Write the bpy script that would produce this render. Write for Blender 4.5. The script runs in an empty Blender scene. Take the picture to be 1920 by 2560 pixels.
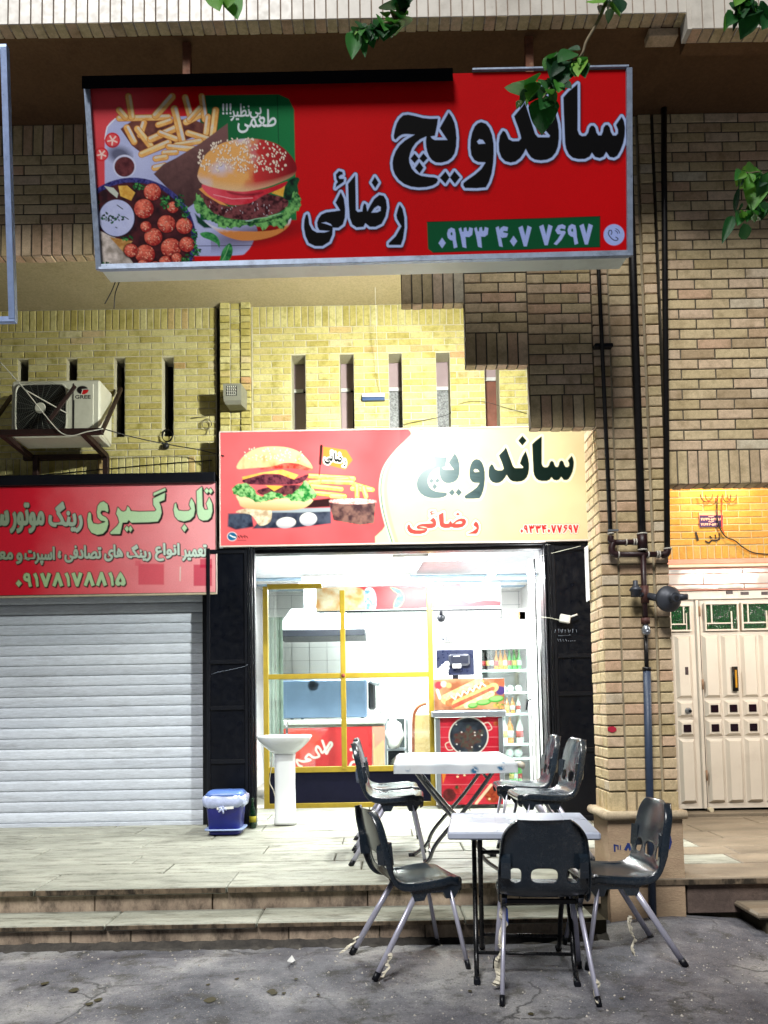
import bpy, math, random
import numpy as np
from mathutils import Vector, Matrix, Euler
R = math.radians
random.seed(7)
scene = bpy.context.scene
col = scene.collection

# ---------------------------------------------------------------- camera
F, CX = 1921.0, 960.0                    # focal length and centre in pixels of a 1920 wide frame
PITCH, ROLL, SHIFT = R(3.66), R(-1.0), 0.189
CAMP = Vector((0.0, -6.79, 1.40))
cam = bpy.data.cameras.new('camera')
cam.sensor_fit = 'HORIZONTAL'; cam.sensor_width = 36.0; cam.lens = 36.0 * F / 1920.0
cam.shift_y = SHIFT; cam.clip_start = 0.05; cam.clip_end = 500
camo = bpy.data.objects.new('camera', cam); col.objects.link(camo)
CROT = Matrix.Rotation(R(90) + PITCH, 3, 'X') @ Matrix.Rotation(ROLL, 3, 'Z')
camo.matrix_world = Matrix.Translation(CAMP) @ CROT.to_4x4()
scene.camera = camo

# ---------------------------------------------------------------- sky, sun, exposure
SUN_EL, SUN_AZ = R(50), R(20)            # soft light from the street side, a little from the left
w = bpy.data.worlds.new('World'); scene.world = w; w.use_nodes = True
nt = w.node_tree; nt.nodes.clear()
sky = nt.nodes.new('ShaderNodeTexSky'); sky.sky_type = 'NISHITA'; sky.sun_disc = False
sky.sun_elevation = SUN_EL; sky.sun_rotation = R(180) + SUN_AZ
bg = nt.nodes.new('ShaderNodeBackground'); bg.inputs['Strength'].default_value = 0.0035
wo = nt.nodes.new('ShaderNodeOutputWorld')
nt.links.new(sky.outputs[0], bg.inputs[0]); nt.links.new(bg.outputs[0], wo.inputs[0])
sl = bpy.data.lights.new('sun', 'SUN'); sl.energy = 1.5; sl.angle = R(20); sl.color = (1.0, 0.985, 0.965)
so = bpy.data.objects.new('sun', sl); col.objects.link(so); so.location = (-3, -9, 9)
so.rotation_euler = Vector((math.sin(SUN_AZ) * math.cos(SUN_EL), math.cos(SUN_AZ) * math.cos(SUN_EL), -math.sin(SUN_EL))).to_track_quat('-Z', 'Y').to_euler()
vs = scene.view_settings
vs.view_transform = 'Standard'; vs.look = 'None'; vs.gamma = 1.0; vs.exposure = 1.3; vs.use_curve_mapping = False
scene.display_settings.display_device = 'sRGB'
scene.render.engine = 'CYCLES'
scene.cycles.max_bounces = 7; scene.cycles.diffuse_bounces = 1; scene.cycles.glossy_bounces = 3
scene.cycles.transmission_bounces = 4; scene.cycles.transparent_max_bounces = 10
scene.cycles.caustics_reflective = False; scene.cycles.caustics_refractive = False
scene.cycles.sample_clamp_indirect = 4.0
try:
    scene.cycles.use_denoising = True
except Exception:
    pass

# ---------------------------------------------------------------- measuring helpers (survey of the place)
def ray(sx, sy):
    v = Vector(((sx - CX) / F, -(sy - (1280 + SHIFT * 1920)) / F, -1.0))
    return CROT @ v
def P(sx, sy, Y):
    """x, z of a surveyed point on the upright plane y = Y"""
    d = ray(sx, sy); t = (Y - CAMP.y) / d.y
    return CAMP.x + d.x * t, CAMP.z + d.z * t
def P3(sx, sy, Y):
    x, z = P(sx, sy, Y); return Vector((x, Y, z))
def G(sx, sy, z):
    """x, y of a surveyed point on the level plane at height z"""
    d = ray(sx, sy); t = (z - CAMP.z) / d.z
    return CAMP.x + d.x * t, CAMP.y + d.y * t
CINV = CROT.transposed()
def proj(p):
    v = CINV @ (Vector(p) - CAMP)
    return CX + F * v.x / -v.z, 1280 + SHIFT * 1920 - F * v.y / -v.z

# ---------------------------------------------------------------- colours and materials
def lin(c):
    c = c / 255.0
    return c / 12.92 if c <= 0.04045 else ((c + 0.055) / 1.055) ** 2.4
def rgb(r, g, b): return (lin(r), lin(g), lin(b), 1.0)
def mix3(a, b, f): return tuple(a[i] * (1 - f) + b[i] * f for i in range(3)) + (1.0,)
class NT:
    def __init__(s, name):
        s.m = bpy.data.materials.new(name); s.m.use_nodes = True
        s.t = s.m.node_tree; s.t.nodes.clear()
        s.out = s.n('ShaderNodeOutputMaterial')
    def n(s, t, **kw):
        x = s.t.nodes.new(t)
        for k, v in kw.items():
            if k in x.inputs: x.inputs[k].default_value = v
            else: setattr(x, k, v)
        return x
    def l(s, a, b): s.t.links.new(a, b)
    def coord(s, kind='Object', scale=(1, 1, 1)):
        tc = s.n('ShaderNodeTexCoord'); mp = s.n('ShaderNodeMapping')
        mp.inputs['Scale'].default_value = scale
        s.l(tc.outputs[kind], mp.inputs[0]); return mp.outputs[0]
    def noise(s, vec, scale, detail=4, rough=0.55):
        x = s.n('ShaderNodeTexNoise'); x.inputs['Scale'].default_value = scale
        x.inputs['Detail'].default_value = detail; x.inputs['Roughness'].default_value = rough
        s.l(vec, x.inputs['Vector']); return x.outputs['Fac']
    def ramp(s, fac, stops):
        x = s.n('ShaderNodeValToRGB'); e = x.color_ramp.elements
        while len(e) < len(stops): e.new(0.5)
        for i, (p, c) in enumerate(stops): e[i].position = p; e[i].color = c
        s.l(fac, x.inputs[0]); return x.outputs[0]
    def mixc(s, fac, a, b, mode='MIX'):
        x = s.n('ShaderNodeMix', data_type='RGBA', blend_type=mode)
        if isinstance(fac, (int, float)): x.inputs[0].default_value = fac
        else: s.l(fac, x.inputs[0])
        for k, v in ((6, a), (7, b)):
            if isinstance(v, tuple): x.inputs[k].default_value = v
            else: s.l(v, x.inputs[k])
        return x.outputs[2]
    def math(s, op, a, b=None):
        x = s.n('ShaderNodeMath', operation=op)
        for k, v in ((0, a), (1, b)):
            if v is None: continue
            if isinstance(v, (int, float)): x.inputs[k].default_value = v
            else: s.l(v, x.inputs[k])
        return x.outputs[0]
    def bsdf(s, color, rough=0.6, metal=0.0, spec=0.5, bump=None, bstr=0.3, bdist=0.004, coat=0.0):
        b = s.n('ShaderNodeBsdfPrincipled')
        if isinstance(color, tuple): b.inputs['Base Color'].default_value = color
        else: s.l(color, b.inputs['Base Color'])
        if isinstance(rough, (int, float)): b.inputs['Roughness'].default_value = rough
        else: s.l(rough, b.inputs['Roughness'])
        b.inputs['Metallic'].default_value = metal
        b.inputs['Specular IOR Level'].default_value = spec
        b.inputs['Coat Weight'].default_value = coat
        if bump is not None:
            bp = s.n('ShaderNodeBump'); bp.inputs['Strength'].default_value = bstr; bp.inputs['Distance'].default_value = bdist
            s.l(bump, bp.inputs['Height']); s.l(bp.outputs[0], b.inputs['Normal'])
        s.l(b.outputs[0], s.out.inputs[0]); return b
MATS = {}
def plain(name, c, rough=0.5, metal=0.0, var=0.12, scale=14.0, bstr=0.15, spec=0.5, dirt=None, dirt_amt=0.35, coat=0.0):
    """painted / plastic / metal surface with uneven tone, smudged gloss and optional dirt"""
    if name in MATS: return MATS[name]
    t = NT(name); v = t.coord('Object')
    n1 = t.noise(v, scale, 5); n2 = t.noise(v, scale * 5, 3)
    a = tuple(max(0, x * (1 - var)) for x in c[:3]) + (1,); b = tuple(min(1, x * (1 + var)) for x in c[:3]) + (1,)
    cc = t.ramp(n1, [(0.3, a), (0.7, b)])
    if dirt is not None:
        n3 = t.noise(v, scale * 0.35, 6, 0.7)
        f = t.ramp(n3, [(0.52, (0, 0, 0, 1)), (0.75, (dirt_amt,) * 3 + (1,))])
        cc = t.mixc(f, cc, dirt)
    rr = t.ramp(n2, [(0.3, (max(0.03, rough - 0.08),) * 3 + (1,)), (0.7, (min(1, rough + 0.1),) * 3 + (1,))])
    t.bsdf(cc, rr, metal, spec, n2, bstr * (0.2 if metal > .5 else 1), 0.002, coat)
    MATS[name] = t.m; return t.m
def brick_mat(name, stops, stain=rgb(120, 125, 40), stain_amt=0.5):
    if name in MATS: return MATS[name]
    t = NT(name)
    oi = t.n('ShaderNodeObjectInfo'); at = t.n('ShaderNodeAttribute', attribute_name='rnd')
    f = t.math('FRACT', t.math('ADD', oi.outputs['Random'], at.outputs['Fac']))
    c = t.ramp(f, stops)
    ge = t.n('ShaderNodeNewGeometry')
    n1 = t.noise(ge.outputs['Position'], 9, 5, 0.6); n2 = t.noise(ge.outputs['Position'], 160, 4, 0.7); n3 = t.noise(ge.outputs['Position'], 38, 4, 0.7)
    c = t.mixc(t.ramp(n1, [(0.5, (0, 0, 0, 1)), (0.72, (stain_amt,) * 3 + (1,))]), c, stain)
    c = t.mixc(0.45, c, t.ramp(n3, [(0.25, (0.45, 0.43, 0.38, 1)), (0.6, (1, 1, 1, 1))]), 'MULTIPLY')
    c = t.mixc(0.4, c, t.ramp(n2, [(0.3, (0.55, 0.55, 0.55, 1)), (0.7, (1.15, 1.15, 1.15, 1))]), 'MULTIPLY')
    t.bsdf(c, 0.85, 0, 0.25, t.math('ADD', n2, n3), 0.5, 0.003)
    MATS[name] = t.m; return t.m
def satin(name, c, rough=0.35, metal=0.0, spec=0.5, dust=0.0):
    """smooth moulded plastic or drawn metal: slow change of tone and gloss only"""
    if name in MATS: return MATS[name]
    t = NT(name); v = t.coord('Object'); n1 = t.noise(v, 3.0, 3)
    cc = t.ramp(n1, [(0.3, tuple(x * .88 for x in c[:3]) + (1,)), (0.7, tuple(min(1, x * 1.12) for x in c[:3]) + (1,))])
    if dust > 0:
        n2 = t.noise(v, 45, 6, .75); n3 = t.noise(v, 7, 4)
        cc = t.mixc(t.math('MULTIPLY', t.ramp(n2, [(0.5, (0, 0, 0, 1)), (0.75, (dust,) * 3 + (1,))]), t.ramp(n3, [(.35, (.2, .2, .2, 1)), (.65, (1, 1, 1, 1))])), cc, rgb(150, 148, 138))
    t.bsdf(cc, t.ramp(n1, [(0.3, (rough - .05,) * 3 + (1,)), (0.7, (rough + .06,) * 3 + (1,))]), metal, spec)
    MATS[name] = t.m; return t.m
def rough_mat(name, c1, c2, scale=3.0, grain=90.0, c3=None, rough=0.9, bstr=0.5, bdist=0.004, c3amt=0.6, squash=(1, 1, 1), c3pos=(0.55, 0.75)):
    """stone, plaster, mortar, concrete"""
    if name in MATS: return MATS[name]
    t = NT(name); ge = t.n('ShaderNodeNewGeometry')
    mp = t.n('ShaderNodeMapping'); mp.inputs['Scale'].default_value = squash; t.l(ge.outputs['Position'], mp.inputs[0]); v = mp.outputs[0]
    n1 = t.noise(v, scale, 6, 0.6); n2 = t.noise(v, grain, 4, 0.7)
    c = t.ramp(n1, [(0.32, c1), (0.68, c2)])
    if c3 is not None:
        n3 = t.noise(v, scale * 2.3, 7, 0.7)
        c = t.mixc(t.ramp(n3, [(c3pos[0], (0, 0, 0, 1)), (c3pos[1], (c3amt,) * 3 + (1,))]), c, c3)
    oi = t.n('ShaderNodeObjectInfo'); br = t.math('ADD', t.math('MULTIPLY', oi.outputs['Random'], 0.2), 0.9)
    cb = t.n('ShaderNodeCombineColor')
    for i in range(3): t.l(br, cb.inputs[i])
    c = t.mixc(1.0, c, cb.outputs[0], 'MULTIPLY')
    c = t.mixc(0.45, c, t.ramp(n2, [(0.3, (0.5, 0.5, 0.5, 1)), (0.7, (1.2, 1.2, 1.2, 1))]), 'MULTIPLY')
    t.bsdf(c, rough, 0, 0.3, n2, bstr, bdist)
    MATS[name] = t.m; return t.m
def emit(name, c, s):
    if name in MATS: return MATS[name]
    t = NT(name); e = t.n('ShaderNodeEmission'); e.inputs[0].default_value = c; e.inputs[1].default_value = s
    t.l(e.outputs[0], t.out.inputs[0]); MATS[name] = t.m; return t.m
def print_mat(name, rough=0.45, spec=0.4, coat=0.0, grain=0.06):
    """flat print: colours come from the printed artwork stored on the sheet"""
    if name in MATS: return MATS[name]
    t = NT(name); a = t.n('ShaderNodeVertexColor', layer_name='print')
    ge = t.n('ShaderNodeNewGeometry'); n = t.noise(ge.outputs['Position'], 2.2, 4); n2 = t.noise(ge.outputs['Position'], 260, 2)
    c = t.mixc(0.25, a.outputs[0], t.ramp(n, [(0.3, (0.75, 0.75, 0.75, 1)), (0.7, (1.1, 1.1, 1.1, 1))]), 'MULTIPLY')
    c = t.mixc(grain * 4, c, t.ramp(n2, [(0.3, (0.6, 0.6, 0.6, 1)), (0.7, (1.2, 1.2, 1.2, 1))]), 'MULTIPLY')
    t.bsdf(c, rough, 0, spec, n, 0.12, 0.02, coat); MATS[name] = t.m; return t.m
def glass_mat(name, tint=(0.93, 0.97, 0.95, 1), gloss=0.07):
    if name in MATS: return MATS[name]
    t = NT(name); a = t.n('ShaderNodeBsdfTransparent'); a.inputs[0].default_value = tint
    b = t.n('ShaderNodeBsdfGlossy'); b.inputs['Roughness'].default_value = 0.04
    m = t.n('ShaderNodeMixShader'); m.inputs[0].default_value = gloss
    t.l(a.outputs[0], m.inputs[1]); t.l(b.outputs[0], m.inputs[2]); t.l(m.outputs[0], t.out.inputs[0]); MATS[name] = t.m; return t.m

# ---------------------------------------------------------------- mesh helpers
ORG = {}
def tag(o, label=None, cat=None, group=None, kind=None):
    if label: o['label'] = label
    if cat: o['category'] = cat
    if group: o['group'] = group
    if kind: o['kind'] = kind
    return o
def thing(name, loc, label, cat, group=None, rz=0.0):
    o = bpy.data.objects.new(name, None); col.objects.link(o); o.empty_display_size = 0.1
    o.location = loc; o.rotation_euler = (0, 0, rz); ORG[o.name] = Vector(loc) if rz == 0 else Vector((0, 0, 0))
    return tag(o, label, cat, group)
def local(o): ORG[o.name] = Vector((0, 0, 0)); return o     # children are given in the thing's own coordinates
def link(name, me, mat, parent=None, org=None):
    o = bpy.data.objects.new(name, me); col.objects.link(o)
    if mat is not None and not me.materials: me.materials.append(mat)
    if parent is not None: o.parent = parent
    return o
def catmull(pts, n=6, closed=False):
    pts = [Vector(p) for p in pts]; out = []; N = len(pts)
    rng = range(N) if closed else range(N - 1)
    for i in rng:
        if closed: p0, p1, p2, p3 = pts[(i - 1) % N], pts[i], pts[(i + 1) % N], pts[(i + 2) % N]
        else: p0, p1, p2, p3 = pts[max(i - 1, 0)], pts[i], pts[i + 1], pts[min(i + 2, N - 1)]
        for k in range(n):
            t = k / n
            out.append(0.5 * ((2 * p1) + (-p0 + p2) * t + (2 * p0 - 5 * p1 + 4 * p2 - p3) * t * t + (-p0 + 3 * p1 - 3 * p2 + p3) * t ** 3))
    if not closed: out.append(pts[-1])
    return out
class MB:
    def __init__(s): s.v = []; s.f = []; s.sm = []
    def add(s, vs, fs, smooth=False):
        b = len(s.v); s.v += [tuple(x) for x in vs]; s.f += [tuple(i + b for i in f) for f in fs]; s.sm += [smooth] * len(fs); return s
    def box(s, x0, x1, y0, y1, z0, z1, c=0.0):
        if c <= 0:
            v = [(x0, y0, z0), (x1, y0, z0), (x1, y1, z0), (x0, y1, z0), (x0, y0, z1), (x1, y0, z1), (x1, y1, z1), (x0, y1, z1)]
            return s.add(v, [(0, 3, 2, 1), (4, 5, 6, 7), (0, 1, 5, 4), (1, 2, 6, 5), (2, 3, 7, 6), (3, 0, 4, 7)])
        c = min(c, (x1 - x0) / 2.2, (y1 - y0) / 2.2, (z1 - z0) / 2.2)
        return s.cbox(Vector(((x0 + x1) / 2, (y0 + y1) / 2, (z0 + z1) / 2)), Matrix.Identity(3), (x1 - x0) / 2, (y1 - y0) / 2, (z1 - z0) / 2, c)
    def cbox(s, cen, rot, hx, hy, hz, c=0.004):
        """box with chamfered edges, any orientation"""
        v = []; idx = {}
        for sx in (-1, 1):
            for sy in (-1, 1):
                for sz in (-1, 1):
                    for k in range(3):
                        p = [sx * hx, sy * hy, sz * hz]
                        for j in range(3):
                            if j != k: p[j] -= (sx, sy, sz)[j] * c
                        idx[(sx, sy, sz, k)] = len(v); v.append(Vector(cen) + rot @ Vector(p))
        f = []
        for k in range(3):
            a, b = (k + 1) % 3, (k + 2) % 3
            for sg in (-1, 1):
                q = []
                for (ua, ub) in ((-1, -1), (1, -1), (1, 1), (-1, 1)):
                    t = [0, 0, 0]; t[k] = sg; t[a] = ua; t[b] = ub; q.append(idx[(t[0], t[1], t[2], k)])
                f.append(tuple(q if sg > 0 else q[::-1]))
        for k in range(3):
            a, b = (k + 1) % 3, (k + 2) % 3
            for ua in (-1, 1):
                for ub in (-1, 1):
                    t0 = [0, 0, 0]; t1 = [0, 0, 0]
                    t0[k] = -1; t1[k] = 1; t0[a] = t1[a] = ua; t0[b] = t1[b] = ub
                    q = [idx[(*t0, a)], idx[(*t1, a)], idx[(*t1, b)], idx[(*t0, b)]]
                    f.append(tuple(q if ua * ub < 0 else q[::-1]))
        for sx in (-1, 1):
            for sy in (-1, 1):
                for sz in (-1, 1):
                    q = [idx[(sx, sy, sz, k)] for k in range(3)]
                    f.append(tuple(q if sx * sy * sz > 0 else q[::-1]))
        return s.add(v, f)
    def bar(s, a, b, wx, wz, up=(0, 0, 1), c=0.0015):
        """square bar from a to b"""
        a = Vector(a); b = Vector(b); d = (b - a); L = d.length; d.normalize()
        u = Vector(up); u = (u - d * u.dot(d))
        if u.length < 1e-5: u = Vector((1, 0, 0)) - d * d.x
        u.normalize(); r = d.cross(u)
        m = Matrix((r, d, u)).transposed()
        return s.cbox((a + b) / 2, m, wx / 2, L / 2, wz / 2, c)
    def tube(s, pts, r, seg=10, cap=True, flat=1.0, fdir=None):
        pts = [Vector(p) for p in pts]; n = len(pts); rr = r if isinstance(r, (list, tuple)) else [r] * n
        v = []; prev = None
        for i, p in enumerate(pts):
            d = (pts[min(i + 1, n - 1)] - pts[max(i - 1, 0)]).normalized()
            if prev is None:
                u = Vector(fdir) if fdir else (Vector((0, 0, 1)) if abs(d.z) < 0.9 else Vector((1, 0, 0)))
            else: u = prev
            u = (u - d * u.dot(d)).normalized(); prev = u; q = d.cross(u)
            for k in range(seg):
                a = 2 * math.pi * k / seg
                v.append(p + u * math.cos(a) * rr[i] + q * math.sin(a) * rr[i] * flat)
        f = [(i * seg + k, i * seg + (k + 1) % seg, (i + 1) * seg + (k + 1) % seg, (i + 1) * seg + k) for i in range(n - 1) for k in range(seg)]
        s.add(v, f, True)
        if cap:
            b = len(s.v) - n * seg
            s.f.append(tuple(b + k for k in range(seg))[::-1]); s.sm.append(False)
            s.f.append(tuple(b + (n - 1) * seg + k for k in range(seg))); s.sm.append(False)
        return s
    def lathe(s, prof, cen=(0, 0, 0), rot=None, seg=20, smooth=True):
        rot = rot or Matrix.Identity(3); v = []; cen = Vector(cen); n = len(prof)
        for (r, z) in prof:
            for k in range(seg):
                a = 2 * math.pi * k / seg; v.append(cen + rot @ Vector((r * math.cos(a), r * math.sin(a), z)))
        f = [(i * seg + k, i * seg + (k + 1) % seg, (i + 1) * seg + (k + 1) % seg, (i + 1) * seg + k) for i in range(n - 1) for k in range(seg)]
        s.add(v, f, smooth); b = len(s.v) - n * seg
        s.f.append(tuple(b + k for k in range(seg))[::-1]); s.sm.append(False)
        s.f.append(tuple(b + (n - 1) * seg + k for k in range(seg))); s.sm.append(False)
        return s
    def prism(s, poly, fn0, fn1):
        """polygon (list of 2-tuples) between two maps 2d -> 3d"""
        n = len(poly); v = [fn0(*p) for p in poly] + [fn1(*p) for p in poly]
        f = [tuple(range(n))[::-1], tuple(range(n, 2 * n))] + [(i, (i + 1) % n, n + (i + 1) % n, n + i) for i in range(n)]
        return s.add(v, f)
    def build(s, name, mat, parent=None, fixn=True):
        o0 = ORG.get(parent.name, Vector((0, 0, 0))) if parent else Vector((0, 0, 0))
        me = bpy.data.meshes.new(name)
        me.from_pydata([(x - o0.x, y - o0.y, z - o0.z) for x, y, z in s.v], [], s.f)
        if any(s.sm): me.polygons.foreach_set('use_smooth', s.sm)
        if fixn:
            import bmesh
            bm = bmesh.new(); bm.from_mesh(me); bmesh.ops.recalc_face_normals(bm, faces=bm.faces); bm.to_mesh(me); bm.free()
        me.update()
        o = link(name, me, mat, parent)
        if parent: ORG[o.name] = o0
        return o
def single(name, mb, mat, label, cat, group=None, kind=None, loc=None):
    """a thing that is one mesh, origin at loc"""
    me_loc = Vector(loc) if loc else Vector((0, 0, 0))
    mb.v = [(x - me_loc.x, y - me_loc.y, z - me_loc.z) for x, y, z in mb.v]
    o = mb.build(name, mat); o.location = me_loc; ORG[o.name] = me_loc
    return tag(o, label, cat, group, kind)
def structure(name, mb, mat): return tag(mb.build(name, mat), kind='structure')
def copy_tree(o, parent=None):
    c = o.copy(); col.objects.link(c); c.parent = parent
    for ch in list(o.children): copy_tree(ch, c)
    return c
# ================================================================ levels of the place
ZS = 5.06            # underside of the floor slab above the arcade
YC = -2.22           # front of pillar and hanging brick panels
ST = 0.10            # street level
def ZPL(y): return 0.37 + (y + 2.2) / 2.2 * 0.03      # platform falls slightly towards the street

BR_YEL = brick_mat('brick_yellow', [(0.0, rgb(186, 172, 98)), (0.3, rgb(210, 198, 124)), (0.6, rgb(216, 208, 146)), (0.85, rgb(194, 180, 108)), (0.96, rgb(206, 194, 126)), (0.985, rgb(206, 164, 116)), (1.0, rgb(218, 210, 158))], rgb(146, 136, 46), 0.75)
BR_TAN = brick_mat('brick_tan', [(0.0, rgb(206, 184, 138)), (0.2, rgb(236, 214, 172)), (0.4, rgb(218, 198, 152)), (0.6, rgb(238, 210, 176)), (0.8, rgb(196, 172, 136)), (0.92, rgb(232, 194, 160)), (1.0, rgb(230, 220, 192))], rgb(150, 126, 88), 0.55)
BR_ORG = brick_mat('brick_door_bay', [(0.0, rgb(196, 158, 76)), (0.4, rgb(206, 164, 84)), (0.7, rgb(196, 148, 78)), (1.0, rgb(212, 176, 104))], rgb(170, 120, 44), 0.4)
MORTAR = rough_mat('mortar_light', rgb(196, 188, 150), rgb(214, 208, 176), 4, 120, rgb(150, 140, 100))
MORTAR_D = rough_mat('mortar_grey', rgb(70, 64, 54), rgb(120, 112, 96), 9, 120, rgb(60, 54, 42))
WHITE_TILE = plain('white_glazed_tile', rgb(214, 208, 196), 0.35, 0, 0.05, 6, 0.1, dirt=rgb(120, 108, 92), dirt_amt=0.5)
PLASTER = rough_mat('plaster_shaded', rgb(112, 82, 54), rgb(124, 92, 62), 1.2, 60, rgb(88, 60, 38), 0.9, 0.3)  # outer soffit, browned to put its shade into the colour
CONC = rough_mat('grey_concrete', rgb(120, 116, 108), rgb(150, 146, 138), 2, 60, rgb(80, 76, 70))

# ---------------------------------------------------------------- bricks
def unit_brick(name, w, h, d, c=0.004, seed=0):
    rn = random.Random(seed); cx, cz, cy = c / w, c / h, c / d
    j = lambda s: rn.uniform(-s, s)
    fr = [(-.5 + cx, -.5 + cz), (.5 - cx, -.5 + cz), (.5 - cx, .5 - cz), (-.5 + cx, .5 - cz)]
    md = [(-.5, -.5), (.5, -.5), (.5, .5), (-.5, .5)]
    v = [(x + j(.006), 0 + j(.03), z + j(.03)) for x, z in fr] + [(x, cy, z) for x, z in md] + [(x, 1, z) for x, z in md]
    f = [(0, 1, 2, 3)] + [(i, i + 4, (i + 1) % 4 + 4, (i + 1) % 4) for i in range(4)] + [(i + 4, i + 8, (i + 1) % 4 + 8, (i + 1) % 4 + 4) for i in range(4)] + [(11, 10, 9, 8)]
    me = bpy.data.meshes.new(name); me.from_pydata(v, [], f); me.update(); return me
BRK = {}
for k, (w_, h_) in {'s': (0.2, 0.055), 'h': (0.095, 0.055), 'v': (0.055, 0.2)}.items():
    BRK[k] = [unit_brick('brick', w_, h_, 0.06, 0.0045, i) for i in range(4)]
BRKM = {}
def lay(wall, bricks, mat, limit=300, name='brick', depth=0.06):
    """bricks: (x, y, z, w, h, face) with face 'f' (towards the street), 'l' (towards -x) or 'd' (underside);
    the ones in view become parts, the rest one joined part"""
    rn = random.Random(len(bricks)); org = ORG[wall.name]
    def seen(b):
        sx, sy = proj((b[0], b[1], b[2])); return -20 < sx < 1940 and -20 < sy < 2580
    vis = [b for b in bricks if seen(b) and (len(b) < 7 or b[6])]; rest = [b for b in bricks if not (seen(b) and (len(b) < 7 or b[6]))]
    if len(vis) > limit: rest += vis[limit:]; vis = vis[:limit]
    def mtx(b):
        x, y, z, w, h, face = b[:6]
        dy = rn.uniform(-0.0025, 0.0015); rz = rn.uniform(-0.006, 0.006)
        m = Matrix.Rotation(rz, 4, 'Y')
        sc = Matrix.Diagonal((w, depth, h, 1))
        if face == 'l': rot = Matrix.Rotation(R(-90), 4, 'Z')
        elif face == 'd': rot = Matrix.Rotation(R(90), 4, 'X')
        else: rot = Matrix.Identity(4)
        off = Vector((0, dy, 0)) if face == 'f' else (Vector((dy, 0, 0)) if face == 'l' else Vector((0, 0, -dy)))
        return Matrix.Translation(Vector((x, y, z)) + off - org) @ rot @ m @ sc
    def kind(b): return 'v' if b[4] > b[3] * 1.2 else ('s' if b[3] > 0.14 else 'h')
    for b in vis:
        base = BRK[kind(b)][rn.randrange(4)]; key = (base.name, mat.name)
        if key not in BRKM:
            me = base.copy(); me.name = 'brick'; me.materials.append(mat); BRKM[key] = me
        o = bpy.data.objects.new(name, BRKM[key]); col.objects.link(o); o.parent = wall; o.matrix_local = mtx(b)
    if rest:
        vv = []; ff = []; rr = []
        for b in rest:
            me = BRK[kind(b)][rn.randrange(4)]; m = mtx(b); n0 = len(vv); r_ = rn.random()
            vv += [tuple(m @ v.co) for v in me.vertices]; ff += [tuple(i + n0 for i in p.vertices) for p in me.polygons]; rr += [r_] * len(me.vertices)
        me = bpy.data.meshes.new('brickwork'); me.from_pydata(vv, [], ff)
        a = me.attributes.new('rnd', 'FLOAT', 'POINT'); a.data.foreach_set('value', rr); me.update()
        o = link('brickwork', me, mat, wall); o['kind'] = 'stuff'
PW, PH, JT = 0.21, 0.0631, 0.009
def courses(x0, x1, z0, z1, y, holes=(), off=0.0, hid=None, zref=None):
    """running bond in a rectangle; holes = rectangles (x0,x1,z0,z1) left open"""
    out = []; n = max(1, round((z1 - z0) / PH)); ph = (z1 - z0) / n
    for r in range(n):
        za = z0 + r * ph; zm = za + ph / 2
        iv = [(x0, x1)]
        for h in holes:
            if h[2] < zm < h[3]:
                nv = []
                for a, b in iv:
                    if h[1] <= a or h[0] >= b: nv.append((a, b)); continue
                    if h[0] - a > 0.02: nv.append((a, h[0]))
                    if b - h[1] > 0.02: nv.append((h[1], b))
                iv = nv
        for a, b in iv:
            g = off + (PW / 2 if r % 2 else 0); k = math.floor((a - g) / PW)
            cuts = [a]; e = g + (k + 1) * PW
            while e < b - 0.035:
                if e - cuts[-1] > 0.045: cuts.append(e)
                e += PW
            cuts.append(b)
            for u, v in zip(cuts[:-1], cuts[1:]):
                vis = True if hid is None else not hid((u + v) / 2, zm)
                out.append(((u + v) / 2, y, zm, v - u - JT, ph - JT, 'f', vis))
    return out
def soldiers(x0, x1, z0, z1, y, hid=None, face='f'):
    n = max(1, round((x1 - x0) / PH)); p = (x1 - x0) / n
    return [(x0 + (i + .5) * p, y, (z0 + z1) / 2, p - JT, z1 - z0 - JT, face, True if hid is None else not hid(x0 + (i + .5) * p, (z0 + z1) / 2)) for i in range(n)]

# ================================================================ ground, platform, steps
t = NT('asphalt'); ge = t.n('ShaderNodeNewGeometry'); v = ge.outputs['Position']
n1 = t.noise(v, 1.3, 8, 0.68); n2 = t.noise(v, 130, 4, 0.75); n3 = t.noise(v, 7, 6, 0.65); n4 = t.noise(v, 55, 4, 0.7)
c = t.ramp(n1, [(0.36, rgb(66, 67, 76)), (0.5, rgb(112, 112, 118)), (0.63, rgb(160, 159, 158))])
c = t.mixc(t.ramp(n3, [(0.55, (0, 0, 0, 1)), (0.66, (0.7, 0.7, 0.7, 1))]), c, rgb(66, 64, 56))
c = t.mixc(t.ramp(n4, [(0.58, (0, 0, 0, 1)), (0.68, (0.8, 0.8, 0.8, 1))]), c, rgb(54, 54, 50))
c = t.mixc(t.ramp(n2, [(0.62, (0, 0, 0, 1)), (0.7, (0.85, 0.85, 0.85, 1))]), c, rgb(212, 208, 198))
c = t.mixc(0.6, c, t.ramp(n2, [(0.3, (0.45, 0.45, 0.45, 1)), (0.55, (1.1, 1.1, 1.1, 1))]), 'MULTIPLY')
mpv = t.n('ShaderNodeVectorMath', operation='ADD'); sc_ = t.n('ShaderNodeVectorMath', operation='SCALE'); sc_.inputs['Scale'].default_value = .35
nz = t.n('ShaderNodeTexNoise'); nz.inputs['Scale'].default_value = 3.5; nz.inputs['Detail'].default_value = 5; t.l(v, nz.inputs['Vector']); t.l(nz.outputs['Color'], sc_.inputs[0]); t.l(v, mpv.inputs[0]); t.l(sc_.outputs[0], mpv.inputs[1])
vo = t.n('ShaderNodeTexVoronoi', feature='DISTANCE_TO_EDGE'); vo.inputs['Scale'].default_value = 1.1; t.l(mpv.outputs[0], vo.inputs['Vector'])
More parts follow.
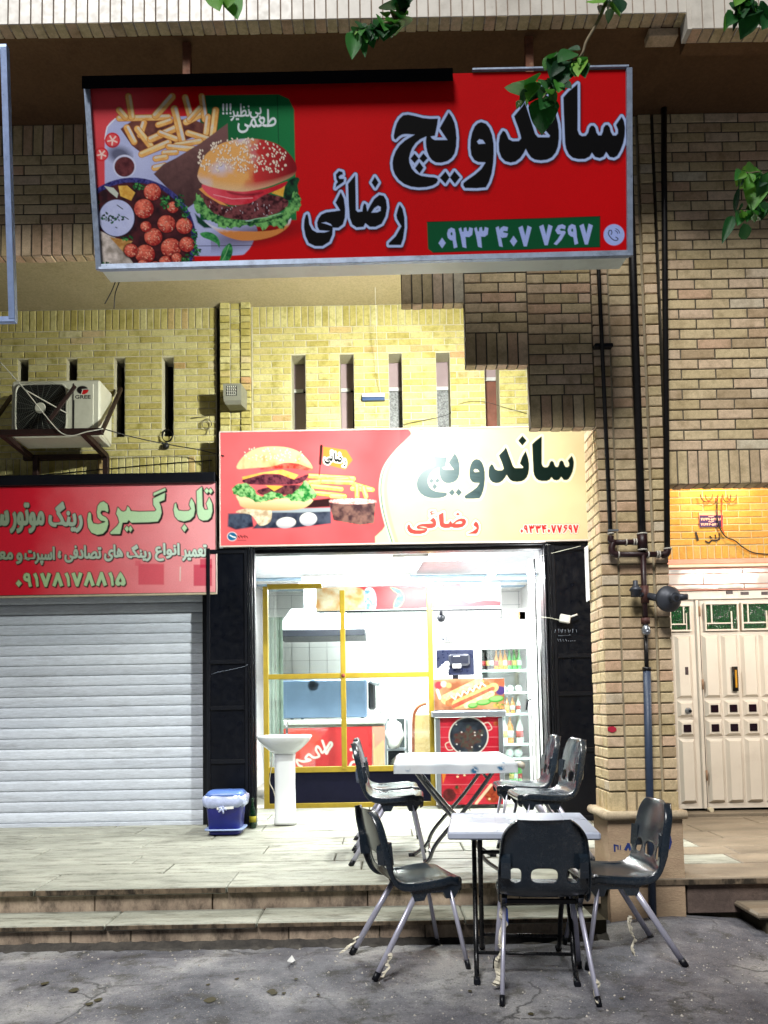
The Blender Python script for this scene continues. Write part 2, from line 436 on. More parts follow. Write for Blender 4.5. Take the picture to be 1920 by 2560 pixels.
c = t.mixc(t.math('MULTIPLY', t.ramp(vo.outputs['Distance'], [(0.0, (.85, .85, .85, 1)), (0.012, (0, 0, 0, 1))]), t.ramp(n1, [(.45, (0, 0, 0, 1)), (.55, (1, 1, 1, 1))])), c, rgb(34, 34, 34))
t.bsdf(c, t.ramp(n3, [(0.4, (0.62,) * 3 + (1,)), (0.7, (0.85,) * 3 + (1,))]), 0, 0.4, t.math('ADD', n2, n4), 0.9, 0.006); ASPH = t.m
m = MB(); nx, ny = 60, 40
def street_z(x, y):
    z = ST
    # asphalt patched up against the foot of the pillar
    d2 = ((x - 1.62) / 0.42) ** 2 + ((y + 2.32) / 0.30) ** 2
    z += 0.06 * math.exp(-d2 * 1.1)
    return z + 0.004 * math.sin(3.1 * x + 1.3) * math.sin(2.3 * y)
xs = [-40, -20, -10, -6] + [-4.5 + i * 0.15 for i in range(61)] + [6, 10, 20, 40]
ys = [-40, -20, -12, -9] + [-7 + i * 0.12 for i in range(42)] + [6, 14, 40]
m.add([(x, y, street_z(x, y) if -7.1 < y < -1 else ST - 0.02) for y in ys for x in xs],
      [(j * len(xs) + i, j * len(xs) + i + 1, (j + 1) * len(xs) + i + 1, (j + 1) * len(xs) + i) for j in range(len(ys) - 1) for i in range(len(xs) - 1)], True)
structure('street', m, ASPH)

STONE = rough_mat('paving_stone', rgb(140, 142, 130), rgb(172, 173, 160), 2.6, 70, rgb(84, 82, 70), 0.6, 0.35, 0.003, 0.75, (1, 3.2, 1), (0.5, 0.68))
STONE_B = rough_mat('paving_stone_brown', rgb(110, 100, 86), rgb(142, 130, 112), 2.2, 70, rgb(96, 80, 58), 0.6, 0.35, 0.003, 0.6, (1, 2.2, 1))
RISER = rough_mat('riser_stone', rgb(146, 128, 112), rgb(186, 168, 146), 5, 60, rgb(64, 58, 52), 0.9, 0.5, 0.004, 0.75, (1, 1, 0.55), (0.47, 0.66))
NOSE = rough_mat('nosing_grime', rgb(92, 80, 66), rgb(128, 112, 92), 6, 60, rgb(40, 36, 30), 0.9, 0.5, 0.004, 0.9, (1, 1, 0.5), (0.45, 0.6))
DIRT = rough_mat('dirty_joint', rgb(60, 56, 46), rgb(84, 78, 62), 5, 80)
rn = random.Random(3)
# platform body and its slabs
plat = structure('platform', MB().add([(-6, -2.17, ST - .05), (7, -2.17, ST - .05), (7, 0.9, ST - .05), (-6, 0.9, ST - .05), (-6, -2.17, ZPL(-2.17) - .012), (7, -2.17, ZPL(-2.17) - .012), (7, 0.9, ZPL(0.9) - .012), (-6, 0.9, ZPL(0.9) - .012)],
       [(0, 3, 2, 1), (4, 5, 6, 7), (0, 1, 5, 4), (1, 2, 6, 5), (2, 3, 7, 6), (3, 0, 4, 7)]), DIRT)
ORG[plat.name] = Vector((0, 0, 0))
def slab(name, parent, x0, x1, y0, y1, top, th, mat, c=0.006, nose=False):
    m = MB(); dz = rn.uniform(-0.002, 0.002)
    m.box(x0, x1, y0, y1, -th, 0, c)
    m.v = [(x, y, z + top(y) + dz) for x, y, z in m.v]
    o = m.build(name, mat, parent)
    if nose: MB().box(x0 + .004, x1 - .004, y0 - .004, y0 + .004, top(y0) - th + .004, top(y0) - .007, .002).build('nosing', NOSE, o)
    return o
yb = [-2.24, -1.86, -1.58, -1.33, -1.02, -0.74, -0.42, -0.12, 0.16, 0.5, 0.88]
for r, (ya, yc) in enumerate(zip(yb[:-1], yb[1:])):
    x = -4.2 + rn.uniform(-.3, .3)
    if r == 0: seq = [-4.6, -1.02, 1.22]
    while x < 4.6:
        L = rn.uniform(0.9, 1.7)
        if r == 0: L = [2.3, 1.12, 2.05, 1.6, 1.6, 1.4][min(5, int((x + 4.5) / 1.4))]
        g = rn.uniform(0.006, 0.011)
        xm = x + L / 2
        slab('slab', plat, x, x + L - g, ya + 0.002, yc - rn.uniform(0.006, 0.011), ZPL, 0.03 if r else 0.042, STONE_B if xm > 1.75 else STONE, 0.006, r == 0)
        x += L
# risers of the platform and the lower step
def riser_row(parent, y, z0, z1, cuts, mat):
    for a, b in zip(cuts[:-1], cuts[1:]):
        MB().box(a + 0.003, b - 0.003, y + rn.uniform(-.003, .003), y + 0.03, z0, z1, 0.004).build('riser_stone', mat, parent)
cu = [-4.4, -3.1, -1.72, -1.03, -0.12, 0.38, 0.77, 1.25]
riser_row(plat, -2.205, 0.222, 0.326, cu, RISER)
riser_row(plat, -2.205, 0.16, 0.326, [1.75, 2.3, 3.0, 4.2], rough_mat('riser_dark', rgb(84, 72, 66), rgb(112, 96, 88), 5, 60, rgb(50, 44, 40), 0.85, 0.6, 0.006))
step = structure('step', MB().box(-5, 1.2, -2.47, -2.171, ST - 0.06, 0.205), DIRT); ORG[step.name] = Vector((0, 0, 0))
xx = [-4.6, -3.3, -1.55, -0.72, 0.42, 1.13]
for a, b in zip(xx[:-1], xx[1:]):
    slab('slab', step, a, b - 0.005, -2.505, -2.208, lambda y: 0.235, 0.034, STONE, 0.008, True)
riser_row(step, -2.478, ST - 0.03, 0.20, [-4.6, -2.9, -1.75, -1.42, -0.55, -0.05, 0.2, 0.62, 1.12], RISER)
step2 = structure('step', MB().box(2.08, 5, -2.47, -2.171, ST - 0.06, 0.205), DIRT); ORG[step2.name] = Vector((0, 0, 0))
for a, b in zip([2.02, 3.3, 4.6][:-1], [2.02, 3.3, 4.6][1:]):
    slab('slab', step2, a, b - 0.005, -2.505, -2.208, lambda y: 0.232, 0.034, STONE_B, 0.012)
riser_row(step2, -2.478, ST - 0.03, 0.20, [2.1, 2.9, 4.4], RISER)

# dark mound standing in for the shadow line at the step's foot, grit on the road
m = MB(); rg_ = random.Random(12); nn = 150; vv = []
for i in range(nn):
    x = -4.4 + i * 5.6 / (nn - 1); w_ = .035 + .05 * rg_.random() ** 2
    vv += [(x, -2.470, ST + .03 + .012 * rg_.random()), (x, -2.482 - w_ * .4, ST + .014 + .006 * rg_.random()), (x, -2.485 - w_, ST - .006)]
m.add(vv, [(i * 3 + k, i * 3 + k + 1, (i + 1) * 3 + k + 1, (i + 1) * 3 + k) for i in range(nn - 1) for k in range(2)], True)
tag(m.build('step_shade_strip', rough_mat('step_shade_strip', rgb(58, 56, 54), rgb(86, 82, 76), 14, 90, rgb(40, 38, 34))), kind='stuff')
m = MB()
for i in range(1500):
    x, y = rg_.uniform(-2.2, 2.6), -2.52 - 1.7 * rg_.random(); r_ = .0025 + .006 * rg_.random() ** 4
    z = street_z(x, y); a = rg_.random() * 6.28; ca, sa = math.cos(a) * r_, math.sin(a) * r_
    m.add([(x + ca, y + sa, z), (x - sa, y + ca, z), (x - ca, y - sa, z), (x + sa, y - ca, z), (x + sa * .3, y, z + r_ * 1.1)], [(0, 1, 4), (1, 2, 4), (2, 3, 4), (3, 0, 4)])
tag(m.build('grit', rough_mat('grit', rgb(120, 116, 110), rgb(206, 200, 190), 60, 200)), kind='stuff')

# ================================================================ wall with slots above the shops
SLT = [(44, 69), (166, 191), (285, 311), (405, 433), (729, 764), (850, 885), (973, 1006), (1092, 1126), (1213, 1249)]
zt = P(750, 887, 0)[1]; zb = 3.855
slots = []
for a, b in SLT:
    xa, xb = P(a, 980, 0)[0], P(b, 980, 0)[0]; slots.append((xa, xb, zb, zt))
XP0, XP1 = -1.435, -1.155           # pilaster between the two shops
wl = thing('slotted_brick_wall', (0, 0, 2.85), 'yellow brick wall with a row of narrow slots above the shop signs', 'wall')
def hid_sign(x, z): return (x > XP1 and z < 3.8)
def hid_curt(x, z): return proj((x, 0, z))[1] < 700 and proj((x, 0, z))[0] > 1000
br = soldiers(-5.2, XP0 - .045, ZS - 0.2, ZS, 0) + courses(-5.2, XP0 - .045, 3.685, ZS - 0.2, 0, slots, 0.03) + soldiers(-5.2, XP0 - .045, 3.475, 3.685, 0)
br2 = soldiers(XP1 + .01, 1.95, ZS - 0.2, ZS, 0, hid_curt) + courses(XP1 + .01, 1.95, 2.86, ZS - 0.2, 0, slots, 0.075, lambda x, z: hid_sign(x, z) or x > 1.27)
br2.sort(key=lambda b: not b[6])
wl2 = thing('slotted_brick_wall', (0.4, 0, 2.85), 'bright yellow brick wall with narrow slots right above the beige and red sandwich sign', 'wall')
tag(wl, 'yellow brick wall with four dark slots behind the air conditioner')
lay(wl, br, BR_YEL); lay(wl2, br2, BR_YEL)
# mortar body with real openings and reveals
def mortar(parent, x0, x1, z0, z1, hs):
    m = MB(); hs = sorted([h for h in hs if h[0] > x0 and h[1] < x1]); x = x0
    if hs:
        m.box(x0, x1, 0.007, 0.2, hs[0][3], z1); m.box(x0, x1, 0.007, 0.2, z0, hs[0][2])
        for h in hs: m.box(x, h[0], 0.007, 0.2, h[2], h[3]); x = h[1]
        m.box(x, x1, 0.007, 0.2, hs[0][2], hs[0][3])
    else: m.box(x0, x1, 0.007, 0.2, z0, z1)
    m.build('mortar', MORTAR, parent)
mortar(wl, -5.3, XP0 - .04, 3.46, ZS, slots); mortar(wl2, XP1, 1.95, 2.84, ZS, slots)
# what stands behind the slots: a dark room on the left, boards and granite sheets on the right
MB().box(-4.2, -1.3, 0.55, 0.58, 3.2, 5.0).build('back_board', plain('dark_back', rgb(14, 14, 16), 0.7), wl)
GRAN = rough_mat('granite_sheet', rgb(96, 98, 98), rgb(168, 170, 168), 60, 160, rgb(40, 42, 44), 0.5, 0.2, 0.001, 0.8)
MAUVE = plain('mauve_board', rgb(158, 138, 138), 0.7, 0, 0.1, 4)
RUSTP = plain('rusty_board', rgb(120, 74, 58), 0.75, 0, 0.25, 6)
for i, h in enumerate(slots[4:]):
    zm = zt - (zt - zb) * (0.33 if i < 4 else 0.22)
    m = MB().box(h[0] - .04, h[1] + .04, 0.215, 0.235, zm, h[3] + .03); m.build('board', MAUVE, wl2)
    m = MB().box(h[0] - .04, h[1] + (.04 if i > 1 else -.02), 0.222, 0.242, h[2] - .03, zm - .02); m.build('board', [MAUVE, MAUVE, GRAN, GRAN, RUSTP][i], wl2)
    MB().box(h[0] - .02, h[1] - (.04 if i < 2 else 0), 0.20, 0.214, zm - .022, zm + .012, .003).build('rail', plain('white_pipe', rgb(200, 200, 196), 0.4), wl2)
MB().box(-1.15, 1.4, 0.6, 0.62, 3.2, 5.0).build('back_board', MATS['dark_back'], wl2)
# pilaster: three columns of half bricks, the middle one set back
pil = thing('brick_pilaster', (-1.295, -0.07, 2.85), 'narrow ribbed yellow brick pilaster behind the small grey loudspeaker', 'pilaster')
br = []; n = round((ZS - 2.86) / PH)
for r in range(n):
    z = 2.86 + (r + .5) * PH
    for k, (u, d) in enumerate(((0, 0), (1, 0.016), (2, 0))):
        cxp = XP0 + 0.05 + k * 0.0925 + (0.002 if k == 2 else 0)
        br.append((cxp, -0.075 + d, z, 0.085 if k != 1 else 0.078, PH - 0.007, 'f', z > 3.84))
br.sort(key=lambda b: not b[6])
lay(pil, br, BR_YEL)
MB().box(XP0 + .004, XP1 - .004, -0.05, 0.19, 2.85, ZS).build('mortar', MORTAR, pil)

# ================================================================ slab with soffit and tiled fascia
fas = thing('balcony_fascia', (0, -2.9, ZS), 'overhanging floor edge clad in upright white tiles with a plaster soffit browned for its shade', 'balcony')
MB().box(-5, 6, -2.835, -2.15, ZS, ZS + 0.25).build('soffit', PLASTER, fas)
MB().box(-5, 6, -2.148, 0.6, ZS, ZS + 0.25).build('inner_soffit', rough_mat('plaster_lit', rgb(186, 172, 132), rgb(200, 186, 148), 1.2, 60, rgb(160, 144, 100), 0.9, 0.3), fas)  # same slab as the outer soffit, paler with the lamplight painted in
JX = 1.69
def fascia(x0, x1, zb, yf):
    n = round((x1 - x0) / 0.0605); p = (x1 - x0) / n
    for i in range(n):
        xa = x0 + i * p
        MB().box(xa + .0025, xa + p - .0025, yf, yf + 0.05, zb + 0.002, zb + 0.62, 0.002).build('tile', WHITE_TILE, fas)
    MB().box(x0, x1, yf + 0.006, yf + 0.10, zb + 0.006, zb + 0.62).build('backing', rough_mat('tile_grout', rgb(150, 128, 112), rgb(170, 150, 134), 6), fas)
fascia(-3.4, JX, ZS, -2.92); fascia(JX, 3.5, ZS - 0.105, -2.935)
MB().box(-5.2, 5.2, -2.84, -2.0, ZS + 0.25, ZS + 2.6).build('upper_wall', rough_mat('upper_render', rgb(176, 168, 150), rgb(196, 188, 170), 1.5), fas)
n = round((JX + 3.4) / 0.0605)
under = [(-3.4 + (i + .5) * (JX + 3.4) / n, -2.875, ZS - 0.001, 0.053, 0.085, 'd') for i in range(n)]
n2 = round((3.5 - JX) / 0.0605)
under += [(JX + (i + .5) * (3.5 - JX) / n2, -2.89, ZS - 0.106, 0.053, 0.085, 'd') for i in range(n2)]
lay(fas, under, BR_TAN, 300, 'edge_brick', 0.02)
MB().box(JX + 0.005, 3.5, -2.84, -2.76, ZS - 0.1, ZS - 0.002).build('lip', PLASTER, fas)
MB().box(JX - 0.02, JX + 0.004, -2.93, -2.84, ZS - 0.1, ZS + 0.3).build('tile', WHITE_TILE, fas)
MB().box(JX - 0.19, JX - 0.03, -2.835, -2.76, ZS - 0.05, ZS - 0.002, .004).build('edge_brick', BR_TAN, fas)

# ================================================================ hanging brick panels with stepped corbels
cur = thing('hanging_brick_panel', (0.2, YC, 3.07), 'tan brick panel hanging under the floor slab and stepping down to the pillar', 'wall')
STEPS = [(-4.6, 0.146, 4.21), (0.146, 0.532, 3.862), (0.532, 0.917, 3.468), (0.917, 1.31, 3.071)]
def hid_big(x, z):
    sx, sy = proj((x, YC, z)); return 235 < sx < 1560 and 200 < sy < 660
br = []; dn = []
for x0, x1, zb_ in STEPS:
    br += soldiers(x0, x1, zb_, zb_ + 0.205, YC, hid_big)
    br += courses(x0, x1, zb_ + 0.205, ZS - (0.2 if x0 < 0 else 0), YC, (), 0.0 + x0, hid_big)
    if x0 < 0: br += soldiers(x0, x1, ZS - 0.2, ZS, YC, hid_big)
    nn = round((x1 - x0) / PH); p = (x1 - x0) / nn
    dn += [(x0 + (i + .5) * p, YC + 0.038, zb_, p - JT, 0.07, 'd', x0 > 0) for i in range(nn)]
    MB().box(x0, x1, YC + 0.006, YC + 0.072, zb_ + 0.006, ZS).build('mortar', MORTAR_D, cur)
allb = br + dn; allb.sort(key=lambda b: not b[6])
lay(cur, allb, BR_TAN, 300, 'brick', 0.03)
cur2 = thing('hanging_brick_panel', (2.4, YC, 2.71), 'tan brick panel with an upright bottom course hanging in front of the white metal door', 'wall')
br = soldiers(1.735, 4.3, 2.706, 2.915, YC) + courses(1.735, 4.3, 2.915, ZS, YC, (), 0.06)
nn = round((4.3 - 1.735) / PH); p = (4.3 - 1.735) / nn
br += [(1.735 + (i + .5) * p, YC + 0.06, 2.706, p - JT, 0.11, 'd') for i in range(nn)]
lay(cur2, br, BR_TAN, 300, 'brick', 0.03)
MB().box(1.735, 4.3, YC + 0.006, YC + 0.116, 2.712, ZS).build('mortar', MORTAR_D, cur2)

# ================================================================ pillar
pl = thing('brick_pillar', (1.515, -2.08, ST), 'freestanding tan brick pillar with gas pipes and a stone plinth daubed in blue paint', 'pillar')
X0, X1, YB = 1.312, 1.722, -1.935
br = []; n = round((ZS - 0.875) / 0.0645); ph = (ZS - 0.875) / n
for r in range(n):
    z = 0.875 + (r + .5) * ph
    for a, b in ((X0, X0 + .104), (X0 + .112, X0 + .318), (X0 + .326, X1)):
        y = YC + (0.012 if 0.1 < a - X0 < 0.3 else 0)
        wv = b - a - 0.007
        if wv > .03: br.append(((a + b) / 2, y, z, wv, ph - 0.008, 'f'))
    if z < 3.1:
        k = 0.5 if r % 2 else 0.33
        d = YB - YC; cuts = [0, d * k, d] if r % 3 else [0, d * 0.36, d * 0.7, d]
        for u, v_ in zip(cuts[:-1], cuts[1:]):
            br.append((X0, YC + (u + v_) / 2, z, v_ - u - 0.007, ph - 0.009, 'l'))
br = [b for b in br]
# bottom course: upright bricks
for a, b in ((X0, X0 + .1), (X0 + .105, X0 + .16), (X0 + .165, X0 + .225), (X0 + .23, X0 + .30), (X0 + .31, X1)):
    br.append(((a + b) / 2, YC, 0.81, b - a - 0.006, 0.115, 'f'))
for u in (0.03, 0.09, 0.15, 0.21, 0.26): br.append((X0, YC + u, 0.81, 0.05, 0.115, 'l'))
br.sort(key=lambda b: b[2])
lay(pl, br, BR_TAN, 300, 'brick', 0.045)
MB().box(X0 + .007, X1 - .005, YC + .02, YB, 0.74, ZS).build('mortar', rough_mat('mortar_pillar', rgb(164, 150, 122), rgb(190, 176, 148), 5, 120, rgb(112, 100, 80)), pl)
# plinth: slabs of dressed stone under a rounded stone band
PLIN = rough_mat('plinth_stone', rgb(176, 150, 124), rgb(190, 166, 136), 3, 55, rgb(140, 112, 90), 0.85, 0.8, 0.006, 0.5, (1, 1, 5))
MB().box(X0 - .018, X1 + .012, YC - .012, YB + .01, ST - .02, 0.72, 0.004).build('plinth', PLIN, pl)
xa, xb, ya, yb_ = X0 - .03, X1 + .028, YC - .028, YB + .02
m = MB(); r0 = 0.026; zc = 0.738
for a, b in (((xa, ya), (xb, ya)), ((xa, ya), (xa, yb_))):
    m.tube([(a[0], a[1], zc), (b[0], b[1], zc)], r0, 12)
m.lathe([(0.001, -r0), (r0 * .7, -r0 * .7), (r0, 0), (r0 * .7, r0 * .7), (0.001, r0)], (xa, ya, zc), None, 12)
m.box(xa, xb, ya, yb_, zc - r0 * .9, zc + r0 * .9)
m.build('moulding', rough_mat('moulding_stone', rgb(178, 160, 134), rgb(196, 180, 152), 4, 70, rgb(110, 94, 76)), pl)
# blue daubs of paint on the plinth
BLUE = plain('blue_paint', rgb(30, 52, 120), 0.6, 0, 0.2, 30)
m = MB()
def daub(pts, wd):
    q = [P3(*p, YC - 0.0145) for p in pts]
    for i, (a, b) in enumerate(zip(q[:-1], q[1:])):
        d = (b - a); nrm = Vector((-d.z, 0, d.x)).normalized() * wd / 2; e = d.normalized() * wd * .3
        yo = Vector((0, -0.0004 * i, 0))
        m.add([a - nrm - e + yo, b - nrm + e + yo, b + nrm + e + yo, a + nrm - e + yo], [(0, 1, 2, 3)])
daub(catmull([(1673, 2090, 0), (1677, 2110, 0), (1668, 2125, 0), (1655, 2130, 0), (1648, 2124, 0)], 4) and [(1673, 2090), (1676, 2105), (1672, 2119), (1660, 2129), (1648, 2126)], 0.018)
daub([(1655, 2113), (1660, 2104), (1664, 2112), (1650, 2116)], 0.012)
daub([(1655, 2138), (1660, 2155), (1667, 2140)], 0.014)
daub([(1536, 2112), (1537, 2128)], 0.01); daub([(1537, 2113), (1545, 2114), (1545, 2123)], 0.007); daub([(1551, 2114), (1551, 2124)], 0.006)
daub([(1564, 2124), (1571, 2110), (1576, 2124)], 0.016)
m.build('paint_marks', BLUE, pl, False)
# red smudge and flaking patches on two bricks
m = MB()
for (sx, sy, rx, ry, mt) in ((1530, 1823, 13, 9, 'r'),):
    pts = [(sx + rx * math.cos(a) * (0.75 + .35 * random.random()), sy + ry * math.sin(a) * (.75 + .35 * random.random())) for a in [k * math.pi / 7 for k in range(14)]]
    m.add([P3(p[0], p[1], YC - 0.004) for p in pts], [tuple(range(14))])
m.build('red_smudge', plain('red_smudge', rgb(190, 30, 60), 0.7), pl, False)

# ================================================================ pier behind the pillar, wall of the door bay
MB_ = MB().box(1.86, 2.52, -0.02, 0.3, 0.35, ZS); pier = single('rendered_pier', MB_, rough_mat('pier_render', rgb(170, 160, 130), rgb(190, 180, 150), 2), 'plain rendered pier between sandwich shop and white metal door, mostly behind the pillar', 'pier', loc=(2.2, 0, 0.4))
db = thing('door_bay_wall', (3.0, 0, 2.3), 'brick wall lit warm orange over the white metal door', 'wall')
zo = P(1750, 1398, 0)[1]; zs = P(1750, 1364, 0)[1]
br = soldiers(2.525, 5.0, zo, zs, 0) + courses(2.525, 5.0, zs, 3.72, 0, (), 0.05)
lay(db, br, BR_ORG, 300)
MB().box(2.52, 5.05, 0.007, 0.2, zo - .005, 3.75).build('mortar', MORTAR, db)
MB().box(2.52, 5.05, -0.01, 0.2, 3.75, ZS).build('plaster', MATS['pier_render'], db)
PINK = plain('pink_trim', rgb(226, 150, 130), 0.5, 0, 0.08, 5)
CREAM = plain('cream_trim', rgb(232, 208, 184), 0.45, 0, 0.06, 5)
za = P(1750, 1398, 0)[1]; zc_ = P(1750, 1411, 0)[1]; zd = P(1750, 1420, 0)[1]
MB().box(2.52, 5.05, -.02, .1, zc_, za - .004, .004).build('moulding', PINK, db)
MB().box(2.52, 5.05, -.035, .1, zd, zc_ - .004, .006).build('moulding', CREAM, db)
MB().box(2.52, 5.05, -.012, .1, zd - .02, zd - .004, .003).build('moulding', PINK, db)
TILEG = plain('grey_glazed_tile', rgb(188, 184, 182), 0.12, 0, 0.06, 3, 0.05, 0.6)
rows = [(1424, 1434), (1436, 1461), (1463, 1473)]
for i, (ra, rb) in enumerate(rows):
    z1_, z0_ = P(1750, ra, 0)[1], P(1750, rb, 0)[1]
    cuts = [2.52, 2.85, 3.45, 5.05] if i == 1 else [2.52, 3.2, 5.05] if i == 0 else [2.52, 3.21, 5.05]
    for a, b in zip(cuts[:-1], cuts[1:]): MB().box(a + .003, b - .003, -.016, .05, z0_, z1_, .003).build('tile', TILEG, db)
MB().box(2.52, 5.05, -.006, .1, P(1750, 1476, 0)[1], zd - .02).build('bedding', PINK, db)
# ================================================================ roller shutter of the closed shop
SHUT = rough_mat('shutter_paint', rgb(200, 208, 220), rgb(218, 225, 235), 1.6, 50, rgb(140, 142, 148), 0.36, 0.05, 0.001, 0.6, (0.3, 1, 2.5))
BLACK = plain('black_metal', rgb(9, 12, 20), 0.4, 0.0, 0.25, 8, 0.1, .35)
BLACK2 = plain('black_panel', rgb(5, 8, 17), 0.35, 0.0, 0.25, 4, 0.05, .3)
sh = thing('roller_shutter', (-2.55, 0, 0.4), 'closed pale grey metal roller shutter under the red lettered sign', 'shutter')
zbot, ztop = 0.405, 2.52; ns = 23; pz = 0.0915
prof = [(0.0, 0.0), (-0.006, 0.006), (-0.009, 0.02), (-0.010, 0.045), (-0.009, 0.07), (-0.005, 0.084), (0.0, 0.0895)]
me = None
for i in range(ns):
    m = MB(); n = len(prof); L, Rr = -5.2, -1.565
    vv = [(x, y, z) for x in (L, Rr) for y, z in prof]
    if me is None:
        m.add(vv + [(L, .004, 0), (L, .004, .0895), (Rr, .004, 0), (Rr, .004, .0895)], [(k, k + 1, n + k + 1, n + k) for k in range(n - 1)] + [(2 * n, 2 * n + 2, 2 * n + 3, 2 * n + 1)])
        m.v = [(x + 2.55, y, z) for x, y, z in m.v]
        me = bpy.data.meshes.new('slat'); me.from_pydata(m.v, [], m.f); me.update(); me.materials.append(SHUT)
    o = bpy.data.objects.new('slat', me); col.objects.link(o); o.parent = sh
    o.location = (0, random.uniform(-.0012, .0012), zbot + 0.03 + i * pz - 0.4); o.rotation_euler = (random.uniform(-.01, .01), 0, 0)
MB().box(-5.2, -1.565, -.012, .012, zbot - 0.012, zbot + 0.028, .004).build('bottom_rail', SHUT, sh)
MB().box(-5.2, -1.565, .006, .012, zbot, ztop).build('slat_backing', plain('dark_gap', rgb(20, 20, 22), 0.8), sh)
MB().box(-1.6, -1.535, -.03, .03, zbot - .01, 2.6, .003).build('guide_rail', BLACK, sh)
hd = single('black_head_strip', MB().box(-5.2, -1.45, -.2, 0.004, 3.38, 3.47, .004), BLACK, 'black metal strip along the top of the red wheel repair sign', 'strip', loc=(-2.6, -.1, 3.38))

# ================================================================ folded black door leaves and header
def leaf(name, label, x0, x1, y0, y1, z0, z1, rails, mirror=False, group=None):
    t = thing(name, ((x0 + x1) / 2, y0, z0), label, 'door', group)
    MB().box(x0, x1, y0 + .012, y1, z0, z1, .003).build('panel', BLACK2, t)
    fw = 0.03
    for a, b in ((x0, x0 + fw), (x1 - fw, x1)): MB().box(a, b, y0, y0 + .02, z0, z1, .003).build('stile', BLACK, t)
    for zr in rails: MB().box(x0 + fw, x1 - fw, y0, y0 + .018, zr - .018, zr + .018, .003).build('rail', BLACK, t)
    e = x1 if not mirror else x0
    for k in range(3):
        s = 1 if not mirror else -1
        a, b = sorted((e + s * (.004 + k * .022), e + s * (.02 + k * .022)))
        MB().box(a, b, y0 - .01 - .012 * (k % 2), y1, z0, z1, .002).build('folded_edge', BLACK, t)
    return t
zt1 = P(560, 1374, -.1)[1]
l1 = leaf('folded_door', 'folded black metal door leaf between grey shutter and sandwich shop', -1.532, -1.175, -.17, -.12, .40, zt1, [.42, .95, P(560, 1770, -.15)[1], P(560, 1655, -.15)[1], zt1 - .03])
l2 = leaf('folded_door', 'folded black metal door leaf beside the brick pillar with chalked numbers on it', 1.47, 1.93, -.17, -.12, .40, P(1400, 1366, -.1)[1], [.42, 1.0, P(1400, 1735, -.15)[1], P(1400, 1640, -.15)[1], 2.75], True)
# scratch of chalk on the left leaf, chalked numbers on the right one
CHALK = plain('chalk', rgb(140, 150, 165), 0.9)
m = MB()
pts = [P3(x, y, -.1735) for x, y in ((528, 1686), (545, 1680), (562, 1677), (590, 1671), (612, 1666), (640, 1650))]
m.tube(pts, 0.0012, 4); m.build('chalk_line', CHALK, l1)
m = MB()
for i, x in enumerate((1389, 1397, 1402, 1407, 1413, 1420, 1426, 1432, 1440)):
    a = P3(x, 1574 - (i % 2) * 2, -.1735); b = P3(x + (i % 3) * 2 - 2, 1582, -.1735); m.tube([a, b], 0.0022, 4)
m.tube([P3(1396, 1589, -.1735), P3(1428, 1588, -.1735), P3(1423, 1586, -.1735)], 0.002, 4)
for i, x in enumerate((1394, 1400, 1407, 1414)): m.tube([P3(x, 1597, -.1735), P3(x + 3, 1604, -.1735)], 0.002, 4)
for x in (1420, 1426, 1431, 1436): m.tube([P3(x, 1602, -.1735), P3(x + 2, 1602.5, -.1735)], 0.002, 4)
m.build('chalk_numbers', CHALK, l2)
hdr = thing('door_header', (0.2, -.1, 2.78), 'black metal header bar over the shop opening', 'header')
MB().box(-1.13, 1.95, -.15, .0, 2.79, 2.825, .003).build('upper_bar', BLACK, hdr)
MB().box(-1.13, 1.40, -.11, .0, 2.757, 2.786, .003).build('lower_bar', BLACK, hdr)
MB().box(1.40, 1.435, -.13, .02, .40, 2.79, .003).build('jamb', BLACK, hdr)

# ================================================================ shop room
IW = plain('white_wall', rgb(226, 228, 226), 0.6, 0, 0.03, 2)
room = MB()
room.box(-1.75, -1.62, 0.21, 3.75, .3, 3.1); room.box(1.9, 2.05, 0.31, 3.75, .3, 3.1); room.box(-1.75, 2.05, 3.7, 3.85, .3, 3.1)
structure('shop_walls', room, IW)
structure('shop_ceiling', MB().box(-1.75, 2.05, 0.21, 3.85, 2.98, 3.1), plain('ceiling_white', rgb(216, 220, 222), 0.6))
structure('shop_floor', MB().box(-1.7, 2.0, 0.885, 3.8, .30, .415), rough_mat('shop_floor', rgb(180, 176, 166), rgb(200, 196, 188), 3))
structure('shop_jambs', MB().box(-1.62, -1.19, 0.02, .2, .35, 2.84).box(1.5, 1.86, 0.02, .2, .35, 2.84), IW)
# grey ceiling panel over the entrance
single('ceiling_panel', MB().add([P3(930 / .864, 1380, .3), P3(1338, 1372, .3), P3(1330, 1432, 1.3), P3(1040, 1436, 1.3)], [(0, 1, 2, 3)]).add([P3(930 / .864, 1376, .3), P3(1338, 1368, .3), P3(1330, 1429, 1.3), P3(1040, 1432, 1.3)], [(3, 2, 1, 0)]), plain('grey_panel', rgb(150, 154, 160), 0.5), 'grey ceiling panel inside the entrance of the sandwich shop', 'panel', loc=(.8, .8, 2.8))

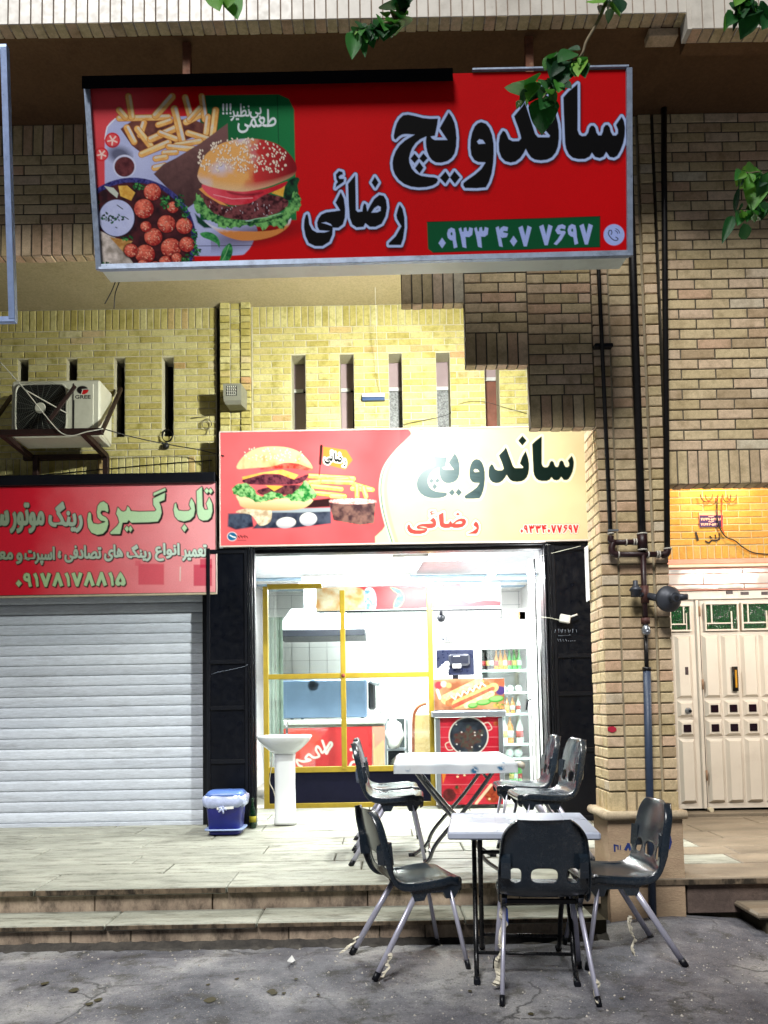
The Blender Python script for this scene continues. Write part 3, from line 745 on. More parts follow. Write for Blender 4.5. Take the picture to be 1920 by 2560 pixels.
# ---------------------------------------------------------------- lamps in the shop
def tube_lamp(name, label, a, b, power, colr=(.97, 1.0, 1.0)):
    a = Vector(a); b = Vector(b); c = (a + b) / 2; t = thing(name, c, label, 'lamp', 'lamps in the sandwich shop')
    d = (b - a).normalized()
    MB().bar(a + Vector((0, 0, .03)), b + Vector((0, 0, .03)), .07, .03).build('housing', plain('lamp_white', rgb(230, 230, 230), .4), t)
    MB().tube([a, b], .016, 10).build('tube', emit('tube_glow', (1, 1, .98, 1), 28.0), t)
    L = bpy.data.lights.new('tube_light', 'AREA'); L.shape = 'RECTANGLE'; L.size = (b - a).length; L.size_y = .06; L.energy = power; L.color = colr
    o = bpy.data.objects.new('tube_light', L); col.objects.link(o); o.parent = t; o.location = (0, 0, -.03)
    o.rotation_euler = (0, 0, math.atan2(d.y, d.x))
    return t
tube_lamp('tube_lamp', 'fluorescent tube glowing above the glazed partition', (-.9, 1.75, 2.84), (.3, 1.75, 2.84), 42)
tube_lamp('tube_lamp', 'fluorescent tube glowing deep in the shop over the counter', (-1.0, 2.3, 2.86), (.6, 2.3, 2.86), 48)
tube_lamp('tube_lamp', 'fluorescent tube glowing beside the entrance of the shop', (1.2, 1.4, 2.80), (1.2, 2.2, 2.80), 38)
tube_lamp('tube_lamp', 'fluorescent tube glowing just inside the top of the shop opening', (.1, .5, 2.80), (1.0, .5, 2.80), 78)
bulb = thing('bulb_lamp', (1.33, 0.05, 2.6), 'round bright bulb at the upper corner of the shop entrance', 'lamp')
MB().lathe([(.001, -.035), (.025, -.028), (.035, 0), (.028, .025), (.014, .045), (.014, .07)], (1.33, .05, 2.58), None, 16).build('bulb', emit('bulb_glow', (1, 1, .97, 1), 60), bulb)
L = bpy.data.lights.new('bulb_light', 'POINT'); L.energy = 12; L.shadow_soft_size = .04; o = bpy.data.objects.new('bulb_light', L); col.objects.link(o); o.parent = bulb; o.location = (0, -.08, -.06)

# ---------------------------------------------------------------- yellow glazed partition
YEL = plain('mustard_frame', rgb(140, 118, 18), 0.5, 0, 0.12, 10, 0.15, dirt=rgb(90, 70, 20), dirt_amt=.4)
YP = 0.85
pt = thing('glazed_partition', (-.35, YP, .41), 'mustard yellow framed glass partition with a black lower panel', 'partition')
def X_(sx, sy): return P(sx, sy, YP)[0]
def Z_(sx, sy): return P(sx, sy, YP)[1]
xl, xm, xr = X_(660, 1800), X_(858, 1700), X_(1079, 1750)
def vbar(x, z0, z1, w=.05): MB().box(x - w / 2, x + w / 2, YP, YP + .05, z0, z1, .003).build('mullion', YEL, pt)
def hbar(x0, x1, z, h=.05): MB().box(x0, x1, YP + .003, YP + .047, z - h / 2, z + h / 2, .003).build('rail', YEL, pt)
zr = {k: Z_(800, v) for k, v in dict(t=1464, m=1690, b=1924, f=2030).items()}
vbar(xl + .02, .41, zr['t']); vbar(xm, zr['b'], zr['t'] - .05); vbar(xr, .41, zr['t'] + .02)
hbar(xl + .04, xm - .6 + .4, zr['t']); hbar(xl + .04, xr - .025, zr['m']); hbar(xl + .04, xr - .025, zr['b'], .055); hbar(xl + .04, xr - .025, .435, .05)
MB().box(xl + .045, xr - .025, YP + .02, YP + .03, .46, zr['b'] - .027).build('lower_panel', plain('navy_panel', rgb(8, 9, 30), 0.6, 0, .1, 4, .05, .15), pt)
GL = glass_mat('clear_glass')
for a, b in ((xl + .045, xm - .025), (xm + .025, xr - .025)):
    for z0, z1 in ((zr['b'] + .028, zr['m'] - .025), (zr['m'] + .025, zr['t'] - .03)):
        MB().box(a, b, YP + .022, YP + .027, z0, z1).build('pane', GL, pt)
MB().lathe([(.001, -.004), (.022, -.004), (.018, .004), (.001, .006)], (xm, YP - .003, zr['m']), Matrix.Rotation(R(90), 3, 'X'), 7).build('rust_patch', plain('rust', rgb(110, 44, 26), .8), pt)
# white aluminium post beside the fridge
wp = thing('white_post', (1.36, .35, .41), 'white aluminium door post at the right of the shop entrance', 'post')
xw = P(1342, 1700, .3)[0]
MB().box(xw - .045, xw - .01, .3, .35, .41, 2.75, .004).build('post', plain('alu_white', rgb(225, 228, 226), .35), wp)
MB().box(xw + .01, xw + .02, .3, .34, .41, 2.75, .002).build('seal', BLACK, wp)

CAPW_ = plain('cap_cream', rgb(220, 214, 196), .4)
# ---------------------------------------------------------------- kitchen things behind the glass
STEEL = satin('brushed_steel', rgb(150, 156, 164), 0.35, 0.7)
STEELB = plain('blue_grey_sheet', rgb(92, 112, 138), 0.4, 0.35, 0.1, 5)
hood = thing('extractor_hood', (-.75, 2.2, 2.0), 'steel extractor hood with a dark slot hanging over the kitchen counter', 'hood')
YH = 2.2
a0, a1 = P(690, 1565, YH)[0], P(912, 1583, YH)[0]; zh0 = P(800, 1584, YH)[1]; zh1 = P(800, 1535, YH)[1]
MB().add([(a0, YH, zh0 + .05), (a1, YH, zh0 + .05), (a1, YH + .8, zh0 + .05), (a0, YH + .8, zh0 + .05), (a0 + .15, YH + .25, zh1 + .1), (a1 - .3, YH + .25, zh1 + .1), (a1 - .3, YH + .7, zh1 + .1), (a0 + .15, YH + .7, zh1 + .1)],
         [(4, 5, 6, 7), (0, 1, 5, 4), (1, 2, 6, 5), (2, 3, 7, 6), (3, 0, 4, 7)]).build('canopy', plain('hood_steel', rgb(205, 212, 214), .3, .5), hood)
MB().box(a0, a1, YH - .01, YH + .8, zh0 - .03, zh0 + .05, .004).build('rim', plain('dark_rim', rgb(26, 28, 38), .4), hood)
MB().box(a0 + .3, a0 + .7, YH + .3, YH + .6, zh1 + .1, 2.97).build('duct', STEEL, hood)
gr = thing('sandwich_grill', (-.75, 1.7, 1.15), 'large blue grey sheet steel back of the grill behind the glass', 'grill')
YG = 1.7
g0, g1 = P(703, 1760, YG)[0], P(916, 1750, YG)[0]; gz0, gz1 = P(800, 1795, YG)[1], P(800, 1700, YG)[1]
MB().box(g0, g1, YG, YG + .45, gz0, gz1, .01).build('back_sheet', STEELB, gr)
for k in range(3): MB().lathe([(.06 - k * .018, -.006), (.066 - k * .018, -.003), (.06 - k * .018, 0)], (P(783, 1712, YG)[0], YG, P(783, 1714, YG)[1]), Matrix.Rotation(R(90), 3, 'X'), 20).build('embossed_ring', STEELB, gr)
for sx in (727, 753, 905): MB().tube([(P(sx, 1750, YG)[0], YG + .1, gz0 + .01), (P(sx, 1750, YG)[0], YG + .1, gz0 - .12)], .018, 8).build('foot', STEEL, gr)
MB().box(g1 + .02, g1 + .1, YG + .05, YG + .3, gz0 + .08, gz1 - .02, .02).build('burner_box', plain('dark_iron', rgb(30, 32, 38), .4), gr)
MB().tube([(g1 + .05, YG, gz1 - .03), (g1 + .14, YG - .03, gz1 - .06)], .02, 8).build('handle', STEEL, gr)
YK = 1.35
k0, k1 = P(686, 1850, YK)[0], P(960, 1850, YK)[0]; kz1 = P(800, 1812, YK)[1]
ct = thing('red_counter', ((k0 + k1) / 2, YK, .415), 'red counter front with white brush lettering below the grill', 'counter')
MB().box(k0 - .02, k1 + .02, YK - .02, YK + .75, kz1, kz1 + .05, .006).build('worktop', plain('white_top', rgb(232, 232, 230), .3), ct)
MB().box(k0, k1, YK + .012, YK + .7, .415, kz1).build('carcass', IW, ct)
# clutter at the right of the counter: a shelf with bags and a door leaf
sf = thing('steel_shelf', (P(1005, 1850, 1.9)[0], 1.9, .415), 'steel shelf rack with plastic bags behind the partition', 'shelf')
s0, s1 = P(965, 1850, 1.9)[0], P(1018, 1850, 1.9)[0]
for x in (s0, s1): MB().box(x - .012, x + .012, 1.9, 1.925, .415, P(980, 1800, 1.9)[1], .002).build('upright', STEEL, sf)
for sy in (1875, 1925, 1965): MB().box(s0, s1, 1.9, 2.25, P(990, sy, 1.9)[1] - .01, P(990, sy, 1.9)[1] + .01, .002).build('shelf', STEEL, sf)
MB().box(s0 + .02, s1 - .02, 2.25, 2.26, .5, 1.25).build('back', plain('dark_rack', rgb(52, 60, 62), .6), sf)
def bag(name, cen, rx, ry, rz, mat, label, seed, cat='bag'):
    rn = random.Random(seed); prof = []; seg, rows_ = 16, 9; m = MB(); vv = []
    for i in range(rows_):
        f = i / (rows_ - 1); r_ = (math.sin(math.pi * min(1, f * .9 + .12)) ** .6) * (1 if f < .75 else 1 - (f - .75) * 2.2)
        for k in range(seg):
            a = 2 * math.pi * k / seg; q = r_ * (1 + rn.uniform(-.13, .13))
            vv.append((cen[0] + rx * q * math.cos(a), cen[1] + ry * q * math.sin(a), cen[2] + rz * f + rn.uniform(-.01, .01)))
    m.add(vv, [(i * seg + k, i * seg + (k + 1) % seg, (i + 1) * seg + (k + 1) % seg, (i + 1) * seg + k) for i in range(rows_ - 1) for k in range(seg)] + [tuple(range(seg))[::-1], tuple(range((rows_ - 1) * seg, rows_ * seg))], True)
    return single(name, m, mat, label, cat, loc=cen)
bag('plastic_bag', (P(985, 1870, 1.85)[0], 1.95, P(985, 1873, 1.9)[1] + .012), .11, .1, .36, plain('bag_white', rgb(225, 225, 222), .35), 'white plastic bag standing on the upper shelf of the steel rack', 5)
bag('plastic_bag', (P(1000, 1915, 1.85)[0], 2.0, P(990, 1925, 1.9)[1] + .012), .1, .1, .16, plain('bag_grey', rgb(120, 118, 104), .5), 'grey bag lying on the middle shelf of the steel rack', 6)
cab = thing('beige_cabinet', (P(1055, 1850, 1.75)[0], 1.75, .415), 'beige cabinet with a curved copper edge behind the partition', 'cabinet')
c0, c1 = P(1033, 1800, 1.75)[0], P(1090, 1800, 1.75)[0]
MB().box(c0 + .01, c1, 1.77, 2.1, .415, P(1040, 1786, 1.75)[1], .01).build('body', plain('beige_lacquer', rgb(196, 170, 120), .3, 0, .15, 2), cab)
MB().tube(catmull([P3(1033, 1880, 1.74), P3(1034, 1800, 1.74), P3(1040, 1775, 1.74), P3(1052, 1763, 1.74), P3(1066, 1759, 1.74)], 6), .016, 8).build('copper_edge', plain('copper', rgb(150, 84, 56), .35, .6), cab)
# wall words and camera dome
dome = thing('dome_camera', P3(1103, 1530, 2.4), 'small black ceiling camera hanging inside the shop', 'camera')
q = P3(1103, 1545, 2.4)
MB().lathe([(.001, -.05), (.035, -.04), (.05, 0), (.04, .03), (.001, .035)], q, None, 14).build('dome', BLACK, dome)
MB().tube([q + Vector((0, 0, .03)), q + Vector((0, 0, .12))], .02, 8).tube([q + Vector((0, 0, .12)), q + Vector((0, 0, .14))], .06, 10).build('mount', BLACK, dome)
# monitor seen from behind
YM = 1.6
mo = thing('monitor', P3(1138, 1692, YM), 'dark blue back of a flat monitor above the hot dog cart', 'monitor')
x0, z1 = P(1091, 1625, YM); x1, z0 = P(1186, 1687, YM)
MB().box(x0, x1, YM, YM + .03, z0, z1, .006).build('case', plain('monitor_blue', rgb(26, 32, 56), .3, 0, .3, 4), mo)
MB().box(x0 + .13, x0 + .36, YM - .05, YM + .004, z0 + .1, z1 - .05, .02).build('hump', plain('monitor_dark', rgb(20, 24, 40), .35), mo)
MB().box(x0 + .17, x0 + .26, YM - .054, YM - .048, z0 + .075, z0 + .12).build('sticker', plain('paper_white', rgb(225, 225, 222), .7), mo)
MB().box(x0 + .18, x0 + .25, YM - .052, YM - .049, z0 + .2, z0 + .206).build('badge', MATS['paper_white'], mo)
MB().box((x0 + x1) / 2 - .03, (x0 + x1) / 2 + .03, YM + .02, YM + .05, z0 - .12, z0 + .05, .004).build('stand', BLACK, mo)
dk = thing('cash_desk', ((x0 + x1) / 2, YM - .05, .415), 'white cash desk carrying the monitor behind the hot dog cart', 'desk')
MB().box(x0 - .05, x1 + .12, YM - .12, YM + .4, z0 - .16, z0 - .12, .005).build('desk_top', MATS['white_top'], dk)
MB().box(x0 - .03, x1 + .1, YM - .1, YM + .38, .415, z0 - .16).build('desk_body', IW, dk)
gl = thing('white_glove', P3(1115, 1692, YM - .08), 'white rubber glove standing upright before the monitor', 'glove')
qb = P3(1108, 1694, YM - .09)
MB().tube(catmull([qb, qb + Vector((0, 0, .06)), qb + Vector((.03, 0, .12)), qb + Vector((.055, 0, .17))], 5), [.06] * 5 + [.055] * 3 + [.045] * 3 + [.03] * 3 + [.016] * 2, 10).build('palm', MATS['paper_white'], gl)
MB().tube([qb + Vector((-.03, 0, .05)), qb + Vector((-.075, 0, .09))], [.022, .014], 8).build('thumb', MATS['paper_white'], gl)

# more of the kitchen: ceiling slats, wall shelf with jars, boxes on the fridge, sauce bottles, strip curtain
for k in range(9):
    single('ceiling_slat', MB().box(-1.6, 1.88, 2.45 + k * .14, 2.45 + k * .14 + (.06 if k % 3 else .1), 2.955, 2.978, .004), plain('slat_blue', rgb(150, 176, 196), .4) if k % 3 == 0 else MATS['alu_white'], ['first', 'second', 'third', 'fourth', 'fifth', 'sixth', 'seventh', 'eighth', 'ninth'][k] + ' ceiling slat from the front inside the sandwich shop', 'slat', 'ceiling slats', loc=(0.1, 2.45 + k * .14, 2.955))
m = MB()
for k in range(14): m.box(-1.6, 1.88, 3.694, 3.699, .6 + k * .18, .604 + k * .18)
for k in range(15): m.box(-1.5 + k * .24, -1.496 + k * .24, 3.693, 3.698, .42, 2.95)
tag(m.build('tile_joints', plain('joint_grey', rgb(150, 156, 160), .7)), kind='structure')
cur_ = thing('strip_curtain', (P(690, 1700, 1.2)[0], 1.2, .8), 'clear plastic strip curtain at the left end of the kitchen', 'curtain')
for k in range(7):
    xk = P(672 + k * 5.5, 1700, 1.2)[0]; MB().box(xk - .01, xk + .012, 1.2 + .012 * (k % 2), 1.206 + .012 * (k % 2), .85 + .05 * (k % 3), 2.35, .001).build('strip', plain('strip_plastic', rgb(150, 168, 160), .2), cur_)

# ---------------------------------------------------------------- drinks fridge
YF = 2.2
fr = thing('drinks_fridge', (P(1265, 1700, YF)[0], YF, .415), 'white glass fronted drinks fridge full of bottles', 'fridge')
f0, f1 = P(1192, 1700, YF)[0], P(1352, 1700, YF)[0]
fz = lambda sy: P(1265, sy, YF)[1]
FW = plain('fridge_white', rgb(228, 232, 228), .35, 0, .03, 2)
MB().box(f0, f1, YF, YF + .6, fz(1606), fz(1549), .01).build('light_box', emit('fridge_head_glow', (1, 1, .98, 1), 2.2), fr)
MB().box(f0, f0 + .06, YF, YF + .6, .415, fz(1606), .004).box(f1 - .06, f1, YF, YF + .6, .415, fz(1606), .004).box(f0, f1, YF + .55, YF + .6, .415, fz(1606)).box(f0, f1, YF, YF + .6, .415, fz(1972), .004).box(f0 + .06, f1 - .06, YF, YF + .6, fz(1622), fz(1607)).build('cabinet', FW, fr)
shelves = [1676, 1732, 1786, 1862, 1898, 1962]
for sy in shelves: MB().box(f0 + .06, f1 - .06, YF + .03, YF + .55, fz(sy) - .015, fz(sy) + .012, .002).build('shelf', FW, fr)
xd = P(1322, 1700, YF)[0]
MB().box(xd - .012, xd + .012, YF - .02, YF + .02, fz(1972), fz(1622), .003).build('door_post', FW, fr)
MB().tube(catmull([P3(1316, 1775, YF - .02), P3(1322, 1750, YF - .06), P3(1336, 1752, YF - .06), P3(1340, 1770, YF - .02)], 5), .008, 8).build('handle', BLACK, fr)
for i, (sx, wq, hq, cc) in enumerate(((1296, .16, .1, 'box_tan'), (1310, .13, .13, 'box_white'), (1225, .2, .06, 'box_white'))):
    q = P3(sx, 1548, YF + .1); t = thing('carton', (q.x, q.y, fz(1549)), ['tan carton on top of the drinks fridge', 'white carton on the right end of the drinks fridge top', 'flat white carton on the left of the drinks fridge top'][i], 'box')
    MB().box(q.x - wq / 2, q.x + wq / 2, YF + .05, YF + .3, fz(1549) + .001, fz(1549) + hq, .004).build('sides', plain('box_tan', rgb(176, 130, 84), .7) if cc == 'box_tan' else MATS['paper_white'], t)
    MB().box(q.x - .015, q.x + .015, YF + .048, YF + .302, fz(1549) + hq, fz(1549) + hq + .002).build('tape', plain('box_tape', rgb(190, 170, 130), .4), t)
LBL = [plain('label_white', rgb(226, 226, 220), .6), plain('label_red', rgb(180, 40, 44), .6), plain('label_yellow', rgb(214, 190, 90), .6)]
MB().box(f0 + .055, xd - .014, YF - .012, YF - .006, fz(1970), fz(1624)).build('glass_door', glass_mat('fridge_glass', (.9, .96, .95, 1), .1), fr)
def bottle(name, x, y, z, h, r, c, label, group, capc):
    t = thing(name, (x, y, z), label, 'bottle', group)
    MB().lathe([(r * .9, 0), (r, h * .03), (r, h * .52), (r * .85, h * .62), (r * .42, h * .76), (r * .36, h * .93), (r * .36, h * .95)], (x, y, z), None, 12).build('body', c, t)
    MB().lathe([(r * .42, h * .935), (r * .42, h), (r * .36, h * 1.005)], (x, y, z), None, 10).build('cap', capc, t)
    MB().lathe([(r * 1.03, h * .2), (r * 1.03, h * .44)], (x, y, z), None, 12).build('label', LBL[len(ORG) % 3], t)
    return t
CAPW, CAPB = plain('cap_white', rgb(230, 230, 230), .4), plain('cap_dark', rgb(30, 30, 34), .4)
cols = {'cola': plain('cola_dark', rgb(34, 18, 20), .12, 0, .2, 9), 'orange': plain('orange_soda', rgb(226, 140, 30), .15, 0, .1, 9), 'green': plain('lime_soda', rgb(60, 170, 70), .12, 0, .15, 9), 'white': plain('milk_white', rgb(226, 232, 226), .25)}
def brow(sy, xs, kinds, h, r, words):
    for i, (sx, k) in enumerate(zip(xs, kinds)):
        x, z = P(sx, sy, YF + .12)
        ordn = ['first', 'second', 'third', 'fourth', 'fifth', 'sixth', 'seventh', 'eighth', 'ninth'][i]
        bottle('bottle', x, YF + .12, fz(sy) + .013, h, r, cols[k], f'{k} coloured bottle, {ordn} from the left on the {words} of the fridge', 'bottles in the drinks fridge', CAPB if k == 'cola' else CAPW)
brow(1676, (1209, 1219, 1229, 1241, 1252, 1263, 1274, 1286, 1298), ('cola', 'cola', 'cola', 'orange', 'orange', 'orange', 'green', 'green', 'green'), .25, .028, 'top shelf')
brow(1786, (1256, 1268, 1282, 1296), ('white', 'orange', 'orange', 'white'), .2, .03, 'third shelf')
brow(1862, (1262, 1276, 1300), ('white', 'orange', 'white'), .33, .045, 'fourth shelf')
brow(1962, (1280, 1290, 1300), ('green', 'green', 'green'), .24, .03, 'bottom shelf')
for i, sx in enumerate((1258, 1276, 1296)):
    q = P3(sx, 1722, YF + .12); single('cheese_ball', MB().lathe([(.001, 0), (.035, .004), (.045, .04), (.03, .07), (.001, .08)], (q.x, q.y, fz(1732) + .013), None, 14), cols['white'], ['first', 'second', 'third'][i] + ' white tub from the left on the second shelf of the fridge', 'tub', 'tubs in the fridge', loc=(q.x, q.y, fz(1732)))
for i, sx in enumerate((1274, 1295)):
    q = P3(sx, 1880, YF + .12); single('white_tub', MB().lathe([(.001, 0), (.04, .004), (.055, .05), (.04, .1), (.001, .12)], (q.x, q.y, fz(1898) + .013), None, 14), cols['white'], ['left', 'right'][i] + ' white round tub on the fifth shelf of the fridge', 'tub', 'tubs in the fridge', loc=(q.x, q.y, fz(1898)))

# ---------------------------------------------------------------- hot dog cart (prints added later)
YT = 0.62
kx0, kx1 = P(1090, 1850, YT)[0], P(1258, 1850, YT)[0]
cz = lambda sy: P(1170, sy, YT)[1]
crt = thing('hot_dog_cart', ((kx0 + kx1) / 2, YT, .41), 'steel framed food cart with hot dog picture and red panels', 'cart')
MB().box(kx0, kx1, YT + .02, YT + .5, .50, cz(1795)).build('body', IW, crt)
for x in (kx0 + .02, kx1 - .02): MB().box(x - .022, x + .022, YT - .01, YT + .03, .50, cz(1795), .004).build('corner_post', STEEL, crt)
MB().box(kx0 - .03, kx1 + .03, YT - .04, YT + .52, cz(1792), cz(1777), .006).build('steel_top', STEEL, crt)
MB().box(kx0 - .01, kx1 + .01, YT - .005, YT + .02, cz(1777), cz(1697), .004).build('picture_box', STEEL, crt)
for (x, y) in ((kx0 + .07, YT + .06), (kx1 - .07, YT + .06), (kx0 + .07, YT + .44), (kx1 - .07, YT + .44)):
    MB().lathe([(.04, -.015), (.045, -.01), (.045, .01), (.04, .015)], (x, y, .4575), Matrix.Rotation(R(90), 3, 'Y'), 14).build('wheel', BLACK, crt)
    MB().box(x - .012, x + .012, y - .02, y + .02, .455, .505).build('fork', BLACK, crt.children[-1])
# ================================================================ printed artwork
def _hash(ix, iy, seed):
    h = (ix * 374761393 + iy * 668265263 + seed * 974634777) & 0x7fffffff
    h = ((h ^ (h >> 13)) * 1274126177) & 0x7fffffff
    return ((h ^ (h >> 16)) & 0xffff) / 65535.0
def vnoise(x, y, sc, seed=0):
    x = x / sc; y = y / sc; ix = np.floor(x).astype(np.int64); iy = np.floor(y).astype(np.int64); fx = x - ix; fy = y - iy
    fx = fx * fx * (3 - 2 * fx); fy = fy * fy * (3 - 2 * fy)
    a = _hash(ix, iy, seed); b = _hash(ix + 1, iy, seed); c = _hash(ix, iy + 1, seed); d = _hash(ix + 1, iy + 1, seed)
    return (a * (1 - fx) + b * fx) * (1 - fy) + (c * (1 - fx) + d * fx) * fy
def fnoise(x, y, sc, seed=0): return 0.55 * vnoise(x, y, sc, seed) + 0.3 * vnoise(x, y, sc / 2.1, seed + 1) + 0.15 * vnoise(x, y, sc / 4.3, seed + 2)
def C3(r, g, b): return np.array([lin(r), lin(g), lin(b)])
class Art:
    """a sheet of print: points of a fine grid, x and y in artwork units"""
    def __init__(s, quad, step, base):
        s.q = [np.array(p, float) for p in quad]     # tl, tr, br, bl in artwork units
        wd = max(np.linalg.norm(s.q[1] - s.q[0]), np.linalg.norm(s.q[2] - s.q[3])); ht = max(np.linalg.norm(s.q[3] - s.q[0]), np.linalg.norm(s.q[2] - s.q[1]))
        s.nx = int(wd / step) + 2; s.ny = int(ht / step) + 2
        u, v = np.meshgrid(np.linspace(0, 1, s.nx), np.linspace(0, 1, s.ny)); s.u = u.ravel(); s.v = v.ravel()
        P_ = [np.outer(w, p) for w, p in zip(((1 - s.u) * (1 - s.v), s.u * (1 - s.v), s.u * s.v, (1 - s.u) * s.v), s.q)]
        p = sum(P_); s.x = p[:, 0]; s.y = p[:, 1]
        s.c = np.tile(C3(*base), (len(s.x), 1)); s.step = step
    def _blend(s, idx, a, colr):
        if callable(colr): colr = colr(s.x[idx], s.y[idx])
        s.c[idx] = s.c[idx] * (1 - a[:, None]) + np.asarray(colr) * a[:, None]
    def sd(s, segs, pad):
        segs = np.asarray(segs, float)
        x0, y0 = segs[:, :, 0].min() - pad, segs[:, :, 1].min() - pad; x1, y1 = segs[:, :, 0].max() + pad, segs[:, :, 1].max() + pad
        idx = np.where((s.x >= x0) & (s.x <= x1) & (s.y >= y0) & (s.y <= y1))[0]
        if len(idx) == 0: return idx, np.zeros(0)
        px, py = s.x[idx], s.y[idx]; d2 = np.full(len(idx), 1e18); ins = np.zeros(len(idx), bool)
        for (ax, ay), (bx, by) in segs:
            dx, dy = bx - ax, by - ay; L = dx * dx + dy * dy
            if L < 1e-12: continue
            t_ = np.clip(((px - ax) * dx + (py - ay) * dy) / L, 0, 1)
            d2 = np.minimum(d2, (px - ax - t_ * dx) ** 2 + (py - ay - t_ * dy) ** 2)
            cr = (ay > py) != (by > py)
            if cr.any():
                xi = ax + (py - ay) / (dy if abs(dy) > 1e-12 else 1e-12) * dx
                ins ^= cr & (px < xi)
        return idx, np.where(ins, -np.sqrt(d2), np.sqrt(d2))
    def shape(s, polys, colr, grow=0.0, soft=1.0, alpha=1.0, segs=None):
        if segs is None: segs = segs_of(polys)
        idx, d = s.sd(segs, grow + soft + 1); a = np.clip(0.5 - (d - grow) / (2 * soft), 0, 1) * alpha
        k = a > 0; s._blend(idx[k], a[k], colr)
    def ell(s, cx, cy, rx, ry, colr, rot=0.0, soft=1.0, alpha=1.0):
        idx = np.where((abs(s.x - cx) <= max(rx, ry) + 3) & (abs(s.y - cy) <= max(rx, ry) + 3))[0]
        dx, dy = s.x[idx] - cx, s.y[idx] - cy; c_, s_ = math.cos(rot), math.sin(rot)
        q = np.sqrt(((dx * c_ + dy * s_) / rx) ** 2 + ((-dx * s_ + dy * c_) / ry) ** 2)
        a = np.clip(0.5 - (q - 1) * min(rx, ry) / (2 * soft), 0, 1) * alpha; k = a > 0; s._blend(idx[k], a[k], colr)
    def line(s, pts, wd, colr, soft=0.8, alpha=1.0):
        segs = [(pts[i], pts[i + 1]) for i in range(len(pts) - 1)]
        idx, d = s.sd([[tuple(map(float, a)), tuple(map(float, b))] for a, b in segs], wd + 3)
        a = np.clip(0.5 - (abs(d) - wd / 2) / (2 * soft), 0, 1) * alpha; k = a > 0; s._blend(idx[k], a[k], colr)
    def sheet(s, name, corners, mat, parent, yoff=0.0):
        """mesh of the sheet between four world corners tl, tr, br, bl"""
        c = [np.array(p) for p in corners]; o0 = np.array(ORG[parent.name])
        p = sum(np.outer(w, q) for w, q in zip(((1 - s.u) * (1 - s.v), s.u * (1 - s.v), s.u * s.v, (1 - s.u) * s.v), c)) - o0
        p[:, 1] += yoff
        nx, ny = s.nx, s.ny; i, j = np.meshgrid(np.arange(nx - 1), np.arange(ny - 1)); b = (j * nx + i).ravel()
        f = np.stack([b, b + nx, b + nx + 1, b + 1], 1).astype(np.int32)
        me = bpy.data.meshes.new(name); me.vertices.add(len(p)); me.vertices.foreach_set('co', p.astype(np.float32).ravel())
        me.loops.add(f.size); me.loops.foreach_set('vertex_index', f.ravel()); me.polygons.add(len(f))
        me.polygons.foreach_set('loop_start', np.arange(0, f.size, 4, dtype=np.int32)); me.polygons.foreach_set('loop_total', np.full(len(f), 4, np.int32))
        me.update(); a = me.color_attributes.new('print', 'FLOAT_COLOR', 'POINT')
        a.data.foreach_set('color', np.hstack([np.clip(s.c, 0, 1), np.ones((len(p), 1))]).astype(np.float32).ravel())
        me.validate(); return link(name, me, mat, parent)
def segs_of(polys):
    out = []
    for p in polys:
        for i in range(len(p)): out.append([tuple(map(float, p[i])), tuple(map(float, p[(i + 1) % len(p)]))])
    return out
def smooth_poly(p, n=3):
    q = catmull([(a, b, 0) for a, b in p], n, True); return [(v.x, v.y) for v in q]
def from_zoom(ox, oy, sc): return lambda pts: [(ox + x / sc, oy + y / sc) for x, y in pts]

# ---- Persian lettering: joined forms in visual order
FORMS = {'ا': ('FE8D', 'FE8E', None, None), 'ب': ('FE8F', 'FE90', 'FE91', 'FE92'), 'پ': ('FB56', 'FB57', 'FB58', 'FB59'), 'ت': ('FE95', 'FE96', 'FE97', 'FE98'),
 'ح': ('FEA1', 'FEA2', 'FEA3', 'FEA4'), 'د': ('FEA9', 'FEAA', None, None), 'ر': ('FEAD', 'FEAE', None, None), 'س': ('FEB1', 'FEB2', 'FEB3', 'FEB4'),
 'ص': ('FEB9', 'FEBA', 'FEBB', 'FEBC'), 'ض': ('FEBD', 'FEBE', 'FEBF', 'FEC0'), 'ط': ('FEC1', 'FEC2', 'FEC3', 'FEC4'), 'ظ': ('FEC5', 'FEC6', 'FEC7', 'FEC8'),
 'ع': ('FEC9', 'FECA', 'FECB', 'FECC'), 'ف': ('FED1', 'FED2', 'FED3', 'FED4'), 'گ': ('FB92', 'FB93', 'FB94', 'FB95'), 'ل': ('FEDD', 'FEDE', 'FEDF', 'FEE0'),
 'م': ('FEE1', 'FEE2', 'FEE3', 'FEE4'), 'ن': ('FEE5', 'FEE6', 'FEE7', 'FEE8'), 'و': ('FEED', 'FEEE', None, None), 'ه': ('FEE9', 'FEEA', 'FEEB', 'FEEC'), 'ی': ('FBFC', 'FBFD', 'FBFE', 'FBFF'),
 'ئ': ('FE89', 'FE8A', 'FE8B', 'FE8C')}
def shape_text(w):
    out = []; L = list(w)
    for i, ch in enumerate(L):
        if ch not in FORMS: out.append(ch); continue
        f = FORMS[ch]; pj = i > 0 and L[i - 1] in FORMS and FORMS[L[i - 1]][2] is not None or (i > 0 and L[i - 1] == 'ـ')
        nj = i + 1 < len(L) and (L[i + 1] in FORMS or L[i + 1] == 'ـ') and f[2] is not None
        out.append(chr(int(f[3] if pj and nj else f[1] if pj else f[2] if nj else f[0], 16)))
    return ''.join(out[::-1])
_TX = {}
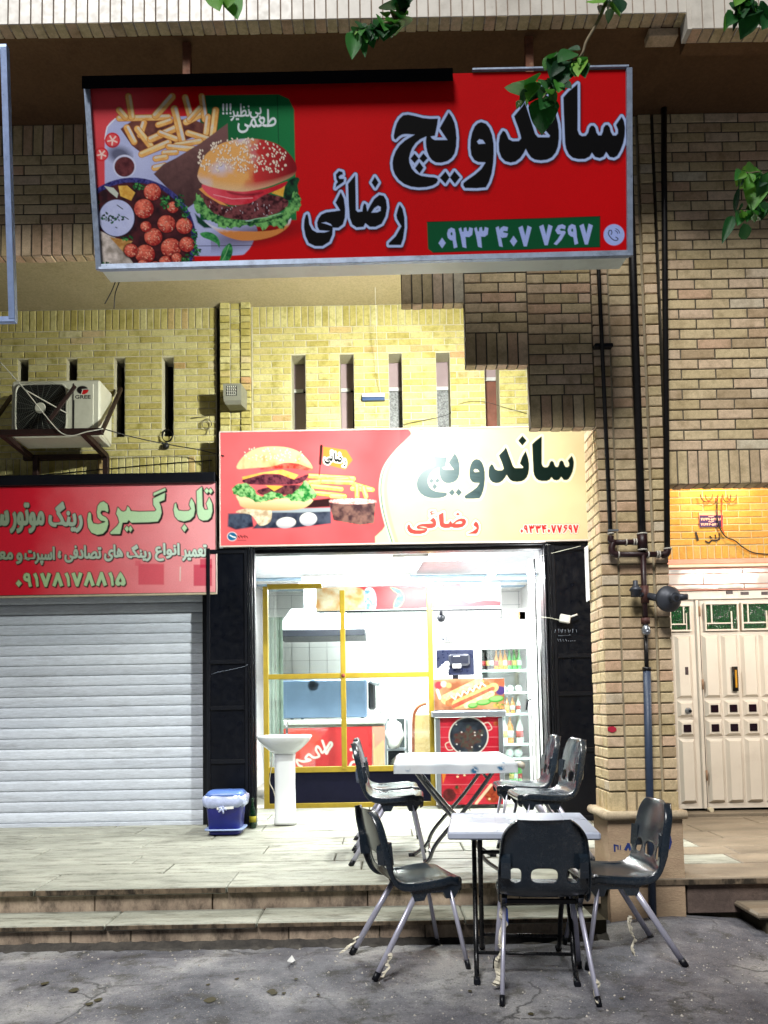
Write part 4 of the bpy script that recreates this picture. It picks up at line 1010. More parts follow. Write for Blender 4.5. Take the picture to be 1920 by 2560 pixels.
def text_segs(body):
    if body in _TX: return _TX[body]
    cu = bpy.data.curves.new('lettering', 'FONT'); cu.body = body; cu.resolution_u = 3
    o = bpy.data.objects.new('lettering', cu); col.objects.link(o)
    dg = bpy.context.evaluated_depsgraph_get(); dg.update(); me = bpy.data.meshes.new_from_object(o.evaluated_get(dg))
    cnt = {}
    for p in me.polygons:
        for e in p.edge_keys: cnt[e] = cnt.get(e, 0) + 1
    S = [[tuple(me.vertices[a].co[:2]), tuple(me.vertices[b].co[:2])] for (a, b), n in cnt.items() if n == 1]
    bpy.data.objects.remove(o); bpy.data.curves.remove(cu); bpy.data.meshes.remove(me)
    S = np.array(S); mn = S.reshape(-1, 2).min(0); mx = S.reshape(-1, 2).max(0)
    S = (S - mn) / (mx - mn); S[:, :, 1] = 1 - S[:, :, 1]      # unit box, y down
    _TX[body] = S; return S
DG = {'0': (.46, [[(.5, .5), (1, .74), (.5, .98), (0, .74)]]), '1': (.42, [[(0, .10), (.5, 0), (.85, .35), (1, .95), (.6, 1), (.42, .45)]]),
 '3': (.95, [[(0, .05), (.14, 0), (.22, .22), (.36, .2), (.38, .03), (.52, 0), (.58, .2), (.72, .18), (.78, 0), (1, .05), (.95, .35), (.75, .45), (.45, .44), (.52, 1), (.28, .95), (.15, .45)]]),
 '4': (.85, [[(0, .06), (.2, 0), (.28, .2), (.4, .08), (.62, 0), (.95, .05), (.9, .22), (.6, .2), (.55, .3), (.95, .36), (.85, .52), (.5, .55), (.36, .5), (.52, 1), (.28, .97)]]),
 '5': (.82, [[(.5, 0), (.7, .2), (.95, .55), (1, .82), (.85, .98), (.62, .97), (.5, .85), (.38, .98), (.14, .98), (0, .8), (.1, .5), (.32, .2)], [(.5, .38), (.66, .65), (.6, .76), (.42, .76), (.34, .65)]]),
 '6': (.8, [[(.95, .08), (.7, 0), (.35, .05), (.12, .28), (.3, .45), (.6, .47), (.3, .75), (0, .95), (.2, 1), (.6, .75), (.95, .4), (.9, .33), (.6, .33), (.42, .25), (.6, .17), (.9, .22)]]),
 '7': (.86, [[(0, .08), (.28, 0), (.52, .55), (.72, 0), (1, .08), (.62, 1), (.42, 1)]]), '8': (.86, [[(.40, 0), (.60, 0), (1, .92), (.72, 1), (.5, .45), (.25, 1), (0, .92)]]),
 '9': (.68, [[(0, .28), (.12, .08), (.4, 0), (.72, .06), (.82, .3), (.86, .6), (1, .95), (.7, 1), (.58, .62), (.3, .58), (.08, .48)], [(.28, .28), (.4, .18), (.55, .22), (.56, .36), (.38, .4)]]), '-': (.4, [[(0, .45), (1, .45), (1, .6), (0, .6)]])}
def dig(s):
    x = 0; out = []
    for ch in s:
        w_, ps = DG[ch]
        for p in ps: out += segs_of([[(x + a * w_ * .72, b) for a, b in p]])
        x += w_ * .72 + .1
    out = np.array(out); out[:, :, 0] /= (x - .1); return out
def fit(S, x0, y0, x1, y1, rise=0.0):
    """unit box lettering into a box of artwork units; rise = shift up per unit x"""
    T = S.copy(); T[:, :, 0] = x0 + S[:, :, 0] * (x1 - x0); T[:, :, 1] = y0 + S[:, :, 1] * (y1 - y0) - (T[:, :, 0] - x0) * rise
    return T
A_ = from_zoom(960, 190, 5.184); B_ = from_zoom(1260, 190, 5.184); C_ = from_zoom(740, 400, 3.173)
def dia(cx, cy, hx, hy): return [(cx, cy - hy), (cx + hx, cy), (cx, cy + hy), (cx - hx, cy)]
WORD = [
 A_([(700, 540), (690, 620), (660, 762), (605, 770), (620, 795), (655, 815), (820, 815), (720, 665), (838, 460), (880, 520), (915, 600), (932, 690), (940, 790), (935, 900), (915, 990), (875, 1050), (820, 1090), (740, 1110), (670, 1105), (620, 1075), (585, 1030), (560, 970), (545, 900), (540, 830), (548, 770),
     (470, 805), (410, 855), (365, 920), (340, 985), (325, 1050), (330, 1110), (360, 1185), (410, 1242), (480, 1278), (570, 1292), (650, 1298), (690, 1312), (700, 1338), (680, 1375), (630, 1405), (550, 1425), (450, 1432), (350, 1420), (260, 1385), (190, 1330), (140, 1260), (115, 1190), (108, 1110), (120, 1040), (150, 960), (200, 885), (270, 822), (330, 785), (395, 747), (280, 738), (230, 747), (190, 772), (150, 812), (130, 800), (125, 760), (140, 680), (165, 600), (200, 540), (250, 497), (310, 490), (400, 507), (500, 533), (600, 543)]),
 A_([(395, 990), (450, 1055), (395, 1115), (342, 1055)]), A_([(510, 985), (565, 1050), (510, 1110), (455, 1055)]), A_([(458, 1100), (512, 1175), (460, 1250), (400, 1180)]),
 A_([(795, 1220), (850, 1300), (795, 1382), (722, 1305)]), A_([(912, 1215), (985, 1300), (918, 1385), (852, 1300)]),
 A_([(1260, 585), (1320, 605), (1365, 660), (1400, 750), (1420, 860), (1422, 1000), (1415, 1120), (1395, 1250), (1360, 1360), (1320, 1430), (1200, 1440), (1050, 1438), (1025, 1400), (1030, 1370), (1080, 1330), (1180, 1260), (1260, 1190), (1315, 1105), (1220, 1100), (1170, 1075), (1130, 1010), (1118, 920), (1120, 820), (1140, 720), (1175, 640), (1215, 600)]),
 A_([(1205, 835), (1235, 805), (1280, 815), (1312, 860), (1225, 868)]),
 B_([(-15, 695), (-55, 760), (-70, 860), (-65, 960), (-35, 1040), (15, 1090), (85, 1108), (150, 1095), (210, 1050), (255, 985), (282, 930), (310, 985), (350, 1040), (400, 1070), (480, 1080), (560, 1070), (620, 1040), (670, 980), (700, 900), (712, 800), (712, 700), (700, 600), (680, 520), (645, 410), (575, 540), (530, 685), (595, 758), (585, 780), (440, 780), (405, 740), (385, 680), (285, 375), (265, 330), (235, 385), (130, 510), (150, 570), (185, 660), (215, 760), (220, 795), (190, 828), (110, 830), (60, 805), (35, 745), (15, 708)]),
 B_(dia(520, 190, 72, 88)),
 B_([(955, 95), (955, 690), (975, 745), (1010, 765), (1060, 760), (1090, 720), (1105, 660), (1130, 630), (1160, 630), (1185, 660), (1200, 720), (1225, 755), (1260, 755), (1280, 710), (1290, 655), (1315, 622), (1345, 620), (1370, 650), (1385, 710), (1410, 755), (1450, 757), (1475, 730), (1475, 680), (1450, 620), (1525, 515), (1555, 570), (1570, 660), (1565, 760), (1545, 860), (1510, 950), (1470, 1020), (1425, 1045), (1370, 1035), (1325, 970), (1290, 1030), (1240, 1050), (1180, 1035), (1140, 980), (1110, 1030), (1050, 1060), (960, 1062), (890, 1045), (840, 1000), (805, 930), (790, 850), (785, 700), (775, 480), (768, 270), (830, 200)]),
]
NAME = [
 C_([(822, 345), (845, 380), (860, 450), (862, 530), (850, 620), (832, 672), (735, 672), (735, 655), (790, 600), (835, 520), (800, 460), (795, 430), (808, 380)]),
 C_([(470, 108), (475, 390), (490, 405), (525, 400), (530, 360), (540, 335), (555, 345), (565, 400), (590, 350), (620, 300), (660, 268), (695, 275), (715, 310), (722, 370), (710, 440), (680, 500), (630, 525), (585, 525), (550, 495), (535, 525), (480, 530), (445, 505), (425, 450), (418, 350), (412, 180)]),
 C_([(597, 410), (620, 375), (650, 355), (672, 365), (670, 395), (645, 408)]),
 C_([(625, 122), (655, 170), (628, 215), (598, 170)]),
 C_([(355, 245), (380, 300), (390, 380), (388, 450), (372, 505), (335, 533), (292, 532), (288, 590), (265, 645), (210, 680), (150, 680), (100, 655), (75, 600), (62, 530), (65, 470), (76, 430), (90, 420), (98, 445), (106, 505), (128, 548), (165, 570), (225, 570), (265, 558), (185, 552), (170, 525), (166, 490), (178, 455), (200, 425), (240, 407), (300, 400), (350, 392), (312, 330)]),
 C_([(203, 492), (240, 486), (275, 502), (285, 518), (240, 502)]),
 C_([(340, 78), (368, 85), (372, 105), (350, 112), (338, 125), (345, 140), (380, 140), (378, 165), (320, 205), (312, 215), (318, 180), (330, 165), (318, 140), (315, 105)]),
]
def remap(polys, src, dst):
    (a0, b0, a1, b1), (c0, d0, c1, d1) = src, dst
    return [[(c0 + (x - a0) / (a1 - a0) * (c1 - c0), d0 + (y - b0) / (b1 - b0) * (d1 - d0)) for x, y in p] for p in polys]
def shade(c1, c2, fn):
    c1, c2 = C3(*c1), C3(*c2)
    return lambda x, y: c1 + (c2 - c1) * np.clip(fn(x, y), 0, 1)[:, None]
def tex(c1, c2, sc, seed=0, gain=2.2): return shade(c1, c2, lambda x, y: (fnoise(x, y, sc, seed) - .5) * gain + .5)

# ================================================================ big hanging sign
YBT, YBB = -3.0, -2.84
TL, TR, BRc, BL = P3(218, 203, YBT), P3(1571, 174, YBT), P3(1573, 636, YBB), P3(249, 671, YBB)
art = Art([(218, 203), (1571, 174), (1573, 636), (249, 671)], 1.5, (200, 6, 14))
c_ = art
c_.shape([[(200, 190), (560, 190), (560, 700), (200, 700)]], shade((216, 70, 78), (200, 6, 14), lambda x, y: (x - 330) / 150), 0, 2)
H_ = from_zoom(200, 200, 3.173); I_ = from_zoom(220, 430, 2.975); J_ = from_zoom(470, 200, 2.975); K_ = from_zoom(470, 420, 2.975)
# tray and green panel
c_.shape([smooth_poly([(262, 350), (268, 315), (288, 295), (330, 290), (430, 290), (520, 300), (560, 420), (640, 560), (634, 600), (615, 630), (585, 638), (420, 640), (264, 640), (262, 480)])], shade((150, 158, 210), (196, 202, 236), lambda x, y: fnoise(x, y, 120, 4)), 0, 1.2)
c_.line([(262, 345), (268, 315), (288, 295), (320, 290)], 2.5, C3(235, 240, 250)); c_.line([(490, 614), (634, 612)], 1.6, C3(30, 34, 70))
c_.shape([[(500, 237), (697, 235), (722, 246), (735, 272), (741, 548), (500, 548)]], shade((8, 84, 46), (24, 120, 66), lambda x, y: (x - 500) / 240), 0, 1.2)
c_.line([(693, 237), (697, 380)], 1.6, C3(6, 50, 34))
# paper cone and fries
c_.shape([[(301, 320), (329, 361), (364, 388), (540, 318), (480, 296), (330, 300)]], tex((80, 40, 40), (120, 70, 60), 20), 0, 1)
rn = random.Random(5)
def fry(p, q, wd=15):
    dx, dy = q[0] - p[0], q[1] - p[1]; L = math.hypot(dx, dy); nx_, ny_ = -dy / L, dx / L
    if ny_ < 0: nx_, ny_ = -nx_, -ny_
    w2 = wd
    c_.line([p, q], w2 + 2.5, C3(176, 104, 44)); c_.line([p, q], w2, tex((222, 160, 84), (236, 190, 116), 14, int(p[0])))
    c_.line([(p[0] - nx_ * w2 * .22, p[1] - ny_ * w2 * .22), (q[0] - nx_ * w2 * .22, q[1] - ny_ * w2 * .22)], w2 * .42, tex((232, 208, 150), (206, 206, 210), 30, int(q[1])))
for a, b, w_ in [((298, 294), (421, 291), 14), ((317, 317), (335, 352), 15), ((360, 305), (350, 335), 14), ((389, 287), (430, 241), 17), ((321, 240), (329, 290), 15), ((298, 274), (313, 291), 15), ((425, 300), (395, 310), 13), ((463, 243), (477, 293), 15), ((465, 303), (505, 283), 15), ((504, 240), (512, 296), 14), ((473, 297), (500, 268), 13), ((539, 274), (531, 336), 15), ((520, 290), (515, 330), 13),
                 ((343, 320), (376, 362), 15), ((376, 346), (439, 318), 16), ((400, 330), (440, 345), 13), ((436, 271), (455, 349), 17), ((470, 330), (520, 345), 14), ((440, 360), (500, 350), 13), ((354, 383), (421, 354), 15), ((421, 364), (484, 370), 14), ((410, 380), (440, 378), 13), ((389, 394), (414, 390), 14), ((386, 417), (411, 411), 14)]: fry(a, b, w_)
c_.shape([[(384, 432), (408, 408), (440, 392), (500, 356), (569, 306), (570, 345), (540, 400), (505, 492), (470, 517), (440, 490)]], shade((118, 82, 80), (70, 46, 48), lambda x, y: (y - 340) / 160 + (fnoise(x, y, 10, 3) - .5) * .5), 0, 1)
# tomato slices, dip
for cx, cy, r_ in ((281, 348, 19), (254, 383, 17)):
    c_.ell(cx, cy, r_, r_, C3(206, 34, 44)); c_.ell(cx, cy, r_ * .8, r_ * .8, C3(226, 80, 84))
    for k in range(5):
        a = k * 1.257 + .4; c_.line([(cx, cy), (cx + r_ * .62 * math.cos(a), cy + r_ * .62 * math.sin(a))], 3.6, C3(244, 210, 200))
c_.ell(300, 385, 30, 20, C3(40, 40, 66), .3, 8, .8)
c_.ell(311, 413, 29, 29, C3(206, 210, 238)); c_.ell(311, 414, 25, 25, tex((70, 26, 34), (108, 52, 56), 12, 8))
# plate with balls, sauce, herbs
inpl = lambda x, y: None
c_.ell(331, 598, 159, 157, tex((24, 22, 84), (70, 70, 140), 5, 9)); c_.ell(331, 600, 148, 147, tex((38, 16, 24), (84, 34, 40), 26, 2))
c_.shape([I_([(225, 95), (290, 92), (350, 145), (320, 205), (240, 170)])], tex((206, 150, 60), (232, 190, 90), 12), 0, 1)
c_.shape([I_([(120, 95), (190, 110), (225, 150), (215, 185), (160, 140)])], C3(196, 204, 190), 0, 1)
c_.shape([I_([(80, 430), (200, 480), (360, 712), (85, 712)])], tex((150, 140, 130), (216, 204, 196), 16, 11), 0, 1.2)
c_.shape([I_([(160, 480), (330, 510), (270, 600), (215, 540)])], tex((170, 120, 60), (206, 160, 96), 10), 0, 1)
def herb(cx, cy, rx, ry, seed, n=26, cols_=((20, 92, 44), (70, 150, 76), (10, 50, 34))):
    r_ = random.Random(seed)
    for k in range(n):
        a = r_.uniform(0, 6.28); q = r_.random() ** .6
        c_.ell(cx + rx * q * math.cos(a), cy + ry * q * math.sin(a), r_.uniform(2, 4.6), r_.uniform(1.2, 2.6), C3(*cols_[r_.randrange(3)]), r_.uniform(0, 3), .8)
for cx, cy, r_ in ((318, 585, 18), (478, 140, 63), (415, 265, 72), (630, 255, 42), (583, 380, 66), (715, 395, 60), (485, 478, 66), (430, 400, 40), (617, 562, 74), (735, 535, 56), (660, 640, 40), (425, 610, 72), (320, 580, 50), (575, 672, 48), (410, 692, 42), (500, 700, 36)):
    x_, y_ = I_([(cx, cy)])[0] if r_ != 18 else (327, 626); R_ = r_ / 2.975 if r_ != 18 else 16
    sd_ = int(cx)
    c_.ell(x_, y_, R_ + 2.5, R_ + 2.5, C3(46, 14, 18), 0, 2.5, .8)
    c_.ell(x_, y_, R_, R_, (lambda X, Y, x_=x_, y_=y_, R_=R_, sd_=sd_: C3(238, 122, 98) + (C3(150, 34, 34) - C3(238, 122, 98)) * np.clip(np.hypot(X - x_ + R_ * .3, Y - y_ + R_ * .35) / R_ * .75 + (vnoise(X, Y, 4, sd_) - .5) * .8, 0, 1)[:, None]))
    for k in range(int(R_)): c_.ell(x_ + rn.uniform(-.7, .7) * R_, y_ + rn.uniform(-.7, .7) * R_, 1.4, .9, C3(248, 200, 170), rn.uniform(0, 3), .6, .7)
x_, y_ = I_([(212, 335)])[0]
c_.ell(x_, y_ + 1, 47, 47, C3(20, 16, 44)); c_.ell(x_, y_, 44, 46, shade((170, 178, 226), (206, 212, 242), lambda x, y: fnoise(x, y, 26, 7)))
herb(x_ - 20, y_ + 1, 17, 15, 1, 22, ((12, 60, 40), (20, 84, 48), (8, 36, 30))); herb(x_ + 6, y_ + 4, 12, 14, 2, 10, ((12, 60, 40), (20, 84, 48), (8, 36, 30)))
for p, q in (((216, 238), (258, 268)), ((270, 325), (300, 345)), ((205, 405), (215, 410))): c_.line(I_([p, q]), 2.2, C3(14, 40, 40))
for cx, cy, rx, ry, n in ((375, 105, 14, 10, 26), (575, 215, 12, 16, 30), (680, 215, 14, 22, 36), (725, 300, 10, 16, 24), (805, 590, 12, 16, 30), (745, 655, 18, 16, 40), (790, 480, 6, 24, 24), (70, 215, 5, 6, 8), (290, 485, 16, 6, 16), (140, 690, 18, 6, 20)):
    x2, y2 = I_([(cx, cy)])[0]; herb(x2, y2, rx, ry, int(cx), n)
# burger
c_.ell(640, 585, 110, 22, C3(60, 4, 14), -.18, 16, .8)
c_.shape([K_([(50, 330), (110, 380), (180, 440), (120, 440), (70, 400)])], C3(10, 60, 40), 0, 2)
c_.shape([smooth_poly(K_([(125, 390), (220, 440), (350, 462), (560, 465), (690, 440), (765, 365), (745, 430), (660, 492), (540, 528), (400, 536), (280, 503), (180, 440)]))], shade((206, 208, 226), (206, 130, 66), lambda x, y: (y - 560 + (x - 610) * .1) / 16 + (fnoise(x, y, 8, 5) - .5) * .5), 0, 1.2)
c_.shape([smooth_poly(K_([(85, 175), (200, 235), (290, 280), (440, 255), (560, 185), (640, 195), (740, 225), (725, 295), (600, 352), (450, 382), (280, 362), (170, 312)]))], tex((52, 18, 26), (126, 66, 70), 9, 6, 2.6), 0, 1.2)
for k in range(26):
    x2, y2 = K_([(rn.uniform(150, 620), rn.uniform(240, 350))])[0]; c_.line([(x2, y2), (x2 + rn.uniform(-1, 2), y2 + rn.uniform(2, 5))], 1.5, C3(210, 196, 206), .6, .8)
c_.shape([K_([(620, 178), (722, 115), (706, 206)])], tex((220, 160, 50), (240, 200, 90), 14), 0, 1); c_.shape([K_([(80, 150), (115, 128), (180, 190), (295, 274), (240, 262), (130, 195)])], C3(230, 150, 84), 0, 1)
c_.shape([smooth_poly(K_([(105, 112), (300, 150), (560, 150), (735, 90), (700, 140), (560, 195), (470, 250), (340, 270), (250, 245), (150, 190)]))], shade((226, 84, 100), (196, 24, 44), lambda x, y: (x - 520) / 170 + (fnoise(x, y, 14, 2) - .5)), 0, 1.2)
c_.line(K_([(190, 190), (330, 222), (480, 215)]), 2.2, C3(238, 150, 160)); c_.shape([smooth_poly(K_([(290, 165), (420, 185), (560, 170), (480, 200), (340, 190)]))], C3(90, 8, 26), 0, 3, .8)
c_.shape([smooth_poly(K_([(735, 100), (800, 60), (830, 75), (815, 120), (820, 180), (770, 230), (712, 215)]))], tex((8, 26, 22), (24, 80, 46), 10, 3), 0, 1.5)
def frill(pts, seed, amp=4):
    r_ = random.Random(seed); out = []
    for v_ in catmull([(a, b, 0) for a, b in pts], 5, True): out.append((v_.x + r_.uniform(-amp, amp) * .6, v_.y + r_.uniform(-amp, amp)))
    return out
c_.shape([frill(K_([(48, 290), (60, 190), (95, 200), (130, 270), (200, 335), (300, 372), (450, 386), (600, 352), (730, 290), (790, 170), (835, 215), (835, 290), (770, 345), (720, 440), (690, 445), (610, 415), (560, 455), (500, 425), (400, 432), (320, 440), (255, 440), (190, 400), (120, 365)]), 4, 3.5)], tex((14, 76, 40), (120, 186, 104), 9, 12, 2.8), 0, 1)
c_.line(K_([(430, 392), (500, 372), (600, 358), (690, 330)]), 2, C3(150, 200, 160)); c_.line(K_([(420, 400), (560, 395), (700, 350)]), 3, C3(6, 30, 26), 1.5, .8)
bun = smooth_poly(J_([(72, 690), (85, 640), (120, 560), (200, 490), (300, 447), (430, 428), (560, 438), (680, 478), (770, 560), (806, 630), (800, 680)]) + K_([(760, 62), (640, 115), (520, 150), (400, 167), (250, 150), (110, 112), (72, 62)]))
def buncol(x, y):
    f = np.clip((x - 600 + (y - 400) * .15) / 46 + (fnoise(x, y, 22, 5) - .5) * 1.1, 0, 1)[:, None]
    a = C3(232, 172, 100) + (C3(206, 200, 222) - C3(232, 172, 100)) * np.clip((fnoise(x, y, 46, 21) - .42) * 3.0, 0, 1)[:, None]
    b = C3(196, 52, 52) + (C3(128, 14, 26) - C3(196, 52, 52)) * np.clip((x - 640) / 90, 0, 1)[:, None]
    c3 = a * (1 - f) + b * f
    e = np.clip((y - 452 + ((x - 605) / 120) ** 2 * 22) / 22, 0, 1)[:, None]
    return c3 * (1 - e * .8) + C3(222, 190, 150) * e * .8
c_.shape([bun], buncol, 0, 1.2)
for k in range(300):
    a = rn.uniform(0, 6.28); q = math.sqrt(rn.random()); x2, y2 = 606 + 116 * q * math.cos(a), 398 + 52 * q * math.sin(a) - 4
    if y2 > 428: continue
    rt = rn.uniform(.6, 2.4)
    c_.ell(x2 + .7, y2 + .9, 3.1, 1.9, C3(110, 40, 30), rt, .6, .6); c_.ell(x2, y2, 3.0, 1.7, C3(244, 230, 210), rt, .6, .95)
for p in ([(90, 480), (150, 470), (205, 495), (236, 545), (232, 590), (215, 560), (160, 530), (110, 510)], [(310, 555), (332, 600), (322, 660), (290, 700), (236, 716), (244, 650), (262, 600)]):
    c_.shape([smooth_poly(K_(p))], tex((14, 92, 50), (70, 156, 84), 10, 4), 0, 1)
c_.line(K_([(305, 570), (280, 640), (246, 705)]), 1.5, C3(130, 190, 130))
# phone strip with number, call badge
c_.shape([[(1067, 553), (1500, 539), (1500, 617), (1082, 631), (1070, 622)]], C3(10, 82, 48), 0, 1)
for q_ in ([(1067, 553), (1500, 539)], [(1500, 539), (1500, 617)], [(1500, 617), (1082, 631)]): c_.line(q_, 1.6, C3(6, 24, 20))
PALE = C3(164, 182, 240)
for s_, (xa, ya, xb, yb2) in (('0933', (1094, 566, 1223, 621)), ('407', (1237, 562, 1331, 617)), ('7697', (1346, 558, 1484, 613))):
    c_.shape(None, PALE, .8, .9, 1, fit(dig(s_), xa + 3, ya + 3, xb - 3, yb2 - 1, .02))
c_.ell(1535, 586, 26, 27, PALE); c_.ell(1535, 586, 26.5, 27.5, C3(20, 10, 30), 0, .8, .0)
c_.line([(v_.x, v_.y) for v_ in catmull([(1523, 575, 0), (1521, 583, 0), (1526, 592, 0), (1534, 599, 0), (1542, 600, 0), (1545, 596, 0), (1540, 592, 0)], 4)], 2.2, C3(8, 8, 12)); c_.line([(1523, 575), (1528, 574), (1530, 580), (1528, 585)], 2.0, C3(8, 8, 12))
for r_ in (8, 13): c_.line([(1536 + r_ * math.cos(a), 583 - r_ * math.sin(a)) for a in (.1, .5, .9, 1.3)], 1.8, C3(8, 8, 12))
# small hand lettering
for s_, bx in (('!!!', (556, 258, 578, 284)), ('بی', (625, 268, 653, 294)), ('نظیر', (577, 259, 624, 300)), ('طعمی', (594, 274, 690, 330))):
    c_.shape(None, C3(226, 234, 240), .55, .8, 1, fit(text_segs(shape_text(s_) if s_ != '!!!' else s_), *bx, .03))
# the two big words: printed soft shadow, pale outline, black letters
def bigword(a, polys, fill, edge, ew, dark=None, sh=(3, 9), shsoft=6, hole=()):
    sg = segs_of(polys)
    if sh:
        s2 = np.array(sg); s2 = s2 + np.array(sh); a.shape(None, C3(40, 2, 6), ew, shsoft, .85, s2)
    if dark is not None: a.shape(None, dark, ew + 1.6, .8, 1, sg)
    a.shape(None, edge, ew, .9, 1, sg); a.shape(None, fill, 0, .9, 1, sg)
bigword(c_, WORD, C3(6, 6, 8), C3(176, 196, 240), 6.2, C3(30, 8, 14)); bigword(c_, NAME, C3(6, 6, 8), C3(176, 196, 240), 6.0, C3(30, 8, 14))
BSIGN = thing('hanging_signboard', (0, -2.9, 3.75), 'large red hanging sign with burger, fries and black Persian lettering', 'sign')
art.sheet('printed_face', (TL, TR, BRc, BL), print_mat('flex_print', .6, .06), BSIGN)
FRM = plain('sign_frame_grey', rgb(150, 164, 186), 0.35, 0.4, 0.15, 20, 0.15, dirt=rgb(60, 64, 70), dirt_amt=.6)
nrm = (TR - TL).cross(BL - TL).normalized();  nrm = nrm if nrm.y < 0 else -nrm
off = nrm * 0.012
up = (TL - BL).normalized(); rt_ = (TR - TL).normalized()
for a, b, nm in ((TL + up * .012, BL - up * .012, 'side_bar'), (TR + up * .0, BRc - up * .012, 'side_bar'), (BL, BRc, 'bottom_bar')):
    MB().bar(a + off * .5, b + off * .5, .03 if nm == 'side_bar' else .03, .026, (0, -1, 0) if nm != 'x' else (0, 0, 1)).build('frame_' + nm, FRM, BSIGN)
MB().bar(TL + up * .012 + rt_ * 2.0 + off * .3, TR + up * .012 + off * .3, .016, .012).build('frame_top_bar', FRM, BSIGN)
# box behind the face
bk = Vector((0, 0.17, 0.0))
MB().add([TL - off, TR - off, BRc - off, BL - off, TL + bk, TR + bk, BRc + bk + Vector((0, 0, .02)), BL + bk + Vector((0, 0, .02))], [(0, 1, 2, 3), (7, 6, 5, 4), (0, 4, 5, 1), (1, 5, 6, 2), (3, 7, 4, 0)]).build('box', plain('sign_box_dark', rgb(30, 28, 28), .7), BSIGN)
MB().add([BL - off, BRc - off, BRc + bk + Vector((0, 0, .02)), BL + bk + Vector((0, 0, .02))], [(0, 1, 2, 3)]).build('underside', plain('underside_white', rgb(214, 220, 210), .5, 0, .05, 4, dirt=rgb(110, 110, 100), dirt_amt=.4), BSIGN)
# black hood over the left two thirds
hl = (P3(1130, 186, YBT) - TL).dot(rt_)
a = TL - up * .005 - rt_ * .012; b = TL - up * .005 + rt_ * hl
MB().add([a + Vector((0, .18, .05)), b + Vector((0, .18, .05)), b + Vector((0, -.04, .0)), a + Vector((0, -.04, .0)), a + Vector((0, .0, -.0)), b + Vector((0, .0, -.0)), b + Vector((0, -.04, -.07)), a + Vector((0, -.04, -.07))],
         [(0, 1, 2, 3), (7, 6, 5, 4), (3, 2, 6, 7), (0, 4, 5, 1), (0, 3, 7, 4), (1, 5, 6, 2)]).build('hood', plain('hood_black', rgb(3, 3, 4), .9, 0, .1, 8, .0, .0), BSIGN)
RUST = plain('rusty_steel', rgb(120, 74, 50), 0.7, 0.2, 0.35, 25, 0.4, dirt=rgb(180, 150, 120), dirt_amt=.6)
for sx in (468, 1322):
    q = P3(sx, 130, -2.78); MB().box(q.x - .022, q.x + .022, -2.80, -2.76, 4.55, ZS - .002, .003).build('hanger', RUST, BSIGN)
# empty frame of the neighbour's sign at the left edge
ef = thing('empty_sign_frame', P3(20, 800, -2.9), 'pale blue empty metal sign frame cut by the left edge of the photo', 'frame')
EFM = plain('pale_blue_steel', rgb(140, 160, 200), .35, .3, .12, 20)
q0, q1 = P3(12, 122, -3.02), P3(33, 800, -2.86)
MB().bar(q0, q1, .034, .034, (0, -1, 0)).build('side_bar', EFM, ef)
MB().bar(q1 + Vector((.016, 0, 0)), q1 + Vector((-1.2, 0, -.01)), .03, .03, (0, -1, 0)).build('bottom_bar', EFM, ef)
MB().bar(q0 + Vector((.016, 0, 0)), q0 + Vector((-1.2, 0, -.01)), .03, .03, (0, -1, 0)).build('top_bar', EFM, ef)

# ================================================================ red sign of the wheel repair shop
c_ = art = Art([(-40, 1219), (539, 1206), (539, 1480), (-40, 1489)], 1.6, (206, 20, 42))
c_.shape([[(-60, 1190), (560, 1190), (560, 1500), (-60, 1500)]], shade((224, 30, 52), (240, 156, 162), lambda x, y: (x - 70) / 430 + (fnoise(x, y, 60, 2) - .5) * .25), 0, 2)  # floodlight painted into the print: paler and pinker towards the right
for bx, cc in (((346, 1410, 410, 1462), (216, 70, 90)), ((484, 1412, 530, 1465), (196, 24, 70)), ((500, 1398, 530, 1420), (196, 24, 70)), ((338, 1402, 352, 1415), (226, 96, 110))):
    c_.shape([[(bx[0], bx[1]), (bx[2], bx[1]), (bx[2], bx[3]), (bx[0], bx[3])]], C3(*cc), 0, 1.2, .75)
c_.line([(451, 1418), (450, 1452)], 2.2, C3(230, 220, 210))
F_ = from_zoom(270, 1190, 3.173); G_ = from_zoom(0, 1190, 3.173)
TAB = [F_([(745, 85), (750, 240), (765, 270), (795, 268), (780, 220), (803, 170), (825, 220), (828, 280), (815, 330), (790, 352), (750, 355), (722, 340), (708, 300), (703, 120)]), F_(dia(784, 118, 19, 23)), F_(dia(814, 119, 17, 24)),
 F_([(662, 178), (683, 215), (690, 270), (680, 320), (650, 350), (600, 362), (555, 350), (530, 320), (520, 270), (528, 225), (540, 215), (545, 250), (560, 275), (600, 280), (640, 278), (660, 262), (645, 230), (650, 205)]), F_(dia(606, 415, 22, 30)),
 F_([(455, 95), (457, 115), (360, 158), (362, 135)]), F_([(453, 133), (448, 190), (405, 208), (418, 240), (425, 290), (415, 330), (395, 362), (330, 368), (185, 372), (165, 350), (150, 370), (115, 372), (105, 420), (95, 462), (20, 462), (18, 450), (75, 395), (90, 370), (80, 330), (65, 300), (78, 250), (105, 280), (125, 285), (145, 275), (155, 240), (170, 255), (180, 280), (250, 285), (370, 282), (385, 270), (360, 230), (358, 180)]),
 F_(dia(150, 421, 19, 24)), F_(dia(178, 422, 17, 25)),
 G_([(822, 203), (852, 225), (860, 270), (855, 290), (830, 275), (805, 275), (795, 295), (810, 315), (840, 330), (855, 350), (858, 385), (845, 430), (815, 460), (770, 468), (725, 450), (700, 410), (693, 350), (700, 300), (712, 288), (722, 300), (725, 350), (740, 378), (780, 385), (830, 370), (835, 360), (800, 355), (775, 330), (768, 290), (775, 240), (795, 212)])]
LG = shade((176, 206, 150), (190, 224, 184), lambda x, y: (x - 100) / 350); LG2 = shade((150, 168, 140), (206, 226, 214), lambda x, y: (x - 40) / 400)
